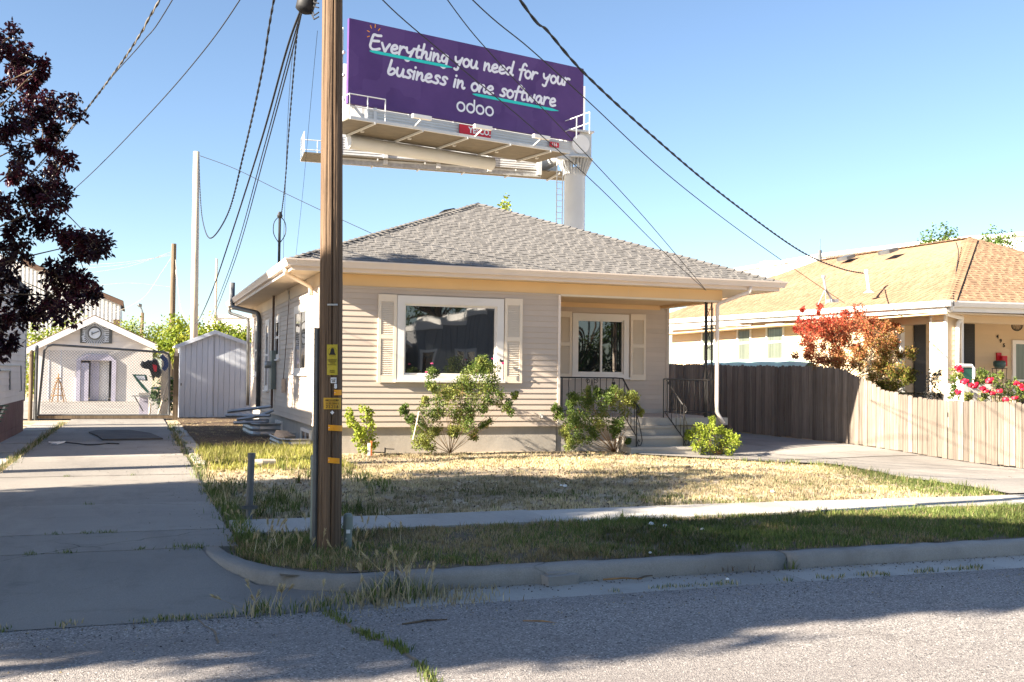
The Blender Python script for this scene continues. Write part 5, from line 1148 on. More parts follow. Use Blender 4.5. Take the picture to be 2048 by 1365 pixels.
MB().box(gx0, gx0+.15, GZ+.15, GZ+6, 0, garz(gx0)-.12).build('side_wall', MT['garage'], gar); MB().box(gx1-.15, gx1, GZ+.15, GZ+6, 0, garz(gx1)-.12).build('side_wall', MT['garage'], gar); MB().box(gx0+.15, gx1-.15, GZ+5.85, GZ+6, 0, 2.4).build('back_wall', MT['garage'], gar)
rg_ = MB(); zz_ = Vector((0, 0, .10))
for a, b in ((gel, gap_), (gap_, ger)): rg_.prism([Vector((a.x, GZ-.35, a.z-.05)), Vector((b.x, GZ-.35, b.z-.05)), Vector((b.x, GZ-.35, b.z+.03)), Vector((a.x, GZ-.35, a.z+.03))], (0, 6.8, 0))
rg_ = rg_.build('roof', MT['brown'], gar)
bb_ = MB()
for a, b, e_ in ((gel, gap_, 0), (gap_, ger, .003)): bb_.prism([Vector((a.x, GZ-.40, a.z-.30)), Vector((b.x, GZ-.40, b.z-.30)), Vector((b.x, GZ-.40, b.z-.02)), Vector((a.x, GZ-.40, a.z-.02))], (0, .04+e_, 0))
bb_.build('barge_board', MT['white'], rg_)
MB().prism([(gap_.x-.30, GZ-.02, gap_.z-.95), (gap_.x+.30, GZ-.02, gap_.z-.95), (gap_.x+.30, GZ-.02, gap_.z-.52), (gap_.x, GZ-.02, gap_.z-.32), (gap_.x-.30, GZ-.02, gap_.z-.52)], (0, .018, 0)).build('louvre_opening', MT['black'], gar)
for z in (garz(gx0)+.1, garz(gx0)+.42, garz(gx0)+.75): MB().box(gx0+.15+(z-garz(gx0))*1.5, gx1-.15-(z-garz(gx0))*1.5, GZ-.02, GZ-.001, z, z+.02).build('gable_batten', MT['garage'], gar)
for x in (gx0+.5, gx0+1.0): MB().box(x, x+.03, GZ-.014, GZ-.001, .1, 2.4).build('batten', MT['shed'], gar)
dfr = MB().box(da-.18, da, GZ-.08, GZ, 0, dz+.02).box(db, db+.2, GZ-.08, GZ, 0, dz+.02).prism([(da-.18, GZ-.08, dz+.02), (db+.2, GZ-.08, dz+.02), (db-.15, GZ-.08, dz+.30), (da+.2, GZ-.08, dz+.30)], (0, .079, 0)).build('door_surround', MT['purple'], gar)
MB().box(da+.02, da+.36, GZ-.05, GZ-.02, .02, dz-.1).build('door_leaf', MT['purple'], dfr); MB().box(da+.42, da+.8, GZ+.3, GZ+.34, .02, dz).build('inner_panel', MT['purple'], dfr); MB().box(da+.8, db-.12, GZ+.5, GZ+.55, .02, dz).build('inner_wall', MT['white'], dfr)
# louvred sunburst clock on the gable
sc_ = pY(189.5, 667, GZ-.12); k_ = GZ/FPX*1.05
clk = thing('sunburst_clock', 'grey sunburst clock panel with wavy moulding on the garage gable', 'clock', sc_)
x0_, x1_, z0_, z1_ = pY(160, 686, GZ).x, pY(224, 686, GZ).x, pY(190, 687, GZ).z, pY(190, 646, GZ).z
MB().box(x0_, x1_, GZ-.05, GZ-.021, z0_, z1_).build('panel', MT['greysteel'], clk)
for k in range(10):
    z = z0_+.06+(z1_-z0_-.1)*k/10
    for a, b in ((x0_+.1, sc_.x-.42), (sc_.x+.42, x1_-.14)): MB().box(a, b, GZ-.075, GZ-.05, z, z+.045).build('slat', MT['shed'], clk)
for k in range(40):
    a_ = 2*math.pi*k/40; d = Vector((math.cos(a_), 0, math.sin(a_))); r0, r1 = .31, .47 if math.sin(a_) > -.2 else .60; w0 = .010
    t = Vector((-d.z, 0, d.x)); c = Vector((sc_.x, GZ-.1, sc_.z)); MB().prism([c+d*r0-t*w0, c+d*r1-t*w0*1.8, c+d*r1+t*w0*1.8, c+d*r0+t*w0], (0, .03, 0)).build('sun_ray', MT['shed'], clk)
fc = MB().lathe([(.31, 0), (.31, .05), (.26, .07)], (sc_.x, GZ-.06, sc_.z), 28, (0, -1, 0)).build('rim', MT['greysteel'], clk); MB().lathe([(.25, 0), (.25, .02)], (sc_.x, GZ-.13, sc_.z), 28, (0, -1, 0)).build('dial', MT['shed'], fc)
MB().bar((sc_.x-.08, GZ-.17, sc_.z-.02), (sc_.x+.19, GZ-.17, sc_.z+.10), .035).bar((sc_.x-.12, GZ-.17, sc_.z-.1), (sc_.x-.12, GZ-.168, sc_.z+.06), .035).build('hand', MT['greysteel'], fc)
wv_ = [pY(x, y, GZ-.2) for x, y in ((154, 655), (163, 654), (175, 650), (190, 645), (205, 651), (218, 655), (237, 658))]; MB().tube(smooth_path(wv_, 5), .055, 8).build('wavy_moulding', MT['shed'], clk)
pad = MB().add([(-5, 33.6, .0), (1.2, 33.6, 0), (1.2, 53.2, 0), (-5, 53.2, 0)], [(0, 1, 2, 3)]).build('yard_pad', MT['concrete']); structure(pad)
# clutter just inside the gate
c = pY(283, 770, 35.2); tb = thing('green_hopper', 'dark green tapered garden hopper perched on a block pier behind the gate', 'hopper', (c.x, 35.2, 0))
T = [pY(x, y, 35.2) for x, y in ((264, 749), (292, 750), (297, 780), (299, 788), (290, 783))]
MB().prism([pY(264, 749, 35.2), pY(293, 750, 35.2), pY(296, 762, 35.2), pY(279, 761, 35.2), pY(297, 782, 35.2), pY(298, 790, 35.2), pY(282, 774, 35.2)], (0, .5, 0)).build('tub', MT['greenp'], tb)
MB().prism([pY(271, 752, 35.17), pY(289, 752, 35.17), pY(291, 760, 35.17), pY(278, 760, 35.17)], (0, .02, 0)).build('clear_panel', MT['shed'], tb)
a = pY(279, 786, 35.3); b = pY(299, 833, 35.3); pr = thing('block_pier', 'mauve grey block pier with a shelf board behind the gate', 'pier', ((a.x+b.x)/2, 35.3, 0)); MB().box(a.x, b.x-.05, 35.2, 35.6, 0, a.z-.12).build('pier', MT['purple'], pr); MB().box(a.x-.02, b.x, 35.15, 35.65, a.z-.118, a.z).build('cap_block', MT['stone'], pr); q = pY(264, 791, 35.1); MB().box(q.x, b.x, 35.0, 35.14, q.z-.04, q.z).build('shelf_board', MT['galv'], pr); MB().bar((q.x+.08, 35.07, q.z-.04), (a.x+.12, 35.12, q.z-.5), .03).build('shelf_brace', MT['iron'], pr)
dk = thing('bundled_bag', 'dark bundled bag slumped on the fence behind the gate', 'bag', pY(300, 740, 35.4)); mb = MB()
ol = [(280, 730), (284, 722), (290, 724), (296, 720), (303, 722), (309, 716), (316, 722), (320, 733), (324, 746), (318, 757), (311, 754), (306, 760), (302, 748), (298, 739), (290, 738), (284, 736)]
for k_, sc2 in enumerate((1.0, .86)):
    cx2, cy2 = 303, 738; ring = [pY(cx2+(x-cx2)*sc2, cy2+(y-cy2)*sc2, 35.4-.16*k_) for x, y in ol]; back = [p+Vector((0, .22-.02*k_, 0)) for p in ring]; n2 = len(ol)
    if k_ == 0: r0_ = ring; mb.add(ring+back, [tuple(range(n2, 2*n2))]+[(i, (i+1) % n2, n2+(i+1) % n2, n2+i) for i in range(n2)])
    else: mb.add(r0_+ring, [tuple(range(2*n2-1, n2-1, -1))]+[(i, n2+i, n2+(i+1) % n2, (i+1) % n2) for i in range(n2)])
mb.build('sack', MT['black'], dk, smooth=False); p = pY(310.5, 736, 35.2); MB().prism([pY(305, 729, 35.2), pY(314, 731, 35.2), pY(313, 744, 35.2), pY(308, 743, 35.2)], (0, .05, 0)).build('red_flap', MT['red'], dk); MB().tube(smooth_path([pY(322, 712, 35.2), pY(331, 722, 35.2), pY(332, 733, 35.2), pY(326, 740, 35.2)], 5), .07, 8).build('blue_strap', mat('navy_cloth', (.02, .04, .12), .8), dk)
for (xa, ya, xb_, yb_, r, lb) in ((340, 750, 315, 834, .035, 'white barked pole leaning inside the gate'), (301, 808, 298, 834, .04, 'short pale stake standing inside the gate')):
    p, q = pY(xa, ya, 34.6), pY(xb_, yb_, 34.4); q.z = 0; tag(MB().tube([q, p], [r, r*.8], 8).build('garden_stake', MT['paleP'], None), lb, 'stake', 'stakes inside the gate')
q = pY(329, 760, 35.7); tag(MB().box(q.x-.1, q.x+.12, 35.7, 35.78, 0, pY(329, 704, 35.7).z).build('fence_board', MT['paleP'], None), 'pale upright fence board behind the gate near the shed', 'board')
q = Vector((pY(117, 800, 52).x, 51.6, 0)); ob = thing('garden_obelisk', 'small cone trellis with a dried vine standing before the garage', 'trellis', q); w_ = MB(); hz = pY(116, 752, 51.6).z
for k in range(8):
    a_ = k*.785; w_.tube([q+Vector((math.cos(a_)*.36, math.sin(a_)*.36, 0)), q+Vector((math.cos(a_)*.16, math.sin(a_)*.16, hz*.6)), q+UPZ*hz*.92], .014, 5)
for z in (.3, .6, .9): w_.tube([q+Vector((math.cos(t)*(.36-.22*z), math.sin(t)*(.36-.22*z), z)) for t in np.linspace(0, 6.283, 15)], .012, 4)
w_.lathe([(.12, hz*.88), (.14, hz*.9), (.03, hz*.95), (.025, hz*1.08)], q, 10); w_.build('frame', MT['cane'], ob)
# ================================================================ BACKGROUND
def pole_simple(label, px0, y0, D, r, m, name='utility_pole', zb=0):
    t = pD(px0, y0, D); o = MB().tube([(t.x, t.y, zb), (t.x, t.y, t.z*.5), (t.x, t.y, t.z)], [r*1.2, r*1.05, r*.9], 12).build(name, m, None, smooth=False); return tag(o, label, 'pole', 'poles behind the shed and garage'), t
wpole = thing('utility_pole', 'pale straight wooden pole rising behind the white shed', 'pole', (WPT.x, WPT.y, 0), 'poles behind the shed and garage')
MB().tube([(WP.x, WP.y, 0), ((WP.x+WPT.x)/2, WPT.y, WPT.z/2), (WPT.x, WPT.y, WPT.z)], [.14, .125, .105], 16).build('shaft', MT['paleP'], wpole, smooth=True)
for px_, py_ in ((389, 648), (389, 610)):
    p = pV(px_, py_, WP, WP+Vector((1, 0, 0))); MB().lathe([(.145, -.015), (.145, .015)], (WP.x, WP.y, p.z), 14).build('wire_wrap', MT['galv'], wpole)
_, dpt = pole_simple('dark weathered pole with wires standing left of the pale pole', 348, 488, 60, .15, MT['darkP'])
_, tpt = pole_simple('thin distant tan pole between the pale pole and the bungalow', 433.5, 518, 70, .075, MT['paleP'])
_, fp = pole_simple('hairline far mast just left of the bungalow eave', 461, 565, 90, .035, MT['galv'])
for ln, (xa, ya) in enumerate(((180, 546), (175, 537), (150, 532), (170, 575))):
    cable(['topmost', 'second', 'third', 'lowest'][ln]+' of the faint wires running left from the dark pole', [(345, 503+4*ln+(60 if ln == 3 else 0)), ((345+xa)/2, (506+ya)/2+6+(20 if ln == 3 else 0)), (xa, ya), (xa-80, ya+12)], dpt+Vector((-25, 10, 0)), .012, S=dpt, m='cablec', group='far wires')
cable('faint wire drooping left from the dark pole to the warehouse roof', [(345, 512), (320, 550), (293, 590), (265, 610), (230, 625)], dpt+Vector((-12, 14, 0)), .012, S=dpt, m='cablec', group='far wires')
for k, (xa, ya) in enumerate(((372, 640), (385, 655))): cable(['left', 'right'][k]+' one of two faint wires dropping right from the dark pole', [(351, 520+20*k), (356, 580), (362, 620), (xa, ya)], dpt+Vector((4, -8, 0)), .011, S=dpt, m='cablec', group='far wires')
lp_ = pD(283, 640, 75); sl_ = thing('street_lamp', 'tiny far street lamp with bent arm over the green vines', 'street lamp', (lp_.x, lp_.y, 0)); t1_ = pD(285, 626, 75); MB().tube([(lp_.x, lp_.y, 0), t1_], .12, 8).build('pole', MT['darkP'], sl_); MB().tube(smooth_path([t1_, pD(283, 619, 75), pD(279, 612, 75), pD(275, 611, 75)], 4), .06, 6).lathe([(.04, 0), (.14, .08), (.1, .3)], pD(275, 611, 75), 8, (1, 0, 0)).build('arm', MT['greysteel'], sl_)
# corrugated warehouse
WD = 90; wl0, wr0 = pY(-80, 640, WD), pY(240, 640, WD); wu = Vector((wr0.x-wl0.x, wr0.y-wl0.y, 0)).normalized(); wnn = Vector((-wu.y, wu.x, 0)); wz = lambda px: pY(px, np.interp(px, [-80, 60, 173, 245], [470, 530, 578, 607]), WD).z
wh = thing('warehouse', 'pale corrugated metal warehouse with brown edged gable behind the garage', 'warehouse', (wl0.x+6, wl0.y+5, 0))
ptl = [Vector((wl0.x, wl0.y, 0)), Vector((wr0.x, wr0.y, 0)), Vector((wr0.x, wr0.y, wz(240)-.2)), Vector((pY(173, 600, WD).x, pY(173, 600, WD).y, wz(173)-.2)), Vector((wl0.x, wl0.y, wz(-80)-.2))]
MB().prism(ptl, wnn*14).build('wall', MT['whouse'], wh)
for k, px in enumerate(np.arange(-20, 240, 8.0)):
    q = pY(px, 640, WD); z = wz(px)-.35; MB().obox(Vector((q.x, q.y, z/2))-wnn*.04, wu*.07, wnn*.05, UPZ*(z/2)).build('rib', MT['wbldg'], wh)
rt = MB(); pa, pb2 = Vector((pY(40, 600, WD).x, pY(40, 600, WD).y, wz(40))), Vector((pY(247, 600, WD).x, pY(247, 600, WD).y, wz(247)))
rt.prism([pa-UPZ*.25, pb2-UPZ*.25, pb2+UPZ*.1, pa+UPZ*.1], wnn*-.35); rt.build('verge_trim', MT['brown'], wh); MB().prism([pa+UPZ*.1, pb2+UPZ*.1, pb2+UPZ*.2, pa+UPZ*.2], wnn*15).build('roof', MT['brown'], wh)
MB().obox(Vector((wr0.x, wr0.y, 2.8))-wnn*.08+wu*-.25, wu*.25, wnn*.06, UPZ*2.75).build('corner_post', MT['brown'], wh)
# low white building behind the vines
q0, q1 = pD(425, 640, 70), pD(640, 640, 70); wb = thing('white_wall_building', 'low white building glimpsed over the vines beside the bungalow eave', 'building', ((q0.x+q1.x)/2, (q0.y+q1.y)/2, 0)); zt = pD(480, 636, 70).z
MB().prism([(q0.x, q0.y, 0), (q1.x, q1.y, 0), (q1.x, q1.y+8, 0), (q0.x, q0.y+8, 0)], (0, 0, zt)).build('wall', MT['wbldg'], wb); MB().prism([(q0.x-.1, q0.y-.1, zt), (q1.x+.1, q1.y-.1, zt), (q1.x+.1, q1.y+8, zt), (q0.x-.1, q0.y+8, zt)], (0, 0, .15)).build('coping', MT['white'], wb)
# long white building behind the tan roof
rr = [(1440, 548, 78), (1560, 528, 76), (1650, 513, 74), (1850, 489, 72), (1862, 486, 72), (2060, 470, 70), (2300, 450, 68)]
wt = [pD(*r) for r in rr]; wbr = thing('white_warehouse', 'long blank white building rising behind the tan roof', 'building', (55, 62, 0)); mb = MB()
for a, b in zip(wt[:-1], wt[1:]): mb.prism([(a.x, a.y, 0), (b.x, b.y, 0), b, a], (4, 9, 0))
mb.build('wall', MT['wbldg'], wbr); mb = MB()
for a, b in zip(wt[:-1], wt[1:]): mb.prism([a-UPZ*.02, b-UPZ*.02, b+UPZ*.22, a+UPZ*.22], (-.08, -.2, 0))
mb.build('coping', MT['white'], wbr)
for px, y0, y1 in ((1536, 523, 546), (1631, 511, 520), (1761, 496, 512)): a = pD(px, y0, 73.5); MB().box(a.x-.25, a.x+.25, a.y-.4, a.y+.6, 0, a.z).build('pilaster', MT['garage'], wbr)
# billboard's cast shadow on its face, drawn with added blue-grey bars
f0 = pD(1497, 552, 75.5); fr_ = MB()
for dx in (0, 1.0, 1.9, 2.4): p = f0+Vector((dx*.75+.2, -.25*dx, 0)); fr_.bar(p+UPZ*-1.6, p, .12)
for z in (0, -.6, -1.2): fr_.bar(f0+UPZ*z+Vector((-.6 if z == 0 else .2, 0, 0)), f0+Vector((2.1, -.6, z)), .1)
fr_.build('billboard_shadow', mat('shadow_blue_grey', (.12, .17, .22), .6), wbr)
# ---------------------------------------------------------------- across the street (mirrored in the picture window)
ac = thing('grey_building', 'dark grey clad building with stepped white parapet across the street', 'building', (19, -18, 0))
stp_ = [(13.9, 14.9, 3.9), (14.9, 16.3, 4.15), (16.3, 17.6, 4.5), (17.6, 19.0, 4.8), (19.0, 23, 5.2)]
for a, b, h in stp_:
    MB().box(a, b, -24, -15, 0, h).build('wall_bay', MT['dgrey'], ac); MB().box(a-.05, b+.02, -24.05, -14.9, h, h+.22).build('coping', MT['white'], ac)
    for k in range(int((b-a)/.3)): MB().box(a+.05+k*.3, a+.1+k*.3, -15.0, -14.97, .1, h-.05).build('cladding_rib', MT['dgrey'], ac)
for x in (14.0, 15.7, 16.5, 18.2, 20.1):
    w_ = MB().box(x, x+.75, -15.0, -14.9, 1.2, 2.7).build('window', MT['white'], ac); MB().box(x+.12, x+.63, -14.9, -14.88, 1.35, 2.55).build('pane', MT['glass'], w_)
wk = thing('white_cottage', 'white gabled cottage across the street beside the grey building', 'house', (11.6, -17, 0)); MB().prism([(10.3, -14.6, 0), (13.2, -14.6, 0), (13.2, -14.6, 2.9), (11.75, -14.6, 3.9), (10.3, -14.6, 2.9)], (0, -6, 0)).build('wall', MT['dgrey'], wk); MB().prism([(13.4, -14.4, 2.75), (11.75, -14.4, 3.9), (11.75, -14.4, 4.1), (13.4, -14.4, 2.95)], (0, -6.4, 0)).prism([(10.1, -14.4, 2.75), (11.75, -14.4, 3.9), (11.75, -14.4, 4.1), (10.1, -14.4, 2.95)], (0, -6.39, 0)).build('roof', MT['white'], wk); w_ = MB().box(12.1, 13.0, -14.6, -14.5, .9, 2.3).build('window', MT['white'], wk); MB().box(12.25, 12.85, -14.5, -14.48, 1.05, 2.15).build('pane', MT['glass'], w_)
# ================================================================ VEGETATION
def unit(a): return a/np.maximum(1e-9, np.linalg.norm(a, axis=-1, keepdims=True))
def leaf_cloud(P, size, out=None, wid=.5, droop=.35, upb=.6, fold=.18, rng=None):
    """one folded pointed leaf of 4 triangles at each point; returns V (n*5,3), F"""
    rng = rng or RNG; n = len(P); D = unit(rng.normal(size=(n, 3))+(0 if out is None else out*.7)+np.array([0, 0, -droop]))
    Nn = unit(rng.normal(size=(n, 3))*.7+np.array([0, 0, upb])); S = unit(np.cross(D, Nn)); Nn = np.cross(S, D)
    L = np.broadcast_to(size, (n,))[:, None]*rng.uniform(.7, 1.25, (n, 1)); W = L*wid*.5
    V = np.stack([P, P+D*L*.45-S*W, P+D*L*.45+S*W, P+D*L-Nn*L*.12, P+D*L*.45-Nn*L*fold], 1)
    b = np.arange(n)[:, None]*5; F = np.concatenate([b+np.array([0, 4, 1]), b+np.array([0, 2, 4]), b+np.array([4, 3, 1]), b+np.array([4, 2, 3])], 0); return V.reshape(-1, 3), F
def in_ball(n, c, r, shell=.35, rng=None):
    rng = rng or RNG; d = unit(rng.normal(size=(n, 3))); k = rng.uniform(shell, 1, (n, 1))**.6; return np.asarray(c)+d*k*np.asarray(r), d
def limbs(mb, base, targets, r0, bend=.2, rng=random, n=7, tip=.25):
    for t in targets:
        a, b = vec(base), vec(t); m = a.lerp(b, .5)+Vector((rng.uniform(-1, 1), rng.uniform(-1, 1), rng.uniform(0, 1)))*bend*(b-a).length*.5
        pts = [a.lerp(m, s).lerp(m.lerp(b, s), s) for s in np.linspace(0, 1, n)]; L = len(pts)
        mb.tube(pts, [r0*(1-(1-tip)*i/(L-1)) for i in range(L)], 6)
def plant(name, label, cat, base, clumps, leafsize, lm, wood, r0, nleaf, group=None, wid=.5, droop=.35, cols=None, stem='trunk', crown='crown', fork=None, twig=True, shell=.2, upb=.6, smin=1.0):
    """clumps: (centre, radius). Stem and branches reach into every clump; leaves fill each clump in smaller sprigs."""
    t = thing(name, label, cat, base, group); mb = MB(); fk = vec(fork) if fork is not None else vec(base)
    if fork is not None:
        b0_ = vec(base); pts = [b0_+Vector((0, 0, -.1)), b0_.lerp(fk, .35)+Vector((.04, .03, 0)), b0_.lerp(fk, .7), fk]; mb.tube(pts, [r0*1.3, r0*1.05, r0*.9, r0*.75], 10)
    tg = [c for c, r in clumps]
    big = tg if len(tg) < 26 else random.sample(tg, 26)
    limbs(mb, fk, big, r0*(.42 if fork is not None else .8), .25)
    for c in tg:
        if c not in big:
            q = min(big, key=lambda b_: (vec(b_)-vec(c)).length); limbs(mb, q, [c], r0*.12+.002, .15)
    Vs, Fs, Cs, off = [], [], [], 0
    for ci, (c, r) in enumerate(clumps):
        r3 = np.array([r, r, r]) if np.isscalar(r) else np.array(r); ns = max(4, int(7*smin)); cs, dd = in_ball(ns, np.array(c), r3*.95, .1)
        if twig and r3[0] > .05:
            for s in cs[:4]: mb.tube([vec(c), vec((np.array(c)+s)/2+RNG.normal(size=3)*r3*.08), vec(s)], [r0*.16+.002, r0*.12+.0015, .0015], 4, False)
        m = max(3, int(nleaf/ns)); 
        for s, d in zip(cs, dd):
            P, o = in_ball(m, s, r3*.55, shell); out = unit(P-np.array(c)); V, F = leaf_cloud(P, leafsize, out, wid, droop, upb)
            Vs.append(V); Fs.append(F+off); off += len(V)
            if cols is not None: Cs.append(np.repeat(cols(P), 5, 0))
    mb.build(stem, wood, t, smooth=True)
    npmesh(crown, np.concatenate(Vs), np.concatenate(Fs), lm, t, col=np.concatenate(Cs) if cols is not None else None)
    return t
MT['plum'] = leafmat('purple_plum_leaf', (.011, .0035, .008), (.028, .007, .015), (.055, .010, .020), .35, .35)
MT['rose'] = leafmat('rose_leaf', (.045, .09, .016), (.16, .22, .045), (.27, .29, .07), .4, .3)
MT['limeleaf'] = leafmat('lime_shrub_leaf', (.22, .30, .03), (.38, .43, .06), None, .45, .35)
MT['vine'] = leafmat('vine_leaf', (.10, .16, .014), (.24, .30, .03), (.33, .34, .045), .5, .35)
MT['tree'] = leafmat('tree_leaf', (.05, .11, .015), (.12, .19, .03), None, .5, .3)
MT['weed'] = leafmat('weed_leaf', (.02, .05, .012), (.05, .10, .02), None, .5, .3)
MT['petal'] = mat('red_petal', (.60, .01, .04), .5, .15, 30, piece=.3)
MT['pink'] = mat('pink_petal', (.50, .05, .16), .5, .15, 30, piece=.3)
MT['gcol'] = grassmat('painted_leaf')
# purple plum: only its right side shows
edge = [(10, 100), (30, 85), (60, 118), (95, 140), (70, 170), (110, 205), (145, 222), (95, 240), (60, 215), (126, 275), (100, 300), (137, 338), (118, 345), (125, 385), (118, 410), (85, 400), (60, 420), (90, 455), (135, 470), (175, 485), (205, 492), (212, 508), (185, 520), (160, 500), (150, 545), (175, 570), (190, 592), (165, 598), (130, 560), (120, 600), (140, 632), (100, 620), (70, 640), (60, 600), (30, 560), (60, 500), (20, 520), (25, 640), (8, 660), (30, 690), (5, 715), (0, 600), (40, 460), (30, 350), (55, 330), (75, 265), (20, 270), (45, 150), (5, 180), (40, 250), (90, 380), (15, 420)]
cl = []
for (x, y) in edge:
    D = random.uniform(10.6, 12.4); p = pD(x-13, y-8, D); cl.append((p, random.uniform(.10, .19)))
for k in range(90):       # the hidden rest of the crown, left of the frame
    a_ = random.uniform(0, 6.283); rr = math.sqrt(random.random()); cl.append((Vector((-3.3+1.9*rr*math.cos(a_), 12.0+2.0*rr*math.sin(a_), random.uniform(1.9, 4.5))), random.uniform(.22, .36)))
plant('plum_tree', 'purple leaved plum tree reaching in from the left edge', 'tree', (-3.4, 12.2, 0), cl, .062, MT['plum'], MT['bark'], .05, 260, wid=.55, fork=(-3.2, 12.1, 1.9), droop=.6)
# street trees that shade the road, left of and behind the camera
def shade_tree(label, base, c, r, n, lm, ls=.22, rc=(.55, .9), nl=380):
    cs, d = in_ball(n, c, np.array(r)*.85, .25); cl = [(Vector(p), random.uniform(*rc)) for p in cs]
    plant('street_tree', label, 'tree', base, cl, ls, lm, MT['bark'], .22, nl, 'street trees out of frame', fork=(base[0]+.1, base[1], c[2]-r[2]*.8), twig=False)
shade_tree('broad green street tree far left beside the kerb', (-10.8, 6.6, 0), (-11.6, 7.0, 6.1), (3.5, 2.4, 2.2), 60, MT['tree'])
shade_tree('spreading street tree leaning over the road at far left', (-9.4, 7.9, 0), (-8.8, 4.9, 5.8), (3.5, 1.5, 1.7), 46, MT['tree'])
shade_tree('tall tree behind the left house shading the bungalow side wall', (-9.5, 28.4, 0), (-9.2, 23.5, 8.0), (2.2, 5.3, 1.9), 84, MT['tree'])
shade_tree('slender tree on the left neighbour front lawn', (-7.6, 15.2, 0), (-5.9, 16.6, 8.65), (.75, .7, .6), 12, MT['tree'], .17, (.2, .3), 120)
shade_tree('tree in the back yard of the left house', (-9.8, 32.4, 0), (-9.6, 32.2, 7.1), (1.9, 2.0, 1.5), 16, MT['tree'], .2, (.4, .6), 200)
shade_tree('thin street tree at the far left road edge', (-12.8, 7.7, 0), (-12.4, 4.0, 5.6), (2.3, 1.3, 1.5), 16, MT['tree'], .2, (.4, .6), 150)
shade_tree('tall green street tree left of the photographer', (-6.6, 7.2, 0), (-6.6, 4.0, 7.2), (2.7, .9, 1.4), 18, MT['tree'])
shade_tree('green tree over the left neighbour lawn', (-11.2, 10.8, 0), (-10.6, 10.0, 6.0), (3.4, 2.2, 2.3), 74, MT['tree'])
for k_, (x_, y_) in enumerate(((-22, -13), (-12, -11), (-3, -12.5), (6, -14))):  # unseen trees added behind the camera to cut the sky fill
    shade_tree(('far left', 'left', 'middle', 'right')[k_]+' one of the big unseen trees added behind the photographer', (x_, y_, 0), (x_, y_, 7.5), (4.6, 3.2, 4.4), 34, MT['tree'], .34, (.9, 1.5), 130)
shade_tree('green tree across the street mirrored in the picture window', (10, -19, 0), (11, -21, 7.5), (5, 3, 4.0), 34, MT['tree'], .32, (.9, 1.5), 130)
shade_tree('second green tree across the street behind the grey building', (18, -27, 0), (17, -28, 8.5), (6, 3, 4.5), 34, MT['tree'], .32, (.9, 1.6), 130)
shade_tree('third green tree across the street facing the porch', (27, -20, 0), (27, -20, 4.8), (5.5, 3, 4.6), 34, MT['tree'], .32, (.9, 1.6), 130)
shade_tree('fourth green tree across the street facing the porch', (36, -24, 0), (35, -23, 5.5), (6, 3, 5.2), 34, MT['tree'], .32, (.9, 1.6), 130)
# roses against the bungalow front
def pxclumps(lst, Y, jit=.12): return [(pY(x, y, Y+random.uniform(-jit, jit)), r*.0155) for (x, y, r) in lst]
def blooms(t, pts, Y, m, r=.03, name='bloom'):
    for (x, y) in pts:
        p = pY(x, y, Y); mb = MB()
        for k in range(7):
            a_ = k*.9; o = Vector((math.cos(a_), math.sin(a_)*.8, random.uniform(-.2, .6)))*r*random.uniform(.5, .9); mb.lathe([(r*.15, -r*.4), (r*.5, 0), (r*.35, r*.35)], p+o, 6, o+Vector((0, 0, .01)))
        mb.build(name, m, t)
b = pG(893, 905); rb = plant('rose_bush', 'large rose bush with bare lower canes under the picture window', 'bush', (b.x, 18.55, b.z), pxclumps([(958, 722, 9), (945, 742, 15), (965, 745, 12), (985, 735, 10), (930, 760, 12), (960, 765, 18), (985, 765, 12), (865, 748, 8), (868, 770, 8), (880, 785, 14), (905, 775, 14), (925, 785, 18), (955, 790, 20), (985, 795, 15), (1005, 800, 10), (1018, 815, 9), (870, 810, 14), (895, 805, 15), (920, 815, 15), (950, 812, 14), (975, 812, 8), (850, 835, 12), (870, 830, 9), (920, 840, 14), (935, 855, 13), (945, 830, 8), (970, 845, 7), (835, 855, 10), (850, 870, 14), (870, 860, 10), (838, 885, 10), (860, 890, 10), (905, 862, 8), (950, 872, 6), (808, 820, 6), (822, 838, 6), (1030, 790, 4), (848, 806, 6), (940, 775, 14)], 18.35, .24), .037, MT['rose'], MT['cane'], .006, 460, 'roses along the bungalow front', .62, .3, stem='canes', crown='leaves', upb=.3)
blooms(rb, [(864, 728), (853, 745), (985, 718)], 18.2, MT['pink'], .022)
for (x0, y0, x1, y1) in ((838, 824, 826, 880), (839, 824, 858, 852), (834, 848, 850, 862)): MB().tube([pY(x0, y0, 18.05), pY(x1, y1, 18.1)], .014, 6).build('support_stick', MT['paleP'], rb)
b = pG(1190, 898); plant('rose_bush', 'bushy yellow green rose hiding the left of the porch steps', 'bush', (b.x, 18.4, b.z), pxclumps([(1112, 820, 6), (1118, 832, 7), (1140, 810, 8), (1150, 800, 9), (1165, 800, 12), (1180, 795, 12), (1200, 800, 13), (1215, 790, 10), (1232, 790, 9), (1228, 778, 5), (1195, 782, 6), (1178, 782, 5), (1250, 800, 11), (1262, 792, 8), (1270, 805, 7), (1245, 815, 12), (1220, 815, 14), (1190, 820, 15), (1160, 825, 14), (1140, 835, 12), (1130, 850, 12), (1150, 855, 12), (1175, 850, 14), (1200, 845, 12), (1130, 875, 9), (1145, 890, 9), (1165, 880, 10), (1185, 870, 9), (1240, 840, 8), (1225, 850, 9), (1235, 865, 6), (1255, 880, 4), (1280, 825, 5)], 18.2, .24), .037, MT['rose'], MT['cane'], .006, 430, 'roses along the bungalow front', .62, .3, stem='canes', crown='leaves', upb=.3)
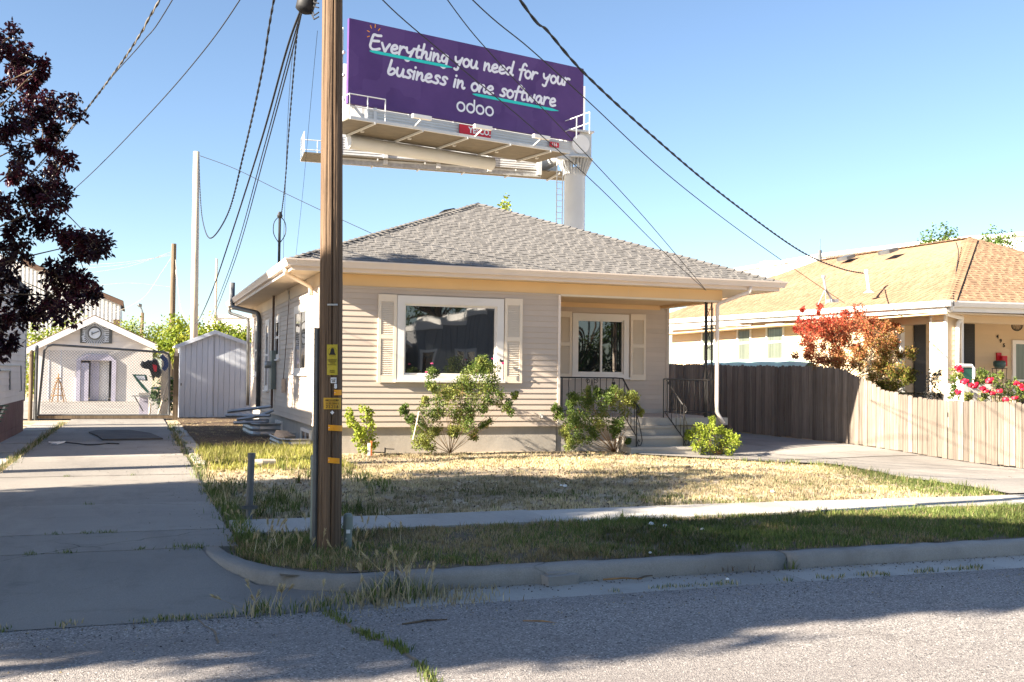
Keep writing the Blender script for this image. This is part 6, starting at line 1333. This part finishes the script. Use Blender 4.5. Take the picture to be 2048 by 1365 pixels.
b = pG(728, 905); rs_ = plant('rose_bush', 'slim young rose with few stems right of the utility pole', 'bush', (b.x, 18.5, b.z), pxclumps([(728, 818, 5), (740, 825, 4), (698, 824, 4), (697, 836, 5), (703, 845, 4), (730, 835, 6), (738, 845, 5), (712, 852, 4), (722, 862, 6), (735, 858, 9), (725, 875, 8), (740, 872, 8), (746, 885, 6), (728, 892, 8), (718, 885, 6), (738, 897, 6), (714, 872, 5)], 18.3, .1), .055, MT['limeleaf'], MT['cane'], .007, 75, 'roses along the bungalow front', .65, .3, stem='canes', crown='leaves', upb=.3)
p = pG(724, 907); MB().box(p.x-.025, p.x+.02, 18.2, 18.23, 0, .22).build('white_stake', MT['white'], rs_); MB().box(p.x+.021, p.x+.05, 18.2, 18.225, 0, .26).build('orange_stake', mat('terracotta', (.55, .16, .05), .8), rs_)
b = pG(1428, 912); plant('lime_shrub', 'bright lime shrub below the porch downspout', 'bush', (b.x, 18.25, b.z), pxclumps([(1424, 842, 5), (1422, 858, 8), (1400, 862, 8), (1388, 872, 9), (1378, 868, 5), (1410, 870, 12), (1430, 868, 11), (1450, 872, 10), (1462, 870, 6), (1445, 860, 6), (1398, 882, 11), (1420, 885, 13), (1445, 885, 12), (1465, 885, 8), (1472, 878, 5), (1412, 898, 10), (1435, 898, 10), (1455, 896, 9), (1395, 897, 8)], 18.2, .2), .055, MT['limeleaf'], MT['cane'], .007, 170, None, .42, .0, stem='stems', crown='leaves', upb=.3)
# japanese maple behind the fence, coloured red above to olive below
def maplecol(P):
    n = len(P); c = np.array([proj(p)[:2] for p in P]); t = np.clip((c[:, 0]-1590)/230*.55+(c[:, 1]-620)/190*.75+RNG.normal(size=n)*.16, 0, 1)[:, None]
    stops = np.array([[.42, .035, .028], [.42, .085, .045], [.44, .17, .08], [.36, .22, .07], [.15, .17, .03]]); k = t*4; i = np.clip(k.astype(int), 0, 3)[:, 0]; f = k-i[:, None]; return stops[i]*(1-f)+stops[i+1]*f
ml = []
for k in range(115):
    a_ = random.uniform(0, 6.283); rr = math.sqrt(random.random()); ml.append((1690+98*rr*math.cos(a_), 678+58*rr*math.sin(a_), random.uniform(9, 17)))
for k in range(44):
    a_ = random.uniform(0, 6.283); rr = math.sqrt(random.random()); ml.append((1785+50*rr*math.cos(a_), 735+52*rr*math.sin(a_), random.uniform(8, 14)))
ml += [(1640, 612, 6), (1637, 622, 5), (1600, 640, 8), (1595, 660, 8), (1605, 620, 4), (1590, 712, 6), (1615, 715, 9), (1640, 720, 10), (1825, 760, 8), (1835, 770, 6), (1815, 745, 8), (1730, 770, 9), (1760, 785, 9), (1780, 790, 8), (1695, 640, 12), (1750, 640, 12), (1770, 650, 10), (1790, 650, 8), (1800, 660, 6)]
mD = 25.6; mcl = [(pD(x, y, mD+random.uniform(-.9, .9)), r*.0122) for x, y, r in ml]; mbse = pD(1672, 790, mD)
plant('japanese_maple', 'red and orange japanese maple rising behind the wooden fence', 'tree', (mbse.x, mbse.y, 0), mcl, .058, MT['gcol'], MT['bark'], .03, 140, None, .5, .2, cols=maplecol, fork=(mbse.x, mbse.y, 1.25), upb=.9)
# neighbour's red roses along the low fence
for k, (lb, pts, bl) in enumerate((('red rose bush right of the pale planter beyond the low fence', [(1995, 770, 14), (1975, 785, 14), (2000, 790, 16), (2020, 780, 14), (1985, 760, 9), (2000, 750, 7), (2035, 790, 14), (2045, 775, 12), (2025, 765, 9), (1965, 795, 9), (2060, 785, 14)], [(1981, 760), (1978, 765), (1972, 785), (1966, 778), (1985, 788), (1999, 783), (2034, 768), (2040, 772), (2046, 778), (2012, 800), (2030, 797)]), ('red rose with few leaves climbing left of the planter beyond the low fence', [(1912, 745, 8), (1908, 760, 7), (1905, 775, 8), (1918, 752, 5), (1902, 790, 8), (1915, 790, 6), (1940, 790, 8), (1950, 780, 7), (1932, 797, 7)], [(1915, 738), (1921, 742), (1917, 735), (1928, 766), (1932, 763), (1942, 771), (1948, 775), (1951, 770), (1917, 786)]), ('grey green leafy shrub beside the white chair beyond the fence', [(1960, 750, 9), (1965, 762, 9), (1955, 765, 8), (1968, 745, 6)], []))):
    D = 22.2; cl2 = [(pD(x, y, D+random.uniform(-.4, .4)), r*.0106) for x, y, r in pts]; q = pD(pts[0][0], 800, D)
    t = plant('rose_bush', lb, 'bush', (q.x, q.y, 0), cl2, .05, MT['rose'], MT['cane'], .008, 120, 'red roses beyond the fence', .6, .3, stem='canes', crown='leaves', fork=(q.x, q.y, .5))
    for (x, y) in bl:
        p = pD(x, y, D-.5); mb = MB()
        for j in range(7): a_ = j*.9; o = Vector((math.cos(a_), math.sin(a_)*.8, random.uniform(-.2, .7)))*.045; mb.lathe([(.01, -.02), (.035, 0), (.025, .022)], p+o, 6, o)
        mb.build('bloom', MT['petal'], t)
q = pD(1868, 760, 23.2); plant('dark_shrub', 'very dark leafy shrub on the porch left of the beige column', 'bush', (q.x, q.y, 0), [(pD(x, y, 23.2), r*.0108) for x, y, r in ((1860, 750, 11), (1865, 770, 13), (1855, 785, 12), (1872, 760, 9), (1868, 790, 10), (1878, 745, 6), (1880, 790, 6))], .06, leafmat('dark_leaf', (.008, .01, .01), (.02, .022, .02), None, .4, .1), MT['bark'], .012, 60, None, .6, fork=(q.x, q.y, .6), stem='stems', crown='leaves')
# vines over the back fence and background trees
def mass(name, label, cat, px0, px1, yt, yb, D, n, r, lm, ls, nleaf, group=None, dj=.8):
    cl = [(pD(random.uniform(px0, px1), random.uniform(yt, yb), D+random.uniform(-dj, dj)), random.uniform(.7, 1.2)*r) for _ in range(n)]; q = pD((px0+px1)/2, yb, D); return plant(name, label, cat, (q.x, q.y, 0), cl, ls, lm, MT['bark'], .06, nleaf, group, .7, .4, fork=(q.x, q.y, .8), stem='stems', crown='leaves', twig=False)
for k, (lb, a0, a1, yt) in enumerate((('bright vine covered mound right of the garage roof', 245, 335, 646), ('bright vine mound directly left of the pale pole', 335, 395, 642), ('bright vine mound between the pale pole and shed peak', 390, 455, 652), ('bright vine mound behind the shed next to the bungalow eave', 450, 512, 664))):
    mass('vine_mound', lb, 'vines', a0, a1, yt+6, 715, (64, 50, 48, 48)[k], 30, (.9, .66, .62, .62)[k], MT['vine'], .15, 110, 'vines over the back fence')
mass('vine_mound', 'yellow green bushes left of the garage roof under the purple tree', 'vines', 50, 105, 662, 780, 57, 22, .8, MT['vine'], .16, 80, 'vines over the back fence')
mass('vine_mound', 'yellow green bush tops behind the garage ridge', 'vines', 105, 160, 650, 680, 62, 12, .8, MT['vine'], .16, 70, 'vines over the back fence')
mass('background_tree', 'green tree top behind the middle of the tan roof', 'tree', 1845, 1915, 465, 500, 44, 20, .42, MT['tree'], .12, 55, 'trees behind the tan roof')
mass('background_tree', 'smaller green tree top behind the right of the tan roof', 'tree', 1962, 2020, 470, 505, 44, 16, .42, MT['tree'], .12, 55, 'trees behind the tan roof')
mass('background_tree', 'sprig of yellow leaves peeping over the grey roof peak', 'tree', 1003, 1016, 402, 425, 40, 6, .22, MT['limeleaf'], .11, 30, None, .3)
mass('gate_weed', 'tall dark green weed growing through the gate by the timber post', 'weed', 302, 345, 745, 835, 34.2, 16, .24, MT['weed'], .09, 70, None, .2)
# ================================================================ GRASS, WEEDS, LITTER
def blades(X, Y, h, w_, lean, cols, seg=1, rng=RNG):
    n = len(X); z = gz(X, Y)-.02; a = rng.uniform(0, 6.283, n); d = np.stack([np.cos(a), np.sin(a)], 1); b = rng.uniform(0, 6.283, n); l = np.stack([np.cos(b), np.sin(b)], 1)*(lean*h)[:, None]
    P = np.stack([X, Y, z], 1); W = np.zeros((n, 3)); W[:, :2] = d*(w_/2)[:, None]; T = P.copy(); T[:, :2] += l; T[:, 2] += h*np.sqrt(np.maximum(.06, 1-np.minimum(lean, .97)**2))+.02
    M = P.copy(); M[:, :2] += l*.35; M[:, 2] = P[:, 2]+(T[:, 2]-P[:, 2])*.6
    V = np.stack([P-W, P+W, M-W*.8, M+W*.8, T], 1).reshape(-1, 3); k = np.arange(n)[:, None]*5
    F = np.concatenate([k+np.array([0, 1, 3]), k+np.array([0, 3, 2]), k+np.array([2, 3, 4])], 0); return V, F, np.repeat(cols, 5, 0)
def snoise(X, Y, s, seed=0):
    r = np.random.default_rng(seed); v = np.zeros_like(X)
    for k in range(6):
        a, b, p = r.uniform(-1, 1)*s*(1.6**k)*.5, r.uniform(-1, 1)*s*(1.6**k)*.5, r.uniform(0, 6.28); v += np.sin(X*a*3+Y*b*3+p)/(1.25**k)
    return v/2.2
STRAW = np.array([[.56, .46, .27], [.45, .36, .21], [.66, .57, .37]]); GREEN = np.array([[.085, .125, .03], [.125, .165, .042], [.18, .21, .06]]); LIME = np.array([[.25, .265, .045], [.33, .33, .07], [.42, .38, .13]])
def pick(pal, n): return pal[RNG.integers(0, len(pal), n)]*RNG.uniform(.75, 1.2, (n, 1))
def lim(y): return np.interp(y, [p[0] for p in le], [p[1] for p in le])-.05
def grass(name, label, n, xr, yr, hfun, gfun, wid=(.004, .009), lean=(.2, .9), mask=None, pal=None, straw=None):
    nc = n//16; cx_, cy_ = RNG.uniform(*xr, nc), RNG.uniform(*yr, nc); ci = RNG.integers(0, nc, n); sp = RNG.uniform(.012, .055, nc)[ci]; ch_ = RNG.uniform(.6, 1.5, nc)[ci]; X = cx_[ci]+RNG.normal(size=n)*sp; Y = cy_[ci]+RNG.normal(size=n)*sp; ok = np.ones(n, bool) if mask is None else mask(X, Y); X, Y, ch_ = X[ok], Y[ok], ch_[ok]; n = len(X)
    g = gfun(X, Y); isg = RNG.random(n) < g; C = np.where(isg[:, None], pick(GREEN if pal is None else pal, n), pick(STRAW if straw is None else straw, n)); h = hfun(X, Y, isg)*RNG.uniform(.5, 1.25, n)*ch_; C = C*(.62+.5*ss(-.5, .5, snoise(X, Y, 1.1, 31)))[:, None]
    V, F, Cc = blades(X, Y, h, RNG.uniform(*wid, n), RNG.uniform(*lean, n), C); o = npmesh(name, V, F, MT['gcol'], None, Cc, 'stuff'); return tag(o, label, 'grass', kind='stuff')
def lawnmask(X, Y):
    d = snoise(X, Y, 1.2, 3); bare = (d > .12) & (Y > 13) & (RNG.random(len(X)) < .82)
    return (X < lim(Y)) & (X > .95) & (Y > 10.44) & (Y < 18.85-.15*(X > 3)) & ~bare & ~((X > 8.85) & (X < 10.5) & (Y > 17.9))
grass('dry_lawn', 'short dry straw lawn in front of the bungalow', 150000, (.98, 12.2), (10.46, 18.9), lambda x, y, g: np.where(g, .045, .022), lambda x, y: np.clip(.05+.45*ss(.1, .8, snoise(x, y, 1.5, 5))*ss(13.5, 11, y)+.8*ss(1.3, .35, lim(y)-x)*ss(17, 12, y), 0, .95), mask=lawnmask)
grass('verge_grass', 'grass verge between kerb and sidewalk', 210000, (.8, 24), (7.57, 9.57), lambda x, y, g: np.where(g, .05, .034)*(1+.7*ss(.0, .9, snoise(x, y, 2.2, 9))), lambda x, y: np.clip(.22+.5*ss(2.2, 6, x)+.35*snoise(x, y, 1.6, 11), .05, .95), (.004, .009), (.2, .95), straw=STRAW*np.array([.62, .58, .5]), mask=lambda X, Y: (Y < 9.575) & (Y > np.interp(X, [.6, .75, 1.0, 1.3, 1.8], [9.4, 8.6, 7.95, 7.68, 7.57])) & ((X-1.5)**2+(Y-8.6)**2 > .012))
grass('left_grass', 'bright yellow green tall grass beside the bungalow corner', 15000, (1.05, 3.2), (15.9, 19.9), lambda x, y, g: np.where(g, .125, .08)*(.6+.6*ss(16, 18, y)), lambda x, y: np.full_like(x, .75), (.007, .013), (.1, .6), pal=LIME)
grass('yard_weeds', 'scattered green weeds in the dry yard by the steel post', 5200, (.95, 3.2), (10.5, 16.2), lambda x, y, g: np.full_like(x, .13), lambda x, y: np.full_like(x, .85), (.005, .011), (.1, .7), mask=lambda X, Y: snoise(X, Y, 3.2, 21) > .28)
grass('mulch_straw', 'brown straw litter on the dark bed beside the bungalow', 9000, (1.25, 3.1), (19.5, 33), lambda x, y, g: np.full_like(x, .05), lambda x, y: np.full_like(x, .15), (.006, .012), (.6, .97), pal=np.array([[.12, .08, .05], [.2, .13, .08]]))
grass('edge_grass', 'green edging grass along the right driveway', 9000, (10.0, 12.4), (10.6, 17.2), lambda x, y, g: np.full_like(x, .08), lambda x, y: np.full_like(x, .85), (.006, .011), (.1, .7), mask=lambda X, Y: np.abs(lim(Y)-X-.18) < .22)
def tuft(V_, F_, C_, x, y, n, h, spread, pal, z0=None, seed=0.0):
    X = x+RNG.normal(size=n)*spread; Y = y+RNG.normal(size=n)*spread; V, F, C = blades(X, Y, RNG.uniform(.5, 1.2, n)*h, RNG.uniform(.005, .010, n), RNG.uniform(.1, .8, n), pick(pal, n))
    if z0 is not None: V[:, 2] += z0
    V_.append(V); F_.append(F); C_.append(C)
    if seed > 0:      # stems with bristly seed heads
        for _ in range(int(seed)):
            a = np.array([x+RNG.normal()*spread, y+RNG.normal()*spread, z0 or 0]); tip = a+np.array([RNG.normal()*.08, RNG.normal()*.08, h*RNG.uniform(1.2, 1.7)]); m = 40; t = RNG.uniform(.78, 1, m)[:, None]
            P = a+(tip-a)*t; Dv = unit(RNG.normal(size=(m, 3))*.22+unit(tip-a))*.04; S = unit(RNG.normal(size=(m, 3)))*.0022
            V = np.stack([P-S, P+S, P+Dv*.5-S, P+Dv*.5+S, P+Dv], 1).reshape(-1, 3); k = np.arange(m)[:, None]*5; F_.append(np.concatenate([k+np.array([0, 1, 3]), k+np.array([0, 3, 2]), k+np.array([2, 3, 4])], 0)); V_.append(V); C_.append(np.repeat(pick(STRAW*.95+.05*GREEN[2], m), 5, 0))
            sd = np.array([.0025, 0, 0]); V = np.stack([a-sd, a+sd, (a+tip)/2-sd, (a+tip)/2+sd, tip])[None].reshape(-1, 3); V_.append(V); F_.append(np.array([[0, 1, 3], [0, 3, 2], [2, 3, 4]])); C_.append(np.repeat(pick(STRAW, 1), 5, 0))
def tufts(name, label, lst):
    V_, F_, C_ = [], [], []
    for a in lst: tuft(V_, F_, C_, *a[:6], z0=a[6] if len(a) > 6 else None, seed=a[7] if len(a) > 7 else 0)
    off = 0; Fo = []
    for V, F in zip(V_, F_): Fo.append(F+off); off += len(V)
    o = npmesh(name, np.concatenate(V_), np.concatenate(Fo), MT['gcol'], None, np.concatenate(C_), 'stuff'); return tag(o, label, 'weeds', kind='stuff')
MIX = np.concatenate([GREEN, STRAW[:2]])
tufts('driveway_weeds', 'green weeds along the edge of the left driveway', [(.92+RNG.normal()*.05, y, 36, .10*RNG.uniform(.5, 1.4), .06, MIX if RNG.random() < .4 else GREEN, 0, 2 if RNG.random() < .3 else 0) for y in np.concatenate([np.arange(9.0, 13.2, .16), np.arange(13.2, 17, .5), np.arange(17, 30, .6)])]+[(-1.78, y, 40, .09, .06, MIX, 0) for y in np.arange(15.5, 31, .45)]+[(RNG.uniform(-1.2, .7), y, 26, .04, .03, GREEN, 0) for y in (8.95, 8.95, 8.96, 9.96, 9.97, 9.97, 9.96, 12.1, 15.35, 15.36)]+[(x, 8.95, 30, .05, .05, GREEN, 0) for x in (.35, .45, .52)])
tufts('corner_weeds', 'tall seeding weeds and straw at the kerb corner below the pole', [(x, y, 40, h*.7, .06, MIX, -.05 if y > 7.45 else -.11, s) for x, y, h, s in ((1.0, 8.5, .2, 3), (1.1, 8.8, .22, 4), (1.35, 8.3, .16, 2), (1.45, 7.9, .16, 2), (1.65, 8.1, .18, 3), (1.7, 7.6, .2, 3), (1.75, 7.3, .26, 4), (1.6, 7.15, .22, 5), (1.8, 7.15, .2, 3), (1.95, 7.2, .18, 3), (1.45, 7.1, .14, 1), (1.2, 7.0, .12, 2), (1.05, 6.98, .1, 0), (.85, 7.0, .16, 5), (.78, 6.97, .13, 3), (.95, 8.7, .18, 2), (1.25, 8.55, .17, 2), (1.62, 8.42, .22, 3), (1.42, 8.45, .2, 2), (2.1, 8.7, .2, 2), (2.0, 9.2, .2, 3), (1.3, 9.2, .2, 3), (1.55, 9.35, .2, 3), (1.1, 9.4, .18, 4))])
tufts('straw_litter', 'loose straw lying in the gutter corner', [(RNG.uniform(1.1, 2.3), RNG.uniform(6.97, 7.4), 40, .05, .12, STRAW*.75, -.115) for _ in range(26)])
tufts('gutter_weeds', 'low weeds along the seam of asphalt and gutter', [(x, 6.985+RNG.normal()*.012, 26, .03*RNG.uniform(.5, 1.4), .035, MIX, -.12) for x in np.concatenate([np.arange(-1.2, .8, .07), np.arange(3.2, 5.6, .12), np.arange(5.6, 6.9, .07), np.arange(7.6, 9.2, .09)]) if math.sin(x*5.1)+math.sin(x*13.7) > -.1]+[(x, 7.38, 20, .07, .03, GREEN, -.1) for x in (5.05, 5.08, 8.37, 8.35)])
# cracks in the road with weeds in them
ck = [pZ(x, y, -.1) for x, y in ((648, 1195), (662, 1222), (690, 1245), (715, 1265), (745, 1280), (775, 1290), (800, 1305), (825, 1328), (852, 1362), (870, 1400))]
def crack(name, label, pts, wd):
    mb = MB(); vs = []
    P = smooth_path(pts, 5)
    for i, p in enumerate(P):
        z = float(np.interp(p.y, ry, rz))+.004; t = (P[min(i+1, len(P)-1)]-P[max(i-1, 0)]).normalized(); s = Vector((-t.y, t.x, 0))*wd*random.uniform(.5, 1.4); j = Vector((random.uniform(-1, 1), random.uniform(-1, 1), 0))*wd
        vs += [Vector((p.x, p.y, z))+s+j, Vector((p.x, p.y, z))-s+j]
    o = mb.add(vs, [(2*i, 2*i+1, 2*i+3, 2*i+2) for i in range(len(P)-1)]).build(name, MT['soil'], None); o['kind'] = 'structure'; return o
crack('road_crack', '', ck, .012)
crack('road_crack', '', [pZ(x, y, -.1) for x, y in ((395, 1228), (412, 1250), (430, 1262), (436, 1290))], .006)
ck2 = smooth_path(ck, 4); tufts('crack_weeds', 'low weeds growing along the crack in the road', [(p.x, p.y, 20, .035, .025, GREEN, float(np.interp(p.y, ry, rz))+.01) for i, p in enumerate(ck2) if i > 3 and (i % 9) > 2])
# grit, dead leaves and chips swept into the gutter and along the driveway edges
def grit(name, label, n, xs_, ys_, zf, sz, pal):
    X, Y = xs_(n), ys_(n); Z = zf(X, Y); P = np.stack([X, Y, Z], 1); s = RNG.uniform(*sz, n)[:, None]; a = unit(RNG.normal(size=(n, 3))*np.array([1, 1, .25])); b = unit(np.cross(a, unit(RNG.normal(size=(n, 3))*.4+np.array([0, 0, 1])))); c = np.cross(a, b)
    V = np.stack([P-a*s-b*s*.6, P+a*s*.9-b*s*.5, P+a*s+b*s*.7, P-a*s*.8+b*s*.6, P+np.abs(c)*s*.9+np.array([0, 0, .001])], 1).reshape(-1, 3); k = np.arange(n)[:, None]*5
    F = np.concatenate([k+np.array(q) for q in ([0, 1, 4], [1, 2, 4], [2, 3, 4], [3, 0, 4])], 0); o = npmesh(name, V, F, MT['gcol'], None, np.repeat(pick(pal, n), 5, 0), 'stuff'); return tag(o, label, 'grit', kind='stuff')
DEB = np.array([[.10, .075, .05], [.2, .15, .1], [.32, .29, .25], [.07, .06, .055], [.42, .34, .2]])
grit('gutter_grit', 'grit and leaf crumbs lying in the gutter', 1500, lambda n: RNG.uniform(1.7, 14, n), lambda n: 7.39-np.abs(RNG.normal(size=n))*.10, lambda x, y: np.full_like(x, -.121), (.002, .008), DEB)
grit('road_grit', 'loose stones and crumbs along the road edge', 2600, lambda n: RNG.uniform(-2, 12, n), lambda n: 6.98-np.abs(RNG.normal(size=n))*.5, lambda x, y: np.interp(y, ry, rz)+.002, (.002, .007), DEB)
grit('driveway_grit', 'crumbs and leaf bits scattered on the left driveway', 650, lambda n: .84-np.abs(RNG.normal(size=n))**2*.22, lambda n: RNG.uniform(8.9, 26, n), lambda x, y: np.full_like(x, .017), (.002, .007), DEB)
grit('lawn_litter', 'dead leaves and clods in the dry lawn', 5200, lambda n: RNG.uniform(1, 11, n), lambda n: RNG.uniform(10.5, 18.6, n), lambda x, y: gz(x, y)-.006, (.006, .022), np.array([[.2, .145, .085], [.3, .22, .13], [.13, .1, .06]]))
# litter and loose things
def tagm(o, label, cat, group=None): return tag(o, label, cat, group)
p = pZ(1118, 1166, -.12); tagm(MB().obox(p+Vector((0, 0, .03)), (.13, .02, 0), (-.01, .07, 0), (0, 0, .035)).obox(p+Vector((-.02, .02, .068)), (.08, .01, 0), (0, .04, 0), (0, 0, .012)).build('concrete_chunk', MT['stone'], None), 'broken concrete chunk lying in the gutter', 'rubble')
for k, (x, y, L, a) in enumerate(((745, 1145, .22, .3), (1245, 1162, .3, -.2), (1290, 1158, .2, .5), (1085, 1250, .25, -.6), (850, 1248, .3, .15), (670, 1160, .25, .4), (1430, 1137, .22, .7), (1460, 1140, .3, -.1))):
    p = pZ(x, y, -.11 if y > 1120 else 0); d = Vector((math.cos(a), math.sin(a), 0))*L/2
    lb = ('thin straw coloured stick at the verge foot by the pole', 'long twig in the gutter left of the kerb joint', 'short twig in the gutter near the kerb joint', 'dark twig lying on the shaded asphalt', 'dark twig on the road near the crack', 'twig under the kerb corner weeds', 'stick crossing the litter heap against the kerb', 'long stick on the litter heap against the kerb')[k]
    tagm(MB().tube([p-d+UPZ*.012, p+Vector((.01, .015, .018)), p+d+UPZ*.012], [.008, .007, .004], 5).build('twig', MT['cane'] if k % 2 else MT['bark'], None), lb, 'twig', 'twigs in the gutter')
q = pZ(1450, 1139, -.12); V_, F_, C_ = [], [], []
for _ in range(20): tuft(V_, F_, C_, q.x+RNG.normal()*.12, q.y+RNG.normal()*.04, 30, .04, .05, np.array([[.16, .10, .055], [.26, .18, .1], [.1, .07, .045]]), -.09)
off = 0; Fo = []
for V, F in zip(V_, F_): Fo.append(F+off); off += len(V)
tag(npmesh('litter_heap', np.concatenate(V_), np.concatenate(Fo), MT['gcol'], None, np.concatenate(C_), 'stuff'), 'small heap of dead leaves and twigs against the kerb', 'litter', kind='stuff')
for k, (x, y, r, lb) in enumerate(((1130, 976, .03, 'white paper scrap in the grass left of the sidewalk dip'), (1122, 974, .02, 'smaller white scrap beside the paper in the grass'), (1545, 987, .028, 'white scrap in the green grass near the sidewalk'), (1302, 1053, .03, 'pale dandelion puff in the verge left one'), (1330, 1058, .03, 'pale dandelion puff in the verge right one'), (1405, 1063, .02, 'tiny white fleck in the middle verge'), (1300, 1110, .015, 'white fleck on the kerb grass edge'), (1455, 1163, .015, 'white pebble on the asphalt edge'))):
    p = pG(x, y) if y < 1115 else pZ(x, y, -.11); tagm(MB().lathe([(r*.4, 0), (r, r*.3), (r*.7, r*.9), (r*.2, r*1.1)], p+UPZ*.01, 7).build('paper_scrap' if k < 3 else 'white_fleck', MT['white'], None), lb, 'litter', 'white scraps on the ground')
# flattened rubber mat and wire on the driveway
mp_ = [pZ(x, y, .02) for x, y in ((177, 866), (195, 862), (260, 862), (300, 868), (326, 879), (205, 881), (196, 874))]
tagm(MB().prism(mp_, (0, 0, .025)).build('rubber_mat', MT['rubber'], None), 'flattened dark rubber mat lying on the left driveway', 'mat')
wp_ = [pZ(x, y, .02) for x, y in ((130, 885), (160, 888), (175, 890), (200, 889), (215, 887), (238, 888))]; tagm(MB().tube(smooth_path(wp_, 4), .012, 5).build('loose_wire', MT['iron'], None), 'thin dark wire trailing across the left driveway', 'wire')
tagm(MB().tube([pZ(97, 885, .02), pZ(130, 884, .02), pZ(112, 889, .02), pZ(103, 888, .02), pZ(118, 884.5, .022)], .018, 5).build('bent_rod', MT['white'], None), 'bent white rod lying on the left driveway', 'rod')
# window wells and scrap beside the bungalow
def well(label, y0, y1, x0, h, zb):
    t = thing('window_well', label, 'window well', (x0, (y0+y1)/2, 0), 'metal window wells along the bungalow'); mb = MB(); pts = [(HX0+.0, y0), (x0+.2, y0-.02), (x0+.05, y0+.1), (x0, y0+.3), (x0, y1-.3), (x0+.05, y1-.1), (x0+.2, y1), (HX0, y1)]; nz = 7; vs = []
    for k in range(nz):
        o = .018*(k % 2)
        for i, (x, y) in enumerate(pts): vs.append((x+(o if 1 < i < 6 else 0), y+(o if i < 3 else -o if i > 4 else 0), zb+h*k/(nz-1)))
    n = len(pts); mb.add(vs, [(k*n+i, k*n+i+1, (k+1)*n+i+1, (k+1)*n+i) for k in range(nz-1) for i in range(n-1)]); mb.build('corrugated_wall', MT['galv'], t); MB().tube([(x, y, zb+h) for x, y in pts], .018, 6).build('rim', MT['galv'], t); return t
well('low corrugated steel window well nearest the bungalow corner', 19.75, 21.7, 2.55, .26, -.06); well('second corrugated window well half hidden under scrap downspouts', 24.0, 26.2, 2.45, .34, -.05)
p = pX(562, 878, 2.8); tagm(MB().prism([p+Vector((-.2, -.1, -.02)), p+Vector((.05, -.15, 0)), p+Vector((.3, .1, .0)), p+Vector((.12, .2, .1)), p+Vector((-.1, .12, .12))], (.02, .02, .05)).build('paper_bag', MT['paleP'], None), 'crumpled pale paper in the nearest window well', 'litter')
for k, (a, b, lb) in enumerate((((2.05, 25.2, .52), (2.95, 24.6, .66), 'topmost scrap downspout lying across the far window well'), ((2.0, 25.0, .44), (2.9, 24.3, .46), 'middle scrap downspout on the far window well'), ((2.2, 24.6, .36), (3.0, 24.5, .58), 'bent scrap downspout with twisted end on the far window well'), ((2.1, 24.3, .30), (2.8, 24.2, .32), 'lowest scrap downspout on the far window well'))):
    a, b = Vector(a), Vector(b); m = a.lerp(b, .6)+Vector((0, 0, -.05 if k == 2 else 0)); mb = MB().tube([a, m, b], [.045, .045, .035], 6); tagm(mb.build('scrap_downspout', MT['galv'], None), lb, 'downspout', 'scrap downspouts beside the bungalow')
# iron edging in front of the foundation, bell ornament by the shutter
p = pG(770, 908); tagm(MB().bar(p+Vector((-.35, 0, .04)), p+Vector((.0, 0, .02)), .02).bar(p+Vector((0, 0, -.02)), p+Vector((0, 0, .11)), .025).bar(p+Vector((0, 0, .09)), p+Vector((.17, 0, .08)), .016).bar(p+Vector((0, -.02, -.0)), p+Vector((.3, -.06, .0)), .016).build('edging_iron', MT['iron'], None), 'black iron edging piece on the lawn below the front wall', 'edging')
c = pY(1003, 724, HF-.12); bo_ = thing('bird_ornament', 'tiny black bird and flower ornament hung beside the right shutter', 'ornament', c)
MB().prism([c+Vector((-.03, 0, .01)), c+Vector((-.015, 0, .06)), c+Vector((.0, 0, .035)), c+Vector((.035, 0, .03)), c+Vector((.04, 0, .0)), c+Vector((.0, 0, -.01))], (0, .03, 0)).build('bird', MT['black'], bo_); MB().lathe([(.006, 0), (.022, .008), (.026, .02)], c+Vector((.02, .0, -.03)), 8, (0, -1, .2)).build('flower', MT['pink'], bo_); MB().tube([c+Vector((0, .01, -.03)), c+Vector((0, .01, -.19))], .006, 5).build('stem', MT['galv'], bo_)
# lantern on the porch rail
tagm(MB().box(8.93, 8.985, 18.98, 19.03, 1.17, 1.33).tube([(8.94, 19.0, 1.33), (8.957, 19.0, 1.42), (8.975, 19.0, 1.33)], .006, 5).build('key_lockbox', MT['black'], None), 'small black key lockbox hanging from the porch railing', 'lockbox')
